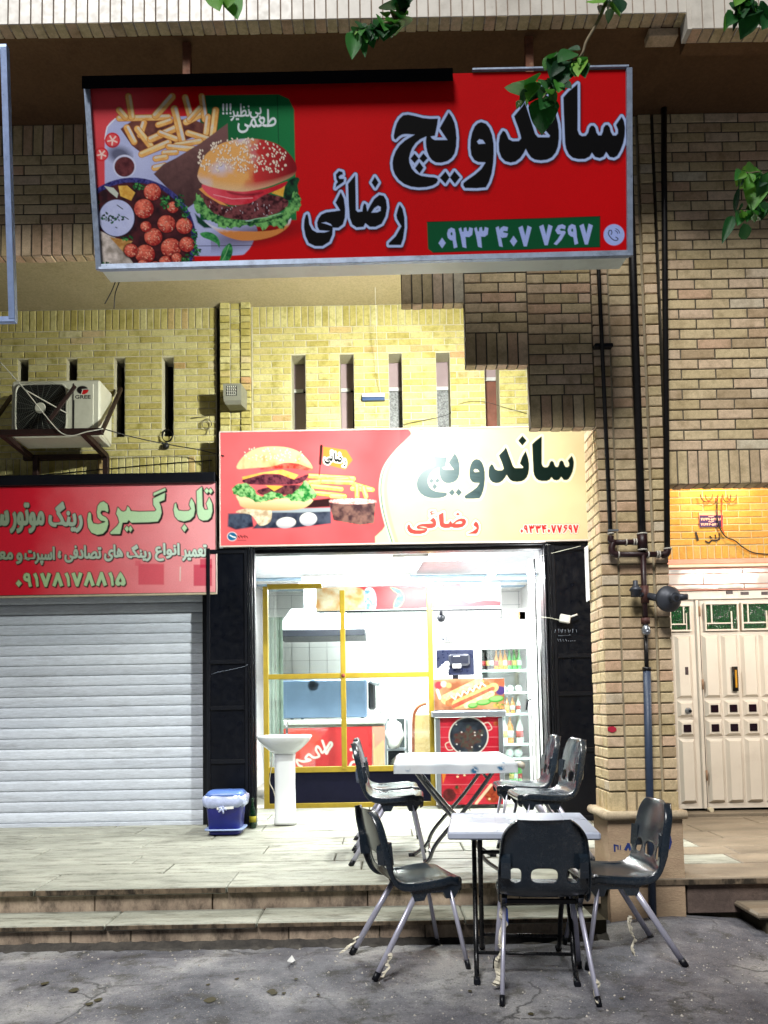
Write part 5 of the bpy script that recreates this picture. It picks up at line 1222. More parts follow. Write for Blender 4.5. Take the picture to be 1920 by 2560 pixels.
def shadowed(a, sg, fill, grow, sh=(3.2, 3.6), ol=2.0):
    sg = np.array(sg); a.shape(None, C3(10, 4, 8), grow + ol * .6, .8, 1, sg + np.array(sh)); a.shape(None, C3(10, 4, 8), grow + ol, .8, 1, sg); a.shape(None, fill, grow, .8, 1, sg)
shadowed(c_, segs_of(TAB), LG, 0)
L1 = from_zoom(0, 1190, 3.173)
for w_, (xa, ya, xb, yb2) in (('رینگ', (385, 205, 655, 450)), ('موتور', (78, 212, 352, 455))):
    (p0, p1) = L1([(xa, ya), (xb, yb2)]); shadowed(c_, fit(text_segs(shape_text(w_)), p0[0] + 2, p0[1] + 2, p1[0] - 2, p1[1] - 2), LG2, 2.4, (2.4, 2.6), 1.4)
shadowed(c_, fit(text_segs(shape_text('سـ')), -30, 1279, 20, 1312), LG2, 3.4, (2.4, 2.6), 1.4)
M_ = from_zoom(0, 1180, 2.9625)
for w_, (xa, ya, xb, yb2) in (('تعمیر', (1350, 540, 1530, 660)), ('انواع', (1148, 530, 1330, 660)), ('رینگ', (938, 540, 1118, 662)), ('های', (772, 540, 910, 662)), ('تصادفی', (478, 545, 750, 672)), ('،', (428, 585, 452, 640)), ('اسپرت', (182, 555, 405, 690)), ('و', (120, 600, 165, 682)), ('معـ', (-40, 590, 96, 650))):
    (p0, p1) = M_([(xa, ya), (xb, yb2)]); shadowed(c_, fit(text_segs(shape_text(w_)), p0[0] + 1, p0[1] + 1, p1[0] - 1, p1[1] - 1), LG2, 1.5, (2.0, 2.2), 1.1)
(p0, p1) = M_([(112, 742), (935, 855)])
shadowed(c_, fit(dig('09178178815'), p0[0] + 2, p0[1] + 3, p1[0] - 2, p1[1] - 1, .012), LG, .6, (2.4, 2.6), 1.3)
RS = thing('wheel_repair_sign', (-2.4, -.15, 2.43), 'red sign with pale green Persian lettering over the roller shutter', 'sign')
cr = [P3(-40, 1219, -.16), P3(539, 1206, -.16), P3(539, 1480, -.16), P3(-40, 1489, -.16)]
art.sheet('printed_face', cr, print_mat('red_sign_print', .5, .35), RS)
xa = P(-40, 1300, -.16)[0]; xb = cr[1].x
MB().box(xa - 1.7, xb, -.155, -.01, cr[2].z - .002, cr[1].z).build('box', plain('sign_box', rgb(120, 110, 100), .6), RS)
MB().box(xa, xb + .004, -.165, -.15, cr[2].z - .022, cr[2].z - .004, .003).build('bottom_bar', plain('beige_bar', rgb(186, 176, 150), .5), RS)
MB().box(xb + .001, xb + .012, -.166, -.15, cr[2].z - .02, cr[1].z + .005, .002).build('side_bar', plain('pale_bar', rgb(214, 200, 190), .5), RS)

# ================================================================ beige and red sign over the sandwich shop
c_ = art = Art([(551, 1082), (1520, 1066), (1520, 1347), (551, 1364)], 1.6, (214, 60, 66))
c_.shape([[(540, 1050), (1000, 1050), (1000, 1370), (540, 1370)]], shade((226, 104, 108), (216, 70, 74), lambda x, y: fnoise(x, y, 120, 3) * 1.2 - .1 + (x - 800) / 500), 0, 2)
Lz = from_zoom(540, 1060, 3.607)
c_.shape([smooth_poly([(1060, 1045), (1030, 1090), (990, 1130), (962, 1170), (952, 1215), (955, 1262), (966, 1310), (985, 1372), (1600, 1400), (1600, 1020)], 4)], shade((202, 184, 138), (216, 200, 158), lambda x, y: fnoise(x, y, 90, 5)), 0, 1)
for dx, wd, cc in ((0, 5, (60, 110, 100)), (-3, 3, (200, 214, 196)), (5, 4, (226, 220, 170)), (12, 8, (206, 190, 130))):
    c_.line([(v_.x + dx, v_.y) for v_ in catmull([(1050, 1062, 0), (1030, 1090, 0), (990, 1130, 0), (962, 1170, 0), (952, 1215, 0), (955, 1262, 0), (966, 1310, 0), (982, 1362, 0)], 5)], wd, C3(*cc), 1.2, .9)
herbG = ((30, 110, 50), (90, 170, 90), (16, 70, 40))
c_.shape([Lz([(110, 810), (320, 800), (340, 930), (180, 955), (105, 925)])], tex((30, 34, 50), (70, 80, 100), 16), 0, 2)
c_.shape([Lz([(495, 790), (1035, 757), (1040, 900), (700, 940), (330, 945), (400, 860)])], tex((34, 40, 56), (70, 76, 92), 18), 0, 2)
c_.shape([Lz([(495, 782), (760, 762), (1030, 757), (1030, 790), (760, 800), (500, 800)])], C3(150, 160, 168), 0, 1.5)
c_.shape([smooth_poly(Lz([(180, 800), (240, 770), (440, 740), (500, 770), (490, 880), (400, 920), (350, 860), (300, 815)]))], tex((176, 150, 120), (226, 214, 186), 9, 3), 0, 1)
for p, q in (((840, 470), (1240, 495)), ((845, 530), (1190, 500)), ((860, 560), (1130, 590)), ((900, 625), (1150, 650)), ((1240, 545), (1410, 595)), ((1230, 585), (1400, 592)), ((1270, 560), (1272, 655)), ((1330, 575), (1352, 655)), ((960, 520), (1230, 530)), ((1040, 650), (1160, 655))):
    a, b = Lz([p, q]); c_.line([a, b], 12.5, C3(176, 100, 40)); c_.line([a, b], 10.5, tex((220, 166, 76), (238, 206, 120), 10, int(p[0]))); c_.line([(a[0], a[1] - 2.5), (b[0], b[1] - 2.5)], 3, C3(246, 226, 160), 1, .8)
c_.shape([Lz([(850, 690), (1030, 670), (1030, 750), (800, 760)])], C3(46, 24, 26), 0, 2)
c_.shape([smooth_poly(Lz([(185, 645), (300, 670), (430, 700), (600, 672), (860, 676), (835, 735), (740, 772), (500, 782), (250, 757), (205, 700)]))], shade((224, 206, 160), (196, 150, 96), lambda x, y: (y - 1250) / 26), 0, 1.2)
c_.shape([smooth_poly(Lz([(380, 595), (560, 560), (770, 555), (745, 630), (500, 645), (395, 635)]))], tex((50, 22, 34), (110, 60, 64), 7, 4), 0, 1)
c_.shape([Lz([(445, 555), (605, 562), (525, 608)])], C3(232, 170, 70), 0, 1)
c_.shape([smooth_poly(Lz([(240, 505), (440, 455), (600, 462), (700, 500), (835, 452), (800, 515), (720, 545), (520, 552), (300, 545)]))], tex((60, 24, 40), (120, 60, 72), 7, 5), 0, 1)
c_.shape([Lz([(235, 480), (400, 442), (600, 413), (745, 462), (705, 502), (570, 452), (430, 450), (240, 505)])], tex((232, 166, 70), (244, 200, 110), 10), 0, 1)
c_.shape([frill(Lz([(145, 605), (185, 545), (285, 542), (340, 590), (400, 650), (520, 615), (640, 650), (750, 580), (800, 505), (850, 560), (912, 640), (850, 690), (700, 700), (600, 668), (450, 695), (380, 712), (300, 665), (200, 650)]), 6, 2.5)], tex((26, 110, 46), (150, 200, 130), 7, 8, 2.8), 0, 1)
c_.shape([smooth_poly(Lz([(380, 410), (560, 372), (720, 355), (868, 405), (845, 425), (720, 405), (560, 405)]))], tex((196, 50, 44), (226, 110, 90), 8), 0, 1)
c_.shape([smooth_poly(Lz([(188, 405), (215, 330), (300, 250), (400, 212), (520, 204), (650, 215), (760, 260), (840, 340), (868, 405), (740, 360), (620, 352), (500, 385), (300, 402)]))], shade((226, 200, 150), (196, 150, 90), lambda x, y: (fnoise(x, y, 22, 6) - .45) * 2.5 + (y - 1160) / 60), 0, 1.2)
for k in range(60):
    x2, y2 = Lz([(rn.uniform(260, 800), rn.uniform(215, 330))])[0]; c_.ell(x2, y2, 2.2, 1.3, C3(246, 236, 210), rn.uniform(0, 3), .6, .9)
for cx, cy, rx, ry in ((632, 892, 88, 50), (832, 860, 78, 60)):
    x2, y2 = Lz([(cx, cy)])[0]; c_.ell(x2, y2, rx / 3.607, ry / 3.607, shade((226, 222, 216), (160, 160, 170), lambda x, y, y2=y2: (y - y2) / 20 + .3), -.1)
c_.shape([Lz([(1020, 712), (1440, 712), (1425, 895), (1300, 912), (1060, 870)])], tex((60, 40, 44), (120, 88, 80), 12, 9), 0, 1); x2, y2 = Lz([(1235, 700)])[0]; c_.ell(x2, y2, 57, 7, tex((206, 130, 120), (240, 226, 220), 4, 2))
a, b = Lz([(957, 195), (930, 468)]); c_.line([a, b], 2.4, C3(60, 24, 26)); c_.line(Lz([(950, 200), (940, 360)]), 7, C3(50, 28, 26))
c_.shape([Lz([(968, 205), (1175, 235), (1232, 325), (1165, 412), (962, 360)])], C3(186, 130, 56), 0, 1)
xs_ = [p for pl_ in NAME for p in pl_]; bb = (min(p[0] for p in xs_), min(p[1] for p in xs_), max(p[0] for p in xs_), max(p[1] for p in xs_))
fl = remap(NAME, bb, (810, 1128, 865, 1164)); fl = [[(x, y + (x - 837) * .16) for x, y in p] for p in fl]
bigword(c_, fl, C3(10, 10, 10), C3(240, 240, 236), 2.6, None, None)
x2, y2 = Lz([(145, 1015)])[0]; c_.ell(x2, y2, 12.5, 11.5, C3(226, 230, 230)); c_.ell(x2, y2, 11, 10, C3(20, 96, 140)); c_.line([(x2 - 5, y2 - 3), (x2 + 2, y2 + 1), (x2 + 8, y2 + 2)], 3, C3(230, 236, 236))
for k in range(9): c_.line([(x2 + 10 + k * 3.4, y2 - 3 + (k % 3) * 1.5), (x2 + 12 + k * 3.4, y2 + 4 - (k % 2) * 3)], 1.7, C3(20, 16, 24))
for k in range(7): c_.line([(x2 + 14 + k * 3.2, y2 + 9), (x2 + 16 + k * 3.2, y2 + 10)], 1.2, C3(110, 40, 50))
# words at the right
xs_ = [p for pl_ in WORD for p in pl_]; bbw = (min(p[0] for p in xs_), min(p[1] for p in xs_), max(p[0] for p in xs_), max(p[1] for p in xs_))
w2_ = [p for i, p in enumerate(WORD) if i != 9]
w2_ = remap(w2_, bbw, (1041, 1090, 1435, 1248)) + [dia(1306, 1102, 11, 13)]
bigword(c_, w2_, shade((70, 92, 96), (12, 26, 22), lambda x, y: (x - 1120) / 160 + (fnoise(x * .15, y, 6, 4) - .5) * .5 * (x < 1200)), C3(236, 226, 190), 5.4, None, None)
w3_ = remap(NAME, bb, (1017, 1277, 1198, 1336))
bigword(c_, w3_, C3(214, 60, 54), C3(244, 236, 214), 4.2, C3(130, 70, 50), None)
sg = fit(dig('09334077697'), 1301, 1313, 1446, 1333, .006)
c_.shape(None, C3(120, 60, 40), 3.4, .7, 1, sg); c_.shape(None, C3(246, 240, 224), 2.6, .7, 1, sg); c_.shape(None, C3(206, 34, 40), .7, .7, 1, sg)
SS = thing('sandwich_sign', (0.2, -.2, 2.83), 'glossy beige and red sandwich sign over the lit shop opening', 'sign')
YS = -.2
cr = [P3(551, 1082, YS), P3(1520, 1066, YS), P3(1520, 1347, YS), P3(551, 1364, YS)]
art.sheet('printed_face', cr, print_mat('glossy_sign_print', .3, .08, .06, .03), SS)
MB().box(cr[0].x, cr[1].x, YS + .004, -.01, cr[2].z, cr[0].z).build('box', plain('sign_box', rgb(120, 110, 100), .6), SS)
for a, b in ((cr[0].z + .001, cr[0].z + .014), (cr[3].z - .014, cr[3].z - .001)): MB().box(cr[0].x - .008, cr[1].x, YS - .004, YS + .02, a, b, .002).build('edge_bar', plain('pale_bar', rgb(214, 200, 190), .5), SS)
MB().box(cr[0].x - .012, cr[0].x - .001, YS - .003, YS + .02, cr[3].z - .01, cr[0].z + .01, .002).build('edge_bar', MATS['pale_bar'], SS)

# ================================================================ prints inside the shop
# red fascia over the kitchen
YR = 1.25
c_ = Art([(790, 1470), (1252, 1456), (1252, 1514), (790, 1528)], 1.8, (214, 60, 66))
c_.shape([smooth_poly([(775, 1460), (840, 1465), (900, 1470), (925, 1500), (915, 1535), (775, 1535)])], tex((226, 214, 186), (206, 150, 90), 18), 0, 2)
c_.shape([smooth_poly([(912, 1475), (930, 1470), (940, 1490), (938, 1522), (915, 1524)])], tex((90, 140, 180), (220, 226, 230), 8), 0, 1)
for p in ([(975, 1468), (1000, 1474), (1006, 1490), (990, 1482)], [(1004, 1480), (1010, 1498), (1000, 1516), (984, 1520), (988, 1500)]): c_.shape([smooth_poly(p)], tex((30, 140, 100), (90, 190, 130), 8), 0, 1)
for cx, cy, r_ in ((1112, 1472, 15), (1090, 1500, 14)):
    c_.ell(cx, cy, r_, r_, C3(226, 110, 80)); c_.ell(cx, cy, r_ * .75, r_ * .75, C3(214, 60, 60))
    for k in range(5):
        a = k * 1.257; c_.line([(cx, cy), (cx + r_ * .6 * math.cos(a), cy + r_ * .6 * math.sin(a))], 3, C3(246, 226, 220))
c_.shape([smooth_poly([(1165, 1455), (1300, 1450), (1300, 1500), (1210, 1500), (1170, 1506), (1155, 1490), (1156, 1470)])], C3(236, 236, 232), 0, 1)
KB = thing('menu_fascia', P3(1020, 1520, YR), 'red menu board with tomato slices and leaves hanging inside the shop', 'board')
cr = [P3(790, 1470, YR), P3(1252, 1456, YR), P3(1252, 1514, YR), P3(790, 1528, YR)]
PR = print_mat('indoor_print', .4, .4); c_.sheet('printed_face', cr, PR, KB)
MB().box(cr[0].x, cr[1].x, YR + .004, YR + .12, cr[3].z, cr[0].z + .03).build('box', MATS['alu_white'], KB)
MB().box(cr[0].x, cr[1].x, YR - .004, YR + .01, cr[3].z - .02, cr[3].z - .004).build('edge', BLACK, KB)
# counter front
c_ = Art([(690, 1822), (930, 1815), (930, 1920), (690, 1924)], 1.6, (214, 54, 58))
c_.shape([smooth_poly([(690, 1822), (735, 1815), (790, 1830), (800, 1870), (760, 1925), (690, 1930)])], C3(226, 70, 54), 0, 6)
c_.line([(v_.x, v_.y) for v_ in catmull([(806, 1852, 0), (812, 1870, 0), (816, 1884, 0), (822, 1874, 0), (830, 1862, 0), (826, 1856, 0), (818, 1868, 0), (806, 1882, 0), (800, 1872, 0), (793, 1866, 0), (790, 1876, 0), (798, 1890, 0), (784, 1894, 0), (772, 1886, 0), (764, 1896, 0), (776, 1900, 0), (758, 1904, 0), (742, 1900, 0), (746, 1912, 0), (754, 1916, 0)], 4)], 5.5, C3(240, 236, 230))
c_.line([(v_.x, v_.y) for v_ in catmull([(896, 1890, 0), (888, 1884, 0), (884, 1892, 0), (894, 1898, 0), (898, 1884, 0), (896, 1902, 0), (880, 1906, 0), (874, 1918, 0)], 4)], 6, C3(240, 236, 230)); c_.ell(878, 1874, 4, 4, C3(240, 236, 230))
cr = [P3(690, 1822, YK), P3(930, 1815, YK), P3(930, 1920, YK), P3(690, 1924, YK)]
c_.sheet('printed_front', cr, PR, ct)
c_ = Art([(931, 1815), (962, 1814), (962, 1920), (931, 1920)], 1.8, (232, 160, 140))
for k in range(9): c_.line([(934 + k * 3, 1835 + (k * 37 % 40)), (936 + k * 3, 1918)], 2, C3(240, 206, 150))
c_.sheet('printed_side', [P3(931, 1815, YK), P3(962, 1814, YK), P3(962, 1920, YK), P3(931, 1920, YK)], PR, ct)
# cart: hot dog picture
N_ = from_zoom(1040, 1600, 3.173)
c_ = Art([(1086, 1698), (1261, 1696), (1261, 1773), (1086, 1775)], 1.1, (196, 130, 84))
c_.shape([[(1080, 1690), (1270, 1690), (1270, 1780), (1080, 1780)]], tex((206, 150, 110), (150, 90, 60), 26, 3), 0, 1)
for cx, cy, r_, cc in ((180, 360, 26, (206, 60, 70)), (220, 350, 20, (226, 206, 180)), (260, 360, 18, (210, 170, 110)), (670, 400, 30, (70, 50, 110)), (680, 345, 18, (196, 90, 60))):
    x2, y2 = N_([(cx, cy)])[0]; c_.ell(x2, y2, r_ / 2.6, r_ / 2.6, C3(*cc), 0, 1.5)
c_.line(N_([(170, 400), (190, 460)]), 8, C3(240, 220, 196))
def sub(p, q, wd, cc, cc2): c_.line(N_([p, q]), wd, tex(cc, cc2, 8, int(wd))) 
sub((240, 470), (500, 345), 26, (226, 180, 110), (240, 214, 160)); sub((255, 500), (560, 350), 15, (214, 90, 50), (232, 130, 80)); sub((320, 510), (620, 375), 22, (226, 160, 90), (236, 196, 130)); sub((300, 525), (610, 385), 10, (206, 70, 56), (226, 110, 80))
sub((400, 520), (600, 425), 14, (232, 200, 140), (244, 226, 180))
zz = []
for k in range(12): zz.append((280 + k * 24 + (k % 2) * 6, 462 - k * 10.5 + (18 if k % 2 else -16)))
c_.line(N_(zz), 3.4, C3(250, 244, 226))
for cx, cy, rx, ry in ((535, 495, 60, 24), (635, 468, 62, 26), (450, 520, 40, 22)):
    x2, y2 = N_([(cx, cy)])[0]; c_.ell(x2, y2, rx / 3.17, ry / 3.17, C3(50, 140, 50), -.1); c_.ell(x2, y2 - 1.5, rx / 3.9, ry / 4.6, C3(140, 200, 110), -.1)
herb(1248, 1765, 14, 6, 3, 20, ((196, 170, 80), (150, 130, 60), (90, 130, 50)))
cr = [P3(1086, 1698, YT - .008), P3(1261, 1696, YT - .008), P3(1261, 1773, YT - .008), P3(1086, 1775, YT - .008)]
c_.sheet('hot_dog_picture', cr, PR, crt)
O_ = from_zoom(1060, 1680, 3.607)
c_ = Art([(1094, 1795), (1255, 1792), (1258, 2010), (1102, 2012)], 1.2, (200, 24, 48))
c_.shape([[(1080, 1780), (1270, 1780), (1270, 2020), (1080, 2020)]], tex((190, 16, 44), (214, 46, 66), 30, 2), 0, 1)
for y2 in (1818, 1844, 1868, 1889, 1939, 1962, 1987): c_.line([(1085, y2), (1265, y2 - 1)], 2, C3(120, 8, 26) if y2 % 2 else C3(226, 120, 130), .8, .8)
x2, y2 = O_([(402, 580)])[0]
c_.line([(v_.x, v_.y) for v_ in catmull([(x2 + 38, y2 - 32, 0), (x2 + 50, y2 - 34, 0), (x2 + 58, y2 - 20, 0), (x2 + 50, y2 - 14, 0)], 4)], 2.6, C3(226, 206, 190)); c_.line([(v_.x, v_.y) for v_ in catmull([(x2 - 48, y2 + 14, 0), (x2 - 58, y2 + 20, 0), (x2 - 52, y2 + 34, 0), (x2 - 40, y2 + 34, 0)], 4)], 2.6, C3(226, 206, 190))
c_.ell(x2, y2, 50, 49, C3(226, 222, 214)); c_.ell(x2, y2, 47, 46, tex((26, 32, 44), (52, 62, 74), 16))
for k in range(18):
    a = k * 1.1; q = 8 + (k * 7) % 26; c_.ell(x2 + q * math.cos(a), y2 + 4 + q * .9 * math.sin(a), 9, 7, tex((96, 44, 40), (70, 80, 70), 6, k), a, 2, .9)
for k in range(10): c_.ell(x2 + rn.uniform(-38, 38), y2 + rn.uniform(-38, 38), 1.8, 1.6, C3(230, 226, 220))
c_.shape([O_([(160, 890), (210, 890), (170, 1010)])], C3(226, 130, 50), 0, 1)
for cx, cy, r_, cc in ((230, 1110, 60, (110, 16, 26)), (310, 1060, 40, (206, 60, 60)), (295, 1040, 16, (30, 90, 50)), (620, 1110, 70, (176, 70, 30)), (650, 465, 22, (206, 110, 70))):
    x2, y2 = O_([(cx, cy)])[0]; c_.ell(x2, y2, r_ / 3.6, r_ / 3.6, tex(cc, tuple(max(0, v - 40) for v in cc), 6), 0, 2)
c_.line(O_([(605, 1020), (470, 1185)]), 7, C3(240, 214, 180))
for cx, cy in ((310, 915), (303, 945), (365, 932), (590, 1145)):
    x2, y2 = O_([(cx, cy)])[0]; c_.ell(x2, y2, 3, 2.6, C3(240, 216, 170))
cr = [P3(1094, 1795, YT + .012), P3(1255, 1792, YT + .012), P3(1258, 2010, YT + .012), P3(1102, 2012, YT + .012)]
c_.sheet('red_panel', cr, PR, crt)
# word on the shop wall
c_ = Art([(1100, 1588), (1130, 1587), (1130, 1604), (1100, 1605)], .8, (228, 228, 226))
c_.shape(None, C3(16, 40, 60), .4, .6, 1, fit(text_segs(shape_text('الله')), 1105, 1590, 1127, 1603))
wt = thing('wall_plaque', P3(1115, 1605, 3.6), 'small white plaque with one dark Persian word on the shop wall', 'plaque')
c_.sheet('printed_face', [P3(1100, 1588, 3.66), P3(1130, 1587, 3.66), P3(1130, 1604, 3.66), P3(1100, 1605, 3.66)], PR, wt)
q = P3(1100, 1605, 3.66); q2 = P3(1130, 1587, 3.66); MB().box(q.x, q2.x, 3.665, 3.695, q.z, q2.z).build('plate', MATS['paper_white'], wt)
# word on the word-white plate over the door bay: number plates
c_ = Art([(1749, 1288), (1807, 1288), (1807, 1317), (1749, 1318)], .7, (44, 20, 90))
for s_, bx in (('71649-53486', (1752, 1295, 1803, 1301)), ('71646-544', (1752, 1308, 1796, 1314))): c_.shape(None, C3(240, 200, 180), .1, .5, 1, fit(dig(s_), *bx))
for y2 in (1291, 1304): c_.line([(1772, y2), (1778, y2 + 1), (1784, y2 - 1)], 1.4, C3(240, 200, 190))
np_ = thing('number_plate', P3(1778, 1318, -.01), 'small purple plate with two rows of pale digits on the orange lit wall', 'plate')
c_.sheet('printed_face', [P3(1749, 1288, -.012), P3(1807, 1288, -.012), P3(1807, 1317, -.012), P3(1749, 1318, -.012)], PR, np_)
q = P3(1749, 1318, -.01); q2 = P3(1807, 1280, -.01); MB().box(q.x, q2.x, -.01, .004, q.z, q2.z, .001).build('plate', plain('plate_pink', rgb(226, 160, 130), .5), np_)
m = MB()
for pts, wd in (([(1739, 1330), (1742, 1340), (1745, 1352)], .02), ([(1763, 1352), (1772, 1358), (1780, 1350), (1790, 1352), (1800, 1347)], .014), ([(1774, 1340), (1780, 1346)], .014), ([(1788, 1336), (1790, 1348)], .01), ([(1797, 1332), (1799, 1346)], .01)):
    q = [P3(a, b, -.005) for a, b in pts]
    for i, (a, b) in enumerate(zip(q[:-1], q[1:])):
        d = (b - a); n_ = Vector((-d.z, 0, d.x)).normalized() * wd / 2; yo = Vector((0, -.0004 * i, 0)); m.add([a - n_ + yo, b - n_ + yo, b + n_ + yo, a + n_ + yo], [(0, 1, 2, 3)])
m.build('painted_word', plain('black_paint', rgb(20, 12, 10), .7), db, False)
# ================================================================ floodlight behind the big sign, lamp in the door bay
fl_ = thing('floodlight', (0.5, -2.10, 4.12), 'small floodlight fixed behind the big red sign shining on the brick wall', 'lamp')
MB().box(.39, .61, -2.13, -2.07, 4.05, 4.2, .008).build('housing', BLACK, fl_)
MB().box(.405, .595, -2.068, -2.062, 4.065, 4.185).build('lens', emit('flood_glow', (1, 1, .97, 1), 30), fl_)
MB().box(.48, .52, -2.14, -2.12, 4.12, 4.3).build('bracket', BLACK, fl_)
L = bpy.data.lights.new('flood_light', 'AREA'); L.shape = 'RECTANGLE'; L.size = .19; L.size_y = .12; L.energy = 122; L.color = (.98, 1.0, .93)
o = bpy.data.objects.new('flood_light', L); col.objects.link(o); o.parent = fl_; o.location = (0, .045, 0)
o.rotation_euler = Vector((-.6, 1.0, -.95)).to_track_quat('-Z', 'Y').to_euler()
dl = thing('door_lamp', (3.0, -.4, 3.45), 'warm bulb under the slab in front of the white metal door, behind the hanging panel', 'lamp')
MB().lathe([(.001, -.035), (.026, -.028), (.035, 0), (.026, .028), (.014, .05), (.014, .08)], (3.0, -.4, 3.45), None, 14).build('bulb', emit('warm_glow', (1, .62, .3, 1), 30), dl)
MB().tube([(3.0, -.4, 3.52), (3.0, -.4, ZS)], .005, 6).build('flex', BLACK, dl)
L = bpy.data.lights.new('door_light', 'POINT'); L.energy = 18; L.color = (1, .55, .26); L.shadow_soft_size = .05
o = bpy.data.objects.new('door_light', L); col.objects.link(o); o.parent = dl; o.location = (0, 0, -.03)
o.location = (0, -.0, -.06)
tl = thing('door_tube_lamp', (3.9, -2.05, 2.87), 'white tube lamp in the door bay reflected in the grey tiles', 'lamp')
MB().tube([(3.55, -2.05, 2.87), (4.25, -2.05, 2.87)], .014, 8).build('tube', MATS['tube_glow'], tl)
MB().bar((3.55, -2.05, 2.9), (4.25, -2.05, 2.9), .05, .03).build('housing', MATS['lamp_white'], tl)
MB().tube([(3.9, -2.05, 2.91), (3.9, -2.05, ZS)], .005, 6).build('flex', BLACK, tl)
L = bpy.data.lights.new('door_tube_light', 'AREA'); L.shape = 'RECTANGLE'; L.size = .7; L.size_y = .04; L.energy = 30; L.color = (1, .9, .78)
o = bpy.data.objects.new('door_tube_light', L); col.objects.link(o); o.parent = tl; o.location = (0, 0, -.03); o.rotation_euler = (R(35), 0, 0)

# ================================================================ chairs
PL = satin('chair_plastic', rgb(25, 35, 45), .24, 0, .75, .12)
LEGM = satin('chair_leg_steel', rgb(184, 184, 202), .36, .4, .5, .5)
TAPE = plain('torn_plastic', rgb(196, 190, 172), .45, 0, .1, 20)
def chair_shell():
    prof = catmull([(0.175, .395, 0), (.197, .408, 0), (.198, .428, 0), (.175, .437, 0), (.10, .432, 0), (.0, .424, 0), (-.08, .421, 0), (-.135, .431, 0), (-.172, .46, 0), (-.196, .51, 0), (-.212, .57, 0), (-.226, .64, 0), (-.24, .70, 0), (-.252, .75, 0), (-.262, .782, 0), (-.272, .79, 0)], 8)
    L = [0]
    for a, b in zip(prof[:-1], prof[1:]): L.append(L[-1] + (b - a).length)
    tot = L[-1]; nt_, nu = 66, 36; rows = []
    for i in range(nt_):
        s = tot * i / (nt_ - 1); k = min(len(L) - 2, max(j for j in range(len(L)) if L[j] <= s + 1e-9)); f = (s - L[k]) / max(1e-9, L[k + 1] - L[k]); rows.append(prof[k].lerp(prof[k + 1], f))
    def hw(y, z):
        if z < .45 and y > -.15: return .178 + .02 * min(1, (.2 - y) / .12) - (.02 if y > .185 else 0)
        b = .202 - .024 * max(0, (z - .56) / .23)
        if z > .685: b -= .06 * ((z - .685) / .105) ** 2.4
        return b
    vs_, keep = [], {}
    for i, p in enumerate(rows):
        y, z = p.x, p.y; w_ = hw(y, z); bk = min(1, max(0, (z - .44) / .1))
        for j in range(nu + 1):
            fl2 = 2 - j if j < 2 else (j - (nu - 2) if j > nu - 2 else 0)
            u = max(-1, min(1, -1 + 2 * (j - 2) / (nu - 4)))
            fo = Vector((0, -1, -.15)) * bk + Vector((0, 0, -1)) * (1 - bk)
            vs_.append(fo * fl2 * .02 + Vector((u * w_, y + .03 * bk * u * u, z + (1 - bk) * .016 * (abs(u) ** 3) * (1 if y < .15 else .3))))
    holes = [(0, .115 / .2 * .5, .537), (-.63, .12, .537), (.63, .12, .537)]
    def inside(v):
        if v.z < .49 or v.z > .60 or v.y > -.15: return False
        u = v.x / .2
        for c, hu, zc in holes:
            if (abs(u - c) / hu) ** 4 + (abs(v.z - zc) / .032) ** 4 < 1: return True
        return False
    fs = []; cut = set()
    for i in range(nt_ - 1):
        for j in range(nu):
            q = (i * (nu + 1) + j, i * (nu + 1) + j + 1, (i + 1) * (nu + 1) + j + 1, (i + 1) * (nu + 1) + j)
            c = sum((vs_[k] for k in q), Vector()) / 4
            if not inside(c): fs.append(q)
            else: cut.update(q)
    used_ = set(k for q in fs for k in q)
    for k in cut & used_:
        v = vs_[k]; u = v.x / .2; c, hu, zc = min(holes, key=lambda h: abs(u - h[0]) / h[1])
        a, b = (u - c) / hu, (v.z - zc) / .032; n = max(.3, (abs(a) ** 4 + abs(b) ** 4) ** .25); dz = zc + b / n * .032 - v.z
        vs_[k] = Vector(((c + a / n * hu) * .2, v.y - dz * .26, v.z + dz))
    return vs_, fs
SV, SF = chair_shell()
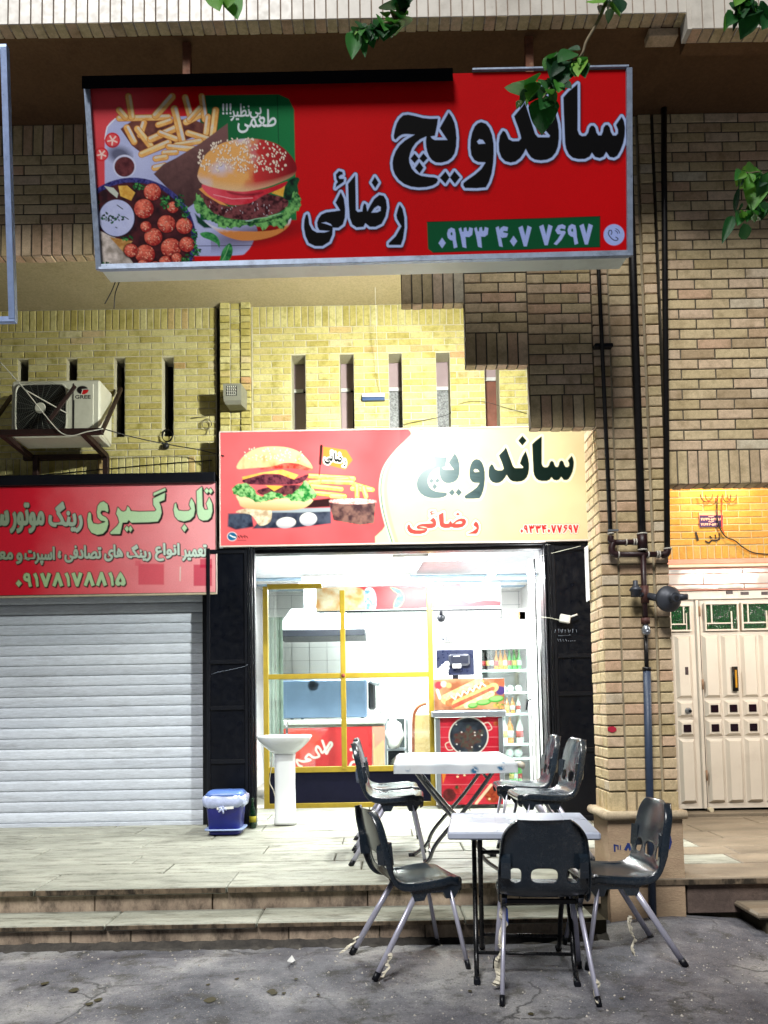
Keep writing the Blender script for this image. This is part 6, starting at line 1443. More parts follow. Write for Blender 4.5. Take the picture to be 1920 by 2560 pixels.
def chair_proto():
    t = local(thing('plastic_chair', (0, 0, 0), 'chair', 'chair'))
    me = bpy.data.meshes.new('shell'); me.from_pydata([tuple(v) for v in SV], [], SF); me.polygons.foreach_set('use_smooth', [True] * len(SF)); me.update()
    o = link('shell', me, PL, t)
    md = o.modifiers.new('thick', 'SOLIDIFY'); md.thickness = .006; md.offset = 0
    md = o.modifiers.new('sub', 'SUBSURF'); md.levels = 1; md.render_levels = 1
    for sx in (-1, 1):
        poly = [(-.105, .437), (.17, .437), (.185, .40), (.15, .345), (.105, .345), (.09, .378), (.005, .378), (-.012, .345), (-.062, .345), (-.075, .385), (-.12, .42)]
        x0 = .172 * sx; m = MB().prism(poly, lambda a, b: (x0 - .012 * sx + .05 * sx * (.437 - b) * 0, a, b), lambda a, b: (x0 + .012 * sx, a, b)); m.build('skirt', PL, t)
        # blocks for stacking at the sides of the back
        pts = [(-.19, .64), (-.232, .622), (-.236, .60), (-.232, .555), (-.228, .53), (-.18, .53)]
        m = MB().prism(pts, lambda a, b: (sx * .15, a - .008, b), lambda a, b: (sx * .192, a + .012, b)); m.build('stacking_lug', PL, t)
        for nm, a, b in (('rear', (.168 * sx, -.035, .40), (.205 * sx, -.275, 0.012)), ('front', (.168 * sx, .128, .39), (.20 * sx, .205, 0.012))):
            a, b = Vector(a), Vector(b)
            lg = MB().tube([a, a.lerp(b, .5), b], .0155, 12, True, .68).build('leg', LEGM, t)
            d = (b - a).normalized()
            MB().tube([b - d * .03, b + d * .012], .0172, 12, True, .72).build('foot_cap', BLACK, lg)
    MB().bar((-.165, .125, .385), (.165, .125, .385), .02, .02).build('cross_bar', BLACK, t); MB().bar((-.165, -.035, .385), (.165, -.035, .385), .02, .02).build('cross_bar', BLACK, t)
    return t
proto = chair_proto(); used = [False]
def place_chair(cx, cy, z, heading, label, group):
    c = proto if not used[0] else copy_tree(proto); used[0] = True
    c.location = (cx, cy, z); c.rotation_euler = (0, 0, heading); c['label'] = label; c['group'] = group; return c
def strip(t, a, b, wd, seed, name='torn_tape'):
    """crumpled strip of packing plastic along a line, in the chair's own coordinates"""
    r_ = random.Random(seed); a, b = Vector(a), Vector(b); d = (b - a); sidev = d.cross(Vector((0, 1, 0))); sidev = sidev.normalized() if sidev.length > .01 else Vector((1, 0, 0))
    ctl = catmull([(r_.uniform(-.012, .012), r_.uniform(-.014, .014), wd * (.25 + r_.random() * .9)) for _ in range(6)], 5); n = len(ctl); vv = []
    for i, c in enumerate(ctl):
        p = a.lerp(b, i / (n - 1)) + sidev * c.x + Vector((0, c.y, 0)); w2 = c.z * (.25 if i in (0, n - 1) else 1)
        vv += [p - sidev * w2 * .5 + Vector((0, r_.uniform(-.006, .006), 0)), p + Vector((0, r_.uniform(-.008, .008) - .01, 0)), p + sidev * w2 * .5]
    m = MB().add(vv, [(i * 3 + k, i * 3 + k + 1, (i + 1) * 3 + k + 1, (i + 1) * 3 + k) for i in range(n - 1) for k in range(2)])
    o = m.build(name, TAPE, t, False); md = o.modifiers.new('thick', 'SOLIDIFY'); md.thickness = .0015; return o
def chair_from_feet(rear, front, z):
    """centre and heading from mid points between the rear and front feet"""
    r_, f_ = Vector(rear), Vector(front); d = f_ - r_; h = math.atan2(d.y, d.x) - R(90); mid = (r_ + f_) / 2; u = d.normalized()
    c = mid + u * (.5 * (.275 - .205)); return c.x, c.y, z, h
def mid(a, b): return ((a[0] + b[0]) / 2, (a[1] + b[1]) / 2)
GF, GB = 'chairs round the front table', 'chairs round the back table'
g = lambda x, y: G(x, y, ST)
cL = place_chair(*chair_from_feet(mid(g(947, 2447), g(874, 2392)), mid(g(1174, 2416), g(1090, 2367)), ST), 'dark plastic chair at the left of the front table with its seat shining white', GF)
cF = place_chair(*chair_from_feet(mid(g(1251, 2506), g(1489, 2495)), mid(g(1258, 2436), g(1437, 2431)), ST), 'dark plastic chair seen from behind, nearest to the camera', GF)
cR = place_chair(*chair_from_feet(mid(g(1705.6, 2415.6), g(1639, 2356)), mid(g(1460, 2423), g(1418.7, 2362.5)), ST), 'dark plastic chair at the right of the front table before the pillar', GF)
zb_ = .372
g2 = lambda x, y: G(x, y, zb_)
xbl, ybl = g2(882, 2165); xfl, yfl = g2(1066, 2163)
near = ((xbl + xfl) / 2 + .035, (ybl + yfl) / 2 + .19)
place_chair(near[0], near[1], zb_, R(-90 - 2), 'grey plastic chair at the left of the back table, nearer of two', GB)
place_chair(near[0] - .01, near[1] + .50, zb_ + .004, R(-90 + 1), 'grey plastic chair at the left of the back table, further of two', GB)
q = P(1383, 2000, -1.62); place_chair(1.04, -1.60, zb_, R(90 + 3), 'grey plastic chair at the right of the back table, nearer of two', GB)
place_chair(1.0, -1.08, zb_ + .004, R(90 - 3), 'grey plastic chair at the right of the back table, further of two', GB)
strip(cF, (-.19, -.13, .22), (-.21, -.10, .02), .05, 3); strip(cF, (-.175, -.05, .36), (-.195, -.16, .20), .03, 4); strip(cF, (.19, -.2, .12), (.207, -.27, .02), .03, 8)
strip(cL, (.2, -.2, .12), (.23, -.23, .02), .035, 5); strip(cL, (-.2, -.22, .1), (-.2, -.33, .02), .025, 6); strip(cR, (-.19, .0, .25), (-.2, -.03, .06), .045, 7)
MB().box(-.185, -.155, -.07, -.045, .28, .36, .004).build('blue_tape', plain('blue_tape', rgb(60, 90, 180), .4), cF)

# ================================================================ tables
def table(loc, rz, w_, d_, h_, topm, legm, label, cloth=False):
    t = thing('folding_table', loc, label, 'table', None, rz); local(t)
    zt_ = h_
    m = MB(); m.box(-w_ / 2, w_ / 2, -d_ / 2, d_ / 2, zt_ - .036, zt_, .008); m.build('top', topm, t)
    if not cloth:
        m = MB()
        for k in range(1, 6): m.box(-w_ / 2 + .03, w_ / 2 - .03, -d_ / 2 + k * d_ / 6 - .0015, -d_ / 2 + k * d_ / 6 + .0015, zt_, zt_ + .0025)
        m.build('ribs', topm, t)
    ww, hh = w_ / 2 - .09, zt_ - .05
    for k, (s, yo) in enumerate(((1, d_ / 2 - .12), (-1, d_ / 2 - .15))):
        for ys_ in (-yo, yo):
            pts = catmull([(s * ww, ys_, hh), (s * ww * .35, ys_, hh * .66), (-s * ww * .45, ys_, hh * .30), (-s * ww * .66, ys_, hh * .14), (-s * ww * .95, ys_, .03), (-s * (ww + .02), ys_, .014)], 6)
            lg = MB().tube(pts, .0125, 10).build('leg', legm, t)
            e = Vector(pts[-1]); MB().tube([e + Vector((s * .02, 0, .004)), e + Vector((-s * .02, 0, -.002))], .016, 10).build('foot_cap', BLACK, lg)
        MB().tube([(-s * ww * .62, -yo, hh * .165), (-s * ww * .62, yo, hh * .165)], .009, 8).build('stretcher', legm, t)
        MB().tube([(s * ww * .8, -yo, hh * .9), (s * ww * .8, yo, hh * .9)], .009, 8).build('stretcher', legm, t)
        MB().bar((s * ww, -d_ / 2 + .06, hh + .008), (s * ww, d_ / 2 - .06, hh + .008), .03, .012).build('rail', BLACK, t)
    return t
CHROME = plain('chrome', rgb(150, 150, 150), .18, .95, .1, 12)
BLKT = plain('black_tube', rgb(16, 17, 20), .3, .2, .2, 12)
TTOP = satin('table_white', rgb(172, 180, 198), .28, 0, .5, .25)
TZ = ST + .71
cs = [Vector(G(x, y, TZ)) for x, y in ((1126, 2079), (1122, 2033), (1448, 2030), (1508, 2083))]
cen = sum(cs, Vector((0, 0))) / 4
wv = ((cs[3] - cs[0]).length + (cs[2] - cs[1]).length) / 2; dv = ((cs[1] - cs[0]).length + (cs[2] - cs[3]).length) / 2
ang = math.atan2((cs[3] - cs[0]).y + (cs[2] - cs[1]).y, (cs[3] - cs[0]).x + (cs[2] - cs[1]).x)
table((cen.x, cen.y, ST), ang + R(90), dv, wv, .71, TTOP, BLKT, 'white plastic folding table on the street with black tube legs')
TZ2 = zb_ + .695
cs = [Vector(G(x, y, TZ2)) for x, y in ((988, 1903), (1006, 1884), (1262, 1880), (1264, 1901))]
cen2 = sum(cs, Vector((0, 0))) / 4; w2 = ((cs[3] - cs[0]).length + (cs[2] - cs[1]).length) / 2; d2 = ((cs[1] - cs[0]).length + (cs[2] - cs[3]).length) / 2
t2 = table((cen2.x, cen2.y, zb_), R(-2), w2, d2, .69, TTOP, CHROME, 'folding table with chrome crossed legs on the platform', True)
# oil cloth on the back table, printed with blue flowers, hanging over the edges
tcl = NT('oilcloth'); v = tcl.coord('Object'); n1 = tcl.noise(v, 26, 3, .5); n2 = tcl.noise(v, 5, 4)
c = tcl.ramp(n2, [(.3, rgb(206, 214, 220)), (.7, rgb(228, 232, 232))])
vo = tcl.n('ShaderNodeTexVoronoi'); vo.inputs['Scale'].default_value = 9; tcl.l(v, vo.inputs['Vector'])
f_ = tcl.math('MULTIPLY', tcl.ramp(vo.outputs['Distance'], [(.18, (1, 1, 1, 1)), (.3, (0, 0, 0, 1))]), tcl.ramp(n1, [(.42, (0, 0, 0, 1)), (.5, (1, 1, 1, 1))]))
tcl.bsdf(tcl.mixc(f_, c, rgb(50, 110, 150)), .25, 0, .5, n2, .2, .01)
cl = thing('oilcloth', (cen2.x, cen2.y, TZ2), 'white oilcloth with blue flowers draped over the back table', 'tablecloth', None, R(-2)); local(cl)
nx_, ny_ = 44, 44; vv = []; ex, ey = w2 / 2 + .003, d2 / 2 + .003; drop = .075; r_ = random.Random(2)
for j in range(ny_ + 1):
    for i in range(nx_ + 1):
        a = (-1 + 2 * i / nx_) * (ex + drop); b = (-1 + 2 * j / ny_) * (ey + drop)
        ox, oy = max(0, abs(a) - ex), max(0, abs(b) - ey); x = math.copysign(min(abs(a), ex), a); y = math.copysign(min(abs(b), ey), b)
        hang = max(ox, oy); rip = .004 * math.sin(34 * (a if oy > ox else b)) * min(1, hang / .05)
        sag = .006 * (.5 + .5 * math.sin(7 * a + 1)) * (hang / drop)
        x += math.copysign(min(ox, .012) + (rip if ox >= oy and ox > 0 else 0) + .01 * (ox > 0), a) if ox > 0 else 0
        y += math.copysign(min(oy, .012) + (rip if oy > ox else 0) + .01 * (oy > 0), b) if oy > 0 else 0
        vv.append((x, y, .004 - hang - sag + .0012 * math.sin(23 * a) * math.sin(19 * b)))
m = MB().add(vv, [(j * (nx_ + 1) + i, j * (nx_ + 1) + i + 1, (j + 1) * (nx_ + 1) + i + 1, (j + 1) * (nx_ + 1) + i) for j in range(ny_) for i in range(nx_)], True)
m.build('cloth', tcl.m, cl, False)
e = Vector((ex + .01, -ey, -.02))
m = MB(); m.tube(catmull([e, e + Vector((.035, -.01, -.01)), e + Vector((.05, -.015, -.03))], 4), [.008, .012, .016, .02, .02, .02, .016, .01, .004], 8); m.build('knot', TAPE, cl)

# ================================================================ washbasin on pedestal
q = G(712, 2062, .405); bx, by = q[0], q[1] + .05
CER = plain('ceramic', rgb(226, 230, 232), .15, 0, .03, 4, .04, .5, rgb(170, 170, 160), .3)
wb = thing('pedestal_washbasin', (bx, by, .405), 'white ceramic washbasin on a pedestal in front of the glass partition', 'washbasin')
ringp = []
def oval(w_, d_, z, n=28, p=3.6, yo=0): return [(bx + w_ * math.copysign(abs(math.cos(a)) ** (2 / p), math.cos(a)), by + yo + d_ * math.copysign(abs(math.sin(a)) ** (2 / p), math.sin(a)), z) for a in [2 * math.pi * k / n for k in range(n)]]
def loft(rings, caps=(True, True)):
    n = len(rings[0]); m = MB(); m.add([p for r in rings for p in r], [(i * n + k, i * n + (k + 1) % n, (i + 1) * n + (k + 1) % n, (i + 1) * n + k) for i in range(len(rings) - 1) for k in range(n)], True)
    if caps[0]: m.f.append(tuple(range(n))[::-1]); m.sm.append(False)
    if caps[1]: m.f.append(tuple((len(rings) - 1) * n + k for k in range(n))); m.sm.append(False)
    return m
zt_ = P(712, 1838, by)[1]; zu = P(712, 1880, by)[1]
loft([oval(.095, .085, .407), oval(.097, .087, .43), oval(.09, .08, .47), oval(.085, .075, .75), oval(.088, .078, zu - .05), oval(.095, .085, zu + .02)]).build('pedestal', CER, wb)
loft([oval(.09, .085, zu - .012), oval(.13, .11, zu + .015), oval(.175, .15, zu + .055), oval(.212, .178, zt_ - .05), oval(.23, .19, zt_ - .02), oval(.232, .192, zt_ - .006), oval(.222, .182, zt_), oval(.2, .16, zt_ - .004), oval(.18, .14, zt_ - .04), oval(.1, .08, zt_ - .09)]).build('basin', CER, wb)
MB().tube(catmull([(bx, by + .15, zt_), (bx, by + .15, zt_ + .08), (bx, by + .1, zt_ + .11), (bx, by + .04, zt_ + .09)], 5), .01, 8).build('tap', CHROME, wb)
hz = single('rubber_hose', MB().tube(catmull([P3(681, 1885, .1), P3(678, 1920, .1), P3(674, 1955, .1), P3(683, 1975, .08), P3(690, 2000, .08)], 6), .004, 6), plain('hose', rgb(176, 170, 150), .5), 'thin pale hose hanging beside the washbasin pedestal', 'hose', loc=P3(678, 1955, .1))

# ================================================================ rubbish bin with bag, green bottle
q = G(566, 2082, .40); bx, by = q[0], q[1]
BLU = plain('blue_bin', rgb(24, 30, 130), .35, 0, .1, 12, .1); BAGT = plain('clear_bag', rgb(176, 186, 220), .25, 0, .15, 30, .3)
bn = thing('rubbish_bin', (bx, by, .40), 'blue plastic pedal bin with a clear bag over its rim beside the black door', 'bin')
def rbox(w_, d_, z, n=28): return oval2(bx, by, w_, d_, z, 6, n)
def oval2(cx, cy, w_, d_, z, p, n=28): return [(cx + w_ * math.copysign(abs(math.cos(a)) ** (2 / p), math.cos(a)), cy + d_ * math.copysign(abs(math.sin(a)) ** (2 / p), math.sin(a)), z) for a in [2 * math.pi * k / n for k in range(n)]]
HB = P(566, 1995, by)[1]
loft([rbox(.125, .11, .402), rbox(.125, .11, .435)]).build('base', BLU, bn)
loft([rbox(.155, .14, .436), rbox(.158, .143, .446)]).build('rim_ring', plain('pale_blue', rgb(150, 170, 214), .35), bn)
loft([rbox(.128, .112, .447), rbox(.145, .13, HB - .03), rbox(.148, .132, HB)]).build('body', BLU, bn)
r_ = random.Random(9)
rings = []
for k, (w_, d_, z) in enumerate(((.150, .134, HB - .06), (.165, .148, HB - .045), (.172, .152, HB - .01), (.170, .150, HB + .018), (.155, .138, HB + .03))):
    rings.append([(x + r_.uniform(-.007, .007), y + r_.uniform(-.007, .007), z + r_.uniform(-.008, .008)) for x, y, z in rbox(w_, d_, z, 44)])
loft(rings, (False, False)).build('bag_rim', BAGT, bn)
m = MB(); kx = bx - .0; 
for k in range(5): a_ = k * 1.256; m.tube([(kx, by - .148, HB - .06), (kx + .035 * math.cos(a_), by - .16, HB - .075 + .03 * math.sin(a_))], [.014, .006], 6)
m.build('bag_knot', BAGT, bn)
loft([rbox(.148, .133, HB + .02), rbox(.15, .135, HB + .04), rbox(.13, .115, HB + .062)]).build('lid', plain('lid_blue', rgb(88, 120, 190), .35), bn)
a, b = P3(542, 2022, by - .15), P3(584, 2019, by - .15); MB().bar(a, b, .004, .02).build('label', MATS['paper_white'], bn)
q = G(632, 2070, .40)
gb = thing('green_bottle', (q[0], q[1], .40), 'green glass bottle standing between the blue bin and the door frame', 'bottle')
GG = plain('bottle_green', rgb(16, 48, 28), .08, 0, .2, 9)
MB().lathe([(.028, 0), (.03, .01), (.03, .13), (.024, .155), (.012, .185), (.011, .235), (.013, .24), (.013, .25)], (q[0], q[1], .401), None, 14).build('glass', GG, gb)
MB().lathe([(.0305, .05), (.0305, .1)], (q[0], q[1], .401), None, 14).build('label', plain('yellow_label', rgb(176, 166, 40), .6), gb)

# ================================================================ air conditioner with bracket
YA = -.50
ACM = plain('ac_casing', rgb(206, 206, 186), .4, 0, .05, 5, .1, .5, rgb(120, 118, 90), .4)
x0, z1 = P(29, 952, YA); x1, z0 = P(246, 1086, YA)
x1 = P(250, 1000, YA)[0]; z0 = P(140, 1092, YA)[1]
ac = thing('air_conditioner', ((x0 + x1) / 2, YA + .15, z0), 'pale outdoor air conditioner unit with a dark round fan grille', 'air conditioner')
MB().box(x0, x1, YA, YA + .29, z0, z1, .015).build('casing', ACM, ac)
fx0, fx1 = P(37, 1000, YA)[0], P(170, 1000, YA)[0]; fz1 = P(100, 958, YA)[1]; fz0 = z0 + .02
m = MB(); cx_, cz_ = (fx0 + fx1) / 2, (fz0 + fz1) / 2; hw_, hh_ = (fx1 - fx0) / 2, (fz1 - fz0) / 2
def sq(s, y, n=40, p=7): return [(cx_ + s * hw_ * math.copysign(abs(math.cos(a)) ** (2 / p), math.cos(a)), y, cz_ + s * hh_ * math.copysign(abs(math.sin(a)) ** (2 / p), math.sin(a))) for a in [2 * math.pi * k / n for k in range(n)]]
loft([sq(.97, YA - .004), sq(1.0, YA - .012), sq(.94, YA - .013), sq(.93, YA - .002)], (False, False)).build('fan_frame', ACM, ac)
MB().add(sq(.935, YA - .003), [tuple(range(40))]).build('fan_opening', plain('fan_dark', rgb(10, 11, 10), .6), ac)
m = MB(); GR = plain('grille_wire', rgb(84, 88, 80), .4, .3)
for k in range(22):
    a = k * math.pi / 11; rr = .93 / max(abs(math.cos(a)) / hw_, abs(math.sin(a)) / hh_)
    m.tube([(cx_ + .05 * math.cos(a), YA - .02, cz_ + .05 * math.sin(a)), (cx_ + rr * math.cos(a) * .99, YA - .014, cz_ + rr * math.sin(a) * .99)], .0016, 4)
for k in range(1, 14):
    r2 = .05 + k * .0145; m.tube([(cx_ + r2 * math.cos(a), YA - .019, cz_ + r2 * math.sin(a)) for a in [j * math.pi / 18 for j in range(37)]], .0009, 4, False)
m.build('grille', GR, ac)
MB().lathe([(.001, -.006), (.045, -.005), (.047, 0), (.04, .004)], (cx_, YA - .022, cz_), Matrix.Rotation(R(90), 3, 'X'), 22).build('hub', ACM, ac)
px0, px1 = P(186, 1000, YA)[0], P(234, 1000, YA)[0]
MB().box(px0, px1, YA - .006, YA + .01, z0 + .02, P(200, 960, YA)[1], .004).build('front_panel', ACM, ac)
MB().box(px0 - .012, px0 - .004, YA - .004, YA + .006, z0 + .01, P(200, 960, YA)[1] + .005).build('groove', MATS['dark_gap'], ac)
# maker's mark on the panel: disc and wordmark
c_ = Art([(184, 962), (230, 960), (230, 1000), (184, 1000)], .55, (206, 206, 186))
c_.ell(206, 975, 14.5, 10.5, C3(24, 20, 22)); c_.shape([[(206, 975.5), (222, 974.5), (219, 981), (212, 985.5), (203, 985.5)]], C3(206, 30, 34), 0, .5); c_.line([(205, 973.5), (221, 972.5)], 1.6, C3(226, 226, 214), .4); c_.line([(207, 974), (203, 986)], 1.6, C3(226, 226, 214), .4)
c_.shape(None, C3(22, 22, 20), .5, .45, 1, fit(text_segs('GREE'), 188, 988, 226, 996.5))
c_.sheet('brand_print', [P3(184, 962, YA - .008), P3(230, 960, YA - .008), P3(230, 1000, YA - .008), P3(184, 1000, YA - .008)], print_mat('casing_print', .4, .4), ac)
bk_ = thing('steel_bracket', (P(120, 1100, YA)[0], -.3, z0 - .1), 'rusty dark steel bracket carrying the air conditioner', 'bracket')
DST = plain('dark_steel', rgb(44, 26, 22), .6, .3, .35, 16, .3)
zf = P(120, 1080, -.68)[1]
xa, xb = P(-30, 1085, -.68)[0], P(258, 1080, -.68)[0]
zB = z0 - .035; 
def bar_(n, a, b, w_=.045, h_=.045): MB().bar(a, b, w_, h_).build(n, DST, bk_)
X2 = lambda sx, sy, Y: P(sx, sy, Y)[0]
bar_('front_rail', (X2(-30, 1086, -.7), -.70, zB), (X2(257, 1076, -.7), -.70, zB)); bar_('back_rail', (X2(60, 1137, -.08), -.08, zB), (X2(270, 1135, -.08), -.08, zB))
bar_('side_rail', (X2(2, 1086, -.7), -.68, zB), (X2(80, 1137, -.08), -.09, zB)); bar_('side_rail', (X2(205, 1080, -.7), -.68, zB), (X2(266, 1135, -.08), -.09, zB))
q = P3(303, 972, -.02); bar_('tie', (X2(255, 1075, -.7), -.70, zB), q, .028, .028)
q = P3(188, 965, -.55); bar_('tie', (X2(120, 1040, -.6), -.60, zB + .12), q + Vector((0, 0, -.0)), .026, .026)
bar_('tie', (X2(-20, 1050, -.6), -.70, zB), P3(30, 990, -.02), .028, .028)
for sx in (90, 265): q = P3(sx, 1180, -.10); bar_('wall_leg', (q.x, -.1, 3.40), (q.x, -.1, zB), .045, .045)
# ================================================================ speaker box on the pilaster
YQ = -.26
sp = thing('wall_speaker', P3(582, 1010, YQ), 'small grey wall speaker with a dotted grille on the pilaster', 'speaker')
x0, z1 = P(557, 959, YQ); x1, z0 = P(603, 1008, YQ)
SPM = plain('speaker_grey', rgb(128, 128, 112), .5, 0, .1, 10)
m = MB(); z0b = z0 + .028
m.add([(x0, YQ, z1), (x1, YQ, z1), (x1, YQ, z0b), (x0 + .006, YQ, z0b), (x0 + .02, YQ + .16, z1 - .01), (x1 + .025, YQ + .16, z1 - .01), (x1 + .02, YQ + .16, z0), (x0 + .03, YQ + .16, z0), (x1 - .005, YQ + .03, z0), (x0 + .02, YQ + .03, z0)],
      [(0, 1, 2, 3), (0, 4, 5, 1), (1, 5, 6, 8, 2), (3, 2, 8, 9), (9, 8, 6, 7), (0, 3, 9, 7, 4), (5, 4, 7, 6)])
m.build('cabinet', SPM, sp)
gx0, gz1 = P(566, 965, YQ); gx1, gz0 = P(592, 989, YQ)
MB().box(gx0, gx1, YQ - .004, YQ + .002, gz0, gz1).build('grille', MATS['dark_gap'], sp)
m = MB()
for i in range(5):
    for j in range(6):
        m.lathe([(.0058, 0), (.005, -.003)], (gx0 + (i + .5 + .25 * (j % 2)) * (gx1 - gx0) / 5.4, YQ - .0042, gz0 + (j + .5) * (gz1 - gz0) / 6), Matrix.Rotation(R(-90), 3, 'X'), 6)
m.build('grille_dots', plain('dot_white', rgb(206, 206, 190), .5), sp)
MB().box((x0 + x1) / 2 - .02, (x0 + x1) / 2 + .02, YQ + .15, -.07, z0 + .03, z1 - .03).build('bracket', SPM, sp)
# small lamp label on the slotted wall
lb = thing('wall_fitting', P3(932, 996, -.03), 'small white and blue fitting stuck on the yellow brick between two slots', 'fitting')
x0, z1 = P(905, 984, -.03); x1, z0 = P(962, 1001, -.03)
MB().box(x0, x1, -.04, -.002, (z0 + z1) / 2, z1, .003).build('cover', MATS['paper_white'], lb); MB().box(x0, x1, -.034, -.002, z0, (z0 + z1) / 2 - .001, .003).build('strip', plain('strip_blue', rgb(40, 70, 110), .4), lb)

# ================================================================ cables
def cable(name, pts, r_, mat, label, cat='cable', n=8): return single(name, MB().tube(catmull(pts, n), r_, 5), mat, label, cat, loc=pts[0])
WC, BC = plain('white_cable', rgb(206, 206, 190), .5), plain('black_cable', rgb(14, 14, 14), .5)
cable('white_wire', [P3(0, 905, -.72), P3(60, 972, -.73), P3(110, 1035, -.73), P3(150, 1080, -.735), P3(180, 1089, -.735), P3(215, 1080, -.735), P3(258, 1072, -.72)], .0045, WC, 'white wire hanging across the air conditioner fan')
cable('white_wire', [P3(64, 975, -.74), P3(110, 1001, -.66), P3(167, 1033, -.53)], .0045, WC, 'short white wire branching over the fan grille to the right')
cable('black_wire', [P3(262, 1073, -.5), P3(330, 1092, -.35), P3(420, 1111, -.2), P3(500, 1125, -.12), P3(560, 1140, -.21)], .005, BC, 'black wire sagging from the air conditioner to the sandwich sign')
cable('black_wire', [P3(110, 1187, -.02), P3(250, 1174, -.01), P3(400, 1160, -.01), P3(530, 1151, -.01)], .0045, BC, 'black wire along the upright bricks under the air conditioner')
m = MB()
for k in range(3): m.tube([P3(417 + 13 * math.cos(a) + k, 1088 + 15 * math.sin(a) + k, -.02 - k * .008) for a in [j * math.pi / 9 for j in range(19)]], .0028, 5, False)
m.lathe([(.001, -.03), (.025, -.02), (.03, 0), (.02, .025), (.001, .03)], P3(415, 1115, -.02), None, 8); single('cable_coil', m, BC, 'coil of dark cable hanging below the fourth dark slot', 'cable', loc=P3(417, 1088, -.02))
m = MB()
for k in range(3): m.tube([P3(517 + (11 + k) * math.cos(a), 1060 + (14 - k * 2) * math.sin(a), -.02 - k * .008) for a in [j * math.pi / 9 for j in range(19)]], .002, 5, False)
m.tube([P3(478, 1045, -.015), P3(500, 1043, -.015), P3(517, 1040, -.015)], .004, 5); m.tube([P3(520, 1075, -.015), P3(514, 1088, -.015)], .003, 5)
single('cable_coil', m, plain('grey_cable', rgb(120, 114, 84), .6), 'small coil of grey wire on the brick left of the speaker', 'cable', loc=P3(517, 1060, -.02))
cable('thin_cord', [P3(937, 700, -.3), P3(941, 820, -.2), P3(947, 940, -.08), P3(953, 990, -.04)], .002, WC, 'thin pale cord hanging in front of the slotted wall')
cable('black_wire', [P3(998, 1063, -.02), P3(1050, 1052, -.015), P3(1092, 1044, -.015), P3(1120, 1036, -.02), P3(1128, 1030, -.02)], .003, BC, 'black wire lying on the yellow bricks above the sandwich sign')
cable('black_wire', [P3(1146, 1010, -.012), P3(1180, 1003, -.012), P3(1214, 1005, -.012), P3(1260, 1018, -.012), P3(1318, 1034, -.012)], .002, BC, 'thin black wire crossing the rightmost slot')
cable('loose_wire', [P3(288, 706, -2.7), P3(278, 730, -2.66), P3(262, 760, -2.66)], .003, BC, 'loose black wire hanging from the lower left corner of the big sign')
cable('loose_wire', [P3(298, 706, -2.7), P3(288, 735, -2.65), P3(285, 772, -2.65)], .003, BC, 'second loose black wire hanging under the big sign')
cable('black_cable', [P3(1794, 1240, -.03), P3(1793, 1290, -.03), P3(1800, 1320, -.03), P3(1815, 1342, -.03), P3(1838, 1352, -.03), P3(1855, 1366, -.03), P3(1885, 1382, -.03), P3(1930, 1386, -.03)], .006, BC, 'black cable drooping across the orange lit brick wall')
cable('red_cable', [P3(1805, 1240, -.03), P3(1804, 1290, -.03), P3(1805, 1318, -.03), P3(1811, 1334, -.03)], .004, plain('red_cable', rgb(200, 60, 30), .5), 'red cable beside the purple number plate')
for sx, rr, mt, lbw in ((1766, 15, BC, 'black cable loop under the hanging panel, left'), (1779, 16, MATS['red_cable'], 'red cable loop under the hanging panel, left'), (1817, 10, BC, 'black cable loop under the hanging panel, right'), (1830, 11, MATS['red_cable'], 'red cable loop under the hanging panel, right')):
    cable('cable_loop', [P3(sx - rr, 1236, -.04), P3(sx - rr * .8, 1248, -.04), P3(sx, 1255, -.04), P3(sx + rr * .8, 1248, -.04), P3(sx + rr, 1236, -.04)], .004, mt, lbw)
# socket on a wire by the right door leaf
wc = thing('hanging_socket', P3(1410, 1548, -.19), 'white extension socket hanging on the black door leaf', 'socket')
c0 = P3(1412, 1547, -.2); MB().cbox(c0, Matrix.Rotation(R(12), 3, 'Y'), .045, .02, .035, .006).build('socket', MATS['paper_white'], wc)
MB().tube(catmull([P3(1348, 1543, -.18), P3(1375, 1545, -.19), P3(1400, 1551, -.2)], 5), .004, 6).build('lead', WC, wc); MB().tube([P3(1425, 1543, -.2), P3(1443, 1536, -.2)], .008, 6).build('plug', MATS['paper_white'], wc)
cable('white_wire', [P3(1350, 1390, -.16), P3(1400, 1378, -.18), P3(1452, 1365, -.2)], .003, WC, 'thin white wire at the top of the right black door leaf')

# ================================================================ gas pipes on the pillar
PB = plain('pipe_maroon', rgb(44, 18, 20), .45, 0, .2, 14, .1); PBK = plain('pipe_black', rgb(14, 11, 13), .45, 0, .2, 14); PGR = plain('pipe_slate', rgb(48, 62, 84), .5, 0, .15, 20)
gp = thing('gas_pipes', P3(1615, 2240, -2.26), 'dark gas pipes with elbows and a valve running down the brick pillar', 'pipe')
YG2 = -2.262
def pipe(n, pts, r_, mt): MB().tube(pts, r_, 12).build(n, mt, gp)
pipe('riser_pipe', [(P(1490, 560, YG2)[0], YG2, ZS - .002), P3(1495, 640, YG2), P3(1526, 1330, YG2)], .0125, PBK)
pipe('riser_pipe', [(P(1577, 500, YG2)[0], YG2, ZS - .002), P3(1580, 610, YG2), P3(1605, 1345, YG2)], .0235, PBK)
pipe('riser_pipe', [(P(1657, 200, YG2)[0], YG2, ZS - .002), P3(1660, 400, YG2), P3(1668, 1372, YG2)], .0175, PBK)
pipe('branch_pipe', [P3(1530, 1356, YG2), P3(1604, 1355, YG2)], .017, PB); pipe('branch_pipe', [P3(1533, 1386, YG2), P3(1668, 1386, YG2)], .017, PB)
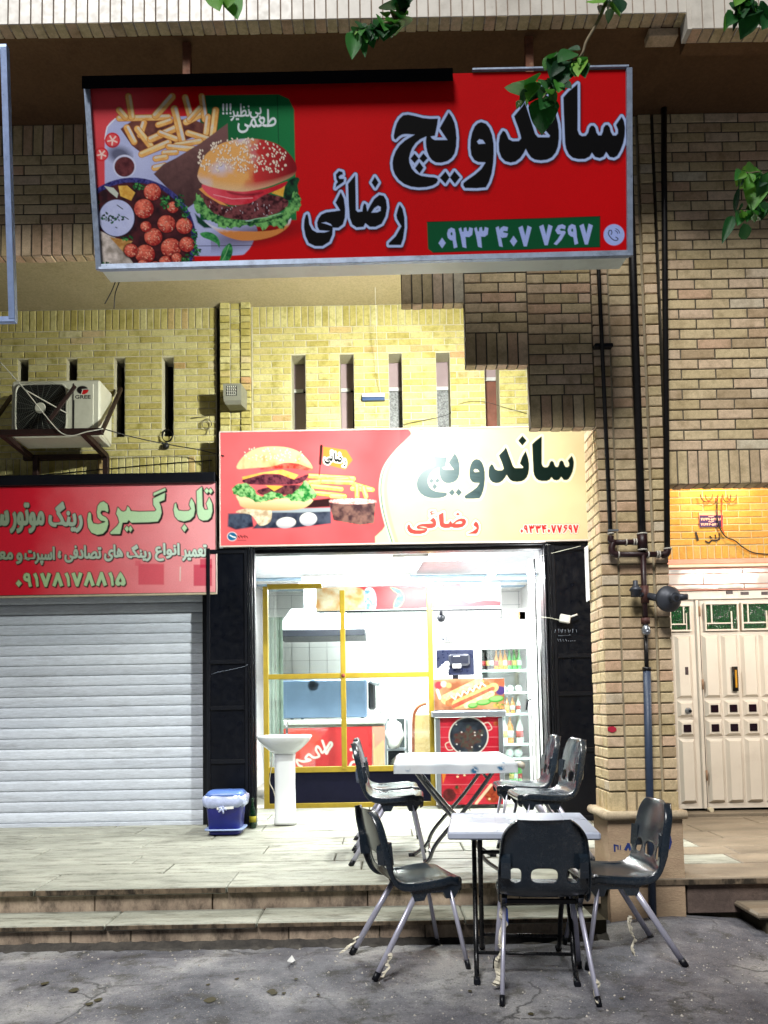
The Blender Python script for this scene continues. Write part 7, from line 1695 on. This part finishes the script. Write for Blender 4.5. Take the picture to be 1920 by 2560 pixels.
pipe('elbow', catmull([P3(1527, 1340, YG2), P3(1527, 1352, YG2), P3(1537, 1357, YG2)], 5), .019, PB); pipe('elbow', catmull([P3(1533, 1358, YG2), P3(1529, 1370, YG2), P3(1532, 1383, YG2), P3(1545, 1387, YG2)], 5), .02, PB)
pipe('elbow', catmull([P3(1655, 1387, YG2), P3(1666, 1384, YG2), P3(1669, 1372, YG2)], 5), .022, PB)
pipe('tee', [P3(1605, 1336, YG2), P3(1607, 1374, YG2)], .03, PB); pipe('drop_pipe', [P3(1607, 1372, YG2), P3(1614, 1575, YG2)], .0165, PB)
WSEAL = plain('thread_tape', rgb(206, 200, 186), .6)
for (sx, sy, hor, rr) in ((1605, 1335, 0, .0315), (1607, 1375, 0, .03), (1565, 1356, 1, .021), (1584, 1355, 1, .021), (1590, 1355, 1, .021), (1546, 1387, 1, .021), (1620, 1387, 1, .022), (1642, 1386, 1, .023), (1648, 1386, 1, .023), (1669, 1372, 0, .024), (1527, 1334, 0, .02)):
    q = P3(sx, sy, YG2); d = Vector((.004, 0, 0)) if hor else Vector((0, 0, .004)); pipe('seal', [q - d, q + d], rr, WSEAL)
REG = plain('regulator_grey', rgb(70, 74, 82), .5, .3, .2, 12, .25)
q = P3(1526, 1327, YG2); MB().bar(q + Vector((-.02, -.01, 0)), q + Vector((.045, -.01, 0)), .012, .012).build('clamp', STEEL, gp)
rg = thing('gas_regulator', P3(1672, 1500, -2.33), 'round grey gas regulator bolted to the pipe on the pillar', 'regulator')
c0 = P3(1672, 1497, -2.34); rot = Matrix.Rotation(R(90), 3, 'X') @ Matrix.Rotation(R(12), 3, 'Y')
MB().lathe([(.03, -.05), (.06, -.045), (.074, -.02), (.078, -.006), (.078, .006), (.068, .016), (.045, .04), (.03, .048), (.028, .07)], c0, rot, 26).build('diaphragm', REG, rg)
MB().tube([c0 + Vector((0, -.05, -.005)), c0 + Vector((.005, -.105, -.01))], .022, 12).build('outlet', REG, rg)
MB().tube([c0 + Vector((.005, -.1, -.01)), c0 + Vector((.005, -.107, -.01))], .013, 12).build('outlet_hole', MATS['dark_gap'], rg.children[-1])
MB().tube([c0 + Vector((.03, -.055, .0)), c0 + Vector((.085, -.06, .002))], [.022, .017], 10).build('ear', REG, rg)
MB().tube([P3(1618, 1490, YG2), c0 + Vector((-.03, .0, 0))], .022, 10).build('inlet', REG, rg)
vl = thing('relief_valve', P3(1590, 1475, -2.29), 'small grey bell shaped valve at the left of the gas pipe', 'valve')
c0 = P3(1589, 1473, -2.285)
MB().lathe([(.028, -.045), (.03, -.012), (.036, -.008), (.036, 0), (.026, .012), (.015, .022), (.014, .05), (.012, .052)], c0, None, 18).build('bell', REG, vl); MB().tube([c0 + Vector((.01, 0, -.03)), P3(1610, 1488, YG2)], .016, 10).build('neck', REG, vl)
pipe('valve_body', [P3(1611, 1465, YG2), P3(1613, 1508, YG2)], .024, plain('rusty_fitting', rgb(84, 50, 44), .6, .2, .3, 20)); pipe('union', [P3(1613, 1545, YG2), P3(1614, 1560, YG2)], .026, MATS['rusty_fitting'])
q = P3(1615, 1575, -2.29); MB().lathe([(.012, -.03), (.024, -.02), (.026, .0), (.02, .02), (.01, .03)], q, None, 14).build('stopcock', STEEL, gp); MB().tube([q, q + Vector((.0, -.03, -.02))], .012, 8).build('stopcock_key', STEEL, gp)
pipe('thin_pipe', [P3(1614, 1588, YG2), P3(1617, 1676, YG2)], .0125, PBK)
pipe('sleeve_pipe', [P3(1617, 1672, YG2), P3(1622, 1900, YG2), (P(1629, 2230, YG2)[0], YG2, ST + .02)], .0225, PGR); pipe('collar', [P3(1617, 1668, YG2), P3(1617, 1676, YG2)], .026, PBK)
q = P3(1508, 862, YG2); MB().box(q.x - .05, q.x + .06, YG2 - .004, -2.22, q.z - .012, q.z + .01, .003).build('pipe_clip', BLACK, gp)
# white sheet folded at the pillar's edge
single('white_sleeve', MB().box(1.298, 1.304, -1.99, -1.91, P(1465, 1503, -1.95)[1], P(1460, 1366, -1.95)[1], .002), MATS['paper_white'], 'white strip of board fixed to the shop side of the pillar', 'strip', loc=(1.3, -1.95, 2.2))

# ================================================================ white metal door in the right bay
DP = plain('door_paint', rgb(224, 216, 204), .42, 0, .04, 4, .1, .5, rgb(150, 130, 110), .3)
dr = thing('metal_door', (3.0, 0, .43), 'white panelled metal double door with green glass lights', 'door')
def D_(sx, sy): return P(sx, sy, .02)
zb2 = .455; zt2 = P(1750, 1500, .02)[1]
MB().box(2.5, 5.0, .02, .07, zt2 + .005, P(1750, 1476, 0)[1] - .004, .003).build('top_frame', DP, dr)
xs_ = [D_(1682, 1750)[0], D_(1752, 1750)[0], D_(1765, 1750)[0]]
def leafd(x0, x1, cols_, n0):
    MB().box(x0, x1, .045, .075, zb2, zt2).build('leaf_sheet', DP, dr)
def raised(x0, x1, z0, z1, hole=None):
    b = .024; y0, y1 = .045, .014
    v = [(x0, y0, z0), (x1, y0, z0), (x1, y0, z1), (x0, y0, z1), (x0 + b, y1, z0 + b), (x1 - b, y1, z0 + b), (x1 - b, y1, z1 - b), (x0 + b, y1, z1 - b)]
    m = MB().add(v, [(0, 1, 5, 4), (1, 2, 6, 5), (2, 3, 7, 6), (3, 0, 4, 7), (4, 5, 6, 7)]); m.build('raised_panel', DP, dr)
    if hole: cx, cz = (x0 + x1) / 2, (z0 + z1) / 2; MB().box(cx - .033, cx + .033, .006, .03, cz - .033, cz + .033, .003).build('square_light', plain('dark_glass', rgb(30, 14, 24), .12), dr)
GRN = NT('green_pebble_glass'); gv = GRN.coord('Object'); vo = GRN.n('ShaderNodeTexVoronoi'); vo.inputs['Scale'].default_value = 95; GRN.l(gv, vo.inputs['Vector'])
GRN.bsdf(GRN.ramp(vo.outputs['Distance'], [(.1, rgb(20, 110, 50)), (.5, rgb(8, 52, 26))]), .12, 0, .8, vo.outputs['Distance'], .9, .006)
def light(x0, x1, z0, z1, side):
    gg = MB().box(x0, x1, .03, .04, z0, z1).build('green_glass', GRN.m, dr)
    for a, b, c, d in ((x0 - .014, x1 + .014, z1, z1 + .014), (x0 - .014, x1 + .014, z0 - .014, z0), (x0 - .014, x0, z0, z1), (x1, x1 + .014, z0, z1)): MB().box(a, b, .014, .05, c, d, .002).build('bead', DP, gg)
    w_, h_ = x1 - x0, z1 - z0
    MB().box(x0, x0 + w_ * .84, .02, .029, z0 + h_ * .22, z0 + h_ * .27).build('muntin', DP, gg); MB().box(x0 + w_ * .16 if side else x0 + w_ * .66, x0 + w_ * .2 if side else x0 + w_ * .71, .019, .0285, z0 + h_ * .27, z1).build('muntin', DP, gg)
    MB().box(x0 + w_ * .8, x0 + w_ * .84, .018, .028, z0, z0 + h_ * .72).build('muntin', DP, gg)
zz = {k: P(1760, v, .03)[1] for k, v in dict(l1=1512, l0=1574, p1=1588, p0=1745, s1=1751, s0=1793, q1=1799, q0=1841, r1=1847, r0=2007).items()}
# narrow leaf
leafd(xs_[0] - .02, xs_[1], 1, 0)
nx0, nx1 = D_(1699, 1850)[0], D_(1739, 1850)[0]
light(nx0 - .03, nx1 - .005, zz['l0'], zz['l1'] - .012, False)
for a, b, h in (('p', 'p', 0), ('s', 's', 0), ('q', 'q', 1), ('r', 'r', 0)): raised(nx0, nx1, zz[a + '0'], zz[a + '1'], h)
# main leaf
leafd(xs_[2] - .03, 5.0, 3, 0); MB().box(xs_[1] - .008, xs_[1] + .018, .02, .05, zb2, zt2, .003).build('cover_strip', DP, dr)
MB().box(xs_[1] + .019, xs_[1] + .026, .03, .046, zb2, zt2).build('gap_shade_strip', MATS['dark_gap'], dr); MB().box(xs_[0] - .03, xs_[0] - .022, .02, .06, zb2, zt2).build('gap_shade_strip', MATS['dark_gap'], dr)  # solid dark strips painted in for the shade between leaves and frame
for zq in (.7, 1.5, 2.15): MB().tube([(xs_[1] + .022, .016, zq), (xs_[1] + .022, .016, zq + .09)], .009, 8).build('hinge', plain('hinge_rust', rgb(150, 120, 96), .6), dr)
px = [(1768, 1810), (1816, 1857), (1864, 1905), (1912, 1953)]
for a, b in px:
    u, v_ = D_(a, 1850)[0], D_(b, 1850)[0]
    for k, h in (('p', 0), ('s', 1), ('q', 1), ('r', 0)): raised(u, v_, zz[k + '0'], zz[k + '1'], h)
u0, u1, u2, u3 = (D_(v_, 1545)[0] for v_ in (1763, 1843, 1858, 1930))
light(u0 + .01, u1, zz['l0'], zz['l1'], True); light(u2, u3, zz['l0'], zz['l1'], True)
hx, hz1 = D_(1834, 1667); _, hz0 = D_(1836, 1728)
MB().tube([(hx, .0, hz1), (hx, -.005, (hz0 + hz1) / 2), (hx, .0, hz0)], .026, 12, True, .5).build('handle', BLACK, dr); MB().box(hx - .009, hx + .009, -.024, -.014, hz0 + .03, hz1 - .03, .003).build('handle_inlay', plain('ochre_inlay', rgb(196, 140, 30), .4), dr.children[-1])
q = P3(1720, 1777, .02); MB().lathe([(.03, -.004), (.034, 0), (.028, .01), (.02, .014), (.02, .03)], q, Matrix.Rotation(R(90), 3, 'X'), 18).build('lock', STEEL, dr); MB().tube([q + Vector((.004, -.02, 0)), q + Vector((.006, -.045, -.004))], .012, 10).build('lock_knob', BLACK, dr.children[-1])
for sx, sy, w_ in ((1824, 1481, 16), (1862, 1483, 20), (1912, 1483, 16)):
    q = P3(sx, sy, .015); MB().box(q.x - w_ / 570, q.x + w_ / 570, .014, .019, q.z - .014, q.z + .014).build('sticker', plain('sticker_dark', rgb(60, 44, 48), .5), dr)
q = P3(1716, 1676, .02); MB().box(q.x - .014, q.x + .014, .012, .0215, q.z - .04, q.z + .03).build('sticker', MATS['sticker_dark'], dr)
q = P3(1776, 2024, 0); MB().tube([(q.x, -.03, q.z), (q.x, .03, q.z)], .02, 12).build('roller', plain('cream_roller', rgb(206, 196, 170), .4), dr)
single('door_threshold', MB().box(2.5, 5, -.1, .12, .38, .432, .006), STONE_B, 'stone threshold under the white metal door', 'threshold', loc=(3, 0, .38))
structure('door_bay_back', MB().box(2.45, 5.0, .25, .3, .3, 3.7), plain('dark_back', rgb(14, 14, 16), .7))

# ================================================================ hanging branches
LEAF = NT('leaf_green'); lv = LEAF.coord('Object'); oi = LEAF.n('ShaderNodeObjectInfo')
lc = LEAF.ramp(oi.outputs['Random'], [(0, rgb(20, 60, 34)), (.45, rgb(36, 96, 40)), (.8, rgb(70, 140, 50)), (1, rgb(120, 170, 60))])
lb_ = LEAF.bsdf(lc, .45, 0, .4, LEAF.noise(lv, 60, 3), .3, .004)
tr = LEAF.n('ShaderNodeBsdfTranslucent'); LEAF.l(lc, tr.inputs[0]); mx = LEAF.n('ShaderNodeMixShader'); mx.inputs[0].default_value = .3
LEAF.l(lb_.outputs[0], mx.inputs[1]); LEAF.l(tr.outputs[0], mx.inputs[2]); LEAF.l(mx.outputs[0], LEAF.out.inputs[0])
def leaf_mesh(seed):
    r_ = random.Random(seed); n = 9; vv = []
    for i in range(n):
        f = i / (n - 1); w_ = .34 * (math.sin(math.pi * f ** .8) ** .9) * (1 + r_.uniform(-.06, .06)) + .004; bend = -.22 * f * f
        for u in (-1, -.5, 0, .5, 1): vv.append((u * w_, f, bend + .16 * abs(u) * w_ * 2 + r_.uniform(-.01, .01)))
    me = bpy.data.meshes.new('leaf'); me.from_pydata(vv, [], [(i * 5 + k, i * 5 + k + 1, (i + 1) * 5 + k + 1, (i + 1) * 5 + k) for i in range(n - 1) for k in range(4)]); me.polygons.foreach_set('use_smooth', [True] * len(me.polygons)); me.update(); me.materials.append(LEAF.m); return me
LM = [leaf_mesh(k) for k in range(5)]
TWIG = plain('twig', rgb(112, 100, 76), .8, 0, .2, 30)
def branch(label, twigs, leaves, Y):
    """twigs: lists of surveyed points; leaves: (x, y of stalk end, x, y of tip, width factor)"""
    r_ = random.Random(len(leaves) * 7 + int(leaves[0][0])); q = P3(leaves[0][0], leaves[0][1], Y)
    t = thing('tree_branch', q, label, 'branch', 'hanging tree branches')
    for tw in twigs:
        k = len(tw); pts = catmull([P3(a, b, Y + .02 * math.sin(i * 1.3)) for i, (a, b) in enumerate(tw)], 5); MB().tube(pts, [.0055 - .003 * i / (len(pts) - 1) for i in range(len(pts))], 6).build('twig', TWIG, t)
    ex_ = []
    for tw in twigs:
        for k in range(len(tw) * 3):
            i = r_.randrange(len(tw) - 1); f = r_.random(); a = tw[i][0] + (tw[i + 1][0] - tw[i][0]) * f; b = tw[i][1] + (tw[i + 1][1] - tw[i][1]) * f
            if b < 130 and Y < -4.52 and len(tw) > 6 and 20 < b: continue
            L0 = r_.uniform(10, 26); an = r_.uniform(.6, 2.6); ex_.append((a, b, a + L0 * math.cos(an), b + L0 * math.sin(an), r_.uniform(.4, .65)))
    for (a, b, c, d, wf) in list(leaves) + ex_:
        p0 = P3(a, b, Y + r_.uniform(-.05, .05)); p1 = P3(c, d, Y + r_.uniform(-.06, .06)); ax = p1 - p0; L_ = ax.length
        y_ = ax.normalized(); up_ = Vector((r_.uniform(-.5, .5), -1, r_.uniform(-.1, .7))); x_ = y_.cross(up_).normalized(); z_ = x_.cross(y_)
        m4 = Matrix((x_, y_, z_)).transposed().to_4x4(); o = bpy.data.objects.new('leaf', LM[r_.randrange(5)]); col.objects.link(o); o.parent = t
        o.matrix_local = Matrix.Translation(p0 - q) @ m4 @ Matrix.Diagonal((L_ * wf * 1.5, L_, L_ * .8, 1))
S28 = lambda pts: [(1280 + x / 2.8, y / 2.8) for x, y in pts]
branch('long leafy twig hanging in front of the right end of the big red sign', [S28([(672, -60), (640, 60), (590, 170), (520, 290), (490, 380), (430, 440), (350, 540), (270, 610), (215, 690)]), S28([(490, 380), (485, 430), (470, 480)])],
  [(*S28([(a, b)])[0], *S28([(c, d)])[0], w_) for a, b, c, d, w_ in ((640, 20, 600, -60, .7), (680, 20, 770, 100, .8), (690, 60, 675, 145, .5), (715, -20, 780, 60, .8), (300, 370, 220, 460, .5), (290, 390, 275, 430, .4), (440, 370, 330, 400, .7), (480, 350, 380, 330, .5), (360, 420, 320, 560, .62), (430, 440, 410, 570, .55), (350, 440, 285, 510, .5), (310, 560, 240, 545, .6), (190, 600, 130, 670, .7), (90, 560, 60, 620, .9), (130, 580, 40, 580, .6), (95, 620, 60, 740, .4), (170, 570, 110, 670, .5), (300, 610, 410, 580, .55), (280, 640, 370, 600, .5), (230, 680, 210, 905, .72), (270, 620, 300, 760, .6), (230, 560, 290, 620, .6), (60, 700, 35, 750, .5), (100, 690, 105, 740, .5))], -4.55)
C84 = lambda pts: [(840 + x / 3.967, y / 3.967) for x, y in pts]
branch('small bright green leafy twig hanging before the brown soffit at the top centre', [C84([(700, -60), (660, 40), (610, 140), (560, 220), (480, 230), (380, 280), (280, 290), (180, 320)])],
  [(*C84([(a, b)])[0], *C84([(c, d)])[0], w_) for a, b, c, d, w_ in ((160, 300, 150, 400, .6), (200, 330, 160, 505, .42), (230, 340, 215, 420, .5), (250, 280, 205, 295, .6), (270, 230, 290, 300, .7), (300, 250, 330, 280, .7), (290, 360, 272, 500, .3), (345, 350, 360, 430, .5), (340, 250, 385, 280, .6), (395, 260, 440, 290, .6), (410, 330, 420, 390, .3), (440, 300, 478, 330, .7), (450, 160, 425, 170, .8), (480, 120, 505, 150, .8), (470, 200, 500, 240, .6), (450, 220, 440, 270, .6), (515, 240, 525, 338, .45), (540, 250, 550, 315, .5), (645, 150, 640, 220, .6), (620, 95, 585, 70, .7), (680, 90, 650, 115, .6), (700, 100, 715, 150, .6), (570, -10, 590, 15, .8), (360, 300, 370, 320, .8))], -4.45)
T66 = lambda pts: [(1660 + x / 3.66, y / 3.66) for x, y in pts]
branch('dark leaves hanging at the top right corner of the photo', [T66([(760, -80), (770, 20), (800, 40), (830, -20)]), T66([(720, -60), (690, 60), (640, 140)])],
  [(*T66([(a, b)])[0], *T66([(c, d)])[0], w_) for a, b, c, d, w_ in ((610, 85, 560, 270, .45), (715, -20, 630, 300, .25), (790, 40, 745, 300, .62), (910, 10, 890, 270, .5), (690, 130, 670, 210, .5), (960, 60, 950, 200, .6))], -4.6)
T6 = lambda pts: [(1760 + x / 4.885, 380 + y / 4.885) for x, y in pts]
branch('cluster of dark leaves at the right edge in front of the brick panel', [T6([(900, 200), (780, 300), (660, 250), (560, 260), (470, 250)]), T6([(800, 560), (640, 680), (540, 720), (440, 730)])],
  [(*T6([(a, b)])[0], *T6([(c, d)])[0], w_) for a, b, c, d, w_ in ((450, 220, 400, 430, .5), (480, 240, 440, 420, .4), (560, 190, 480, 410, .6), (620, 180, 560, 400, .5), (640, 170, 590, 330, .4), (700, 280, 600, 620, .5), (780, 240, 680, 640, .5), (650, 600, 520, 720, .4), (430, 430, 360, 770, .22), (350, 780, 245, 1055, .3), (480, 870, 520, 1100, .52), (470, 620, 430, 710, .5), (740, 600, 700, 830, .7), (580, 480, 590, 600, .5), (600, 680, 535, 780, .3))], -4.4)
branch('two leaf tips hanging over the white tiles at the top left', [[(560, -30), (575, -5)]], [(570, -10, 592, 30, .6), (545, -20, 540, 8, .6)], -4.5)

# ================================================================ litter on the street
q = G(730, 2413, ST); m = MB(); r_ = random.Random(4)
ps = [(q[0] + .03 * math.cos(a) * r_.uniform(.5, 1.1), q[1] + .03 * math.sin(a) * r_.uniform(.5, 1.2), ST + .012 + r_.uniform(0, .02)) for a in [k * .785 for k in range(8)]]
m.add(ps + [(q[0], q[1], ST + .05), (q[0], q[1], ST + .006)], [(k, (k + 1) % 8, 8) for k in range(8)] + [((k + 1) % 8, k, 9) for k in range(8)]); single('paper_scrap', m, MATS['paper_white'], 'crumpled white scrap of paper on the street left of the chairs', 'litter', loc=(q[0], q[1], ST))
DL = plain('dead_leaf', rgb(58, 52, 24), .8, 0, .3, 40)
LW = ['on the left of the street, largest of the left cluster', 'near the bottom left, right one of a pair', 'near the bottom left, left one of a pair', 'below the paper scrap, upper of two', 'below the paper scrap, lower of two', 'alone near the bottom edge left of the middle', 'furthest left on the street', 'on the street left of the paper scrap, upper', 'on the street left of the paper scrap, lower', 'just right under the paper scrap', 'right of the two leaves below the paper scrap', 'left of the front left chair legs near the bottom', 'under the nearest chair at the bottom edge', 'between the left chair and the nearest chair', 'right of the nearest chair at the bottom']
spots = [(198, 2477, 22), (255, 2503, 18), (232, 2513, 16), (690, 2480, 20), (693, 2487, 16), (540, 2503, 26), (120, 2462, 18), (597, 2450, 10), (525, 2465, 10), (745, 2450, 9), (715, 2486, 10), (800, 2490, 8), (1335, 2538, 12), (1180, 2480, 9), (1560, 2500, 10)]
for i, (sx, sy, wd) in enumerate(spots):
    q = G(sx, sy, ST); me = LM[i % 5].copy(); me.materials.clear(); me.materials.append(DL)
    o = bpy.data.objects.new('fallen_leaf', me); col.objects.link(o); s_ = wd / 400
    o.location = (q[0], q[1], ST + .006); o.scale = (s_ * 1.5, s_ * .9, s_ * .12); o.rotation_euler = (0, 0, random.uniform(1.2, 1.9))
    tag(o, 'dry dark fallen leaf lying ' + LW[i], 'leaf', 'fallen leaves on the street')
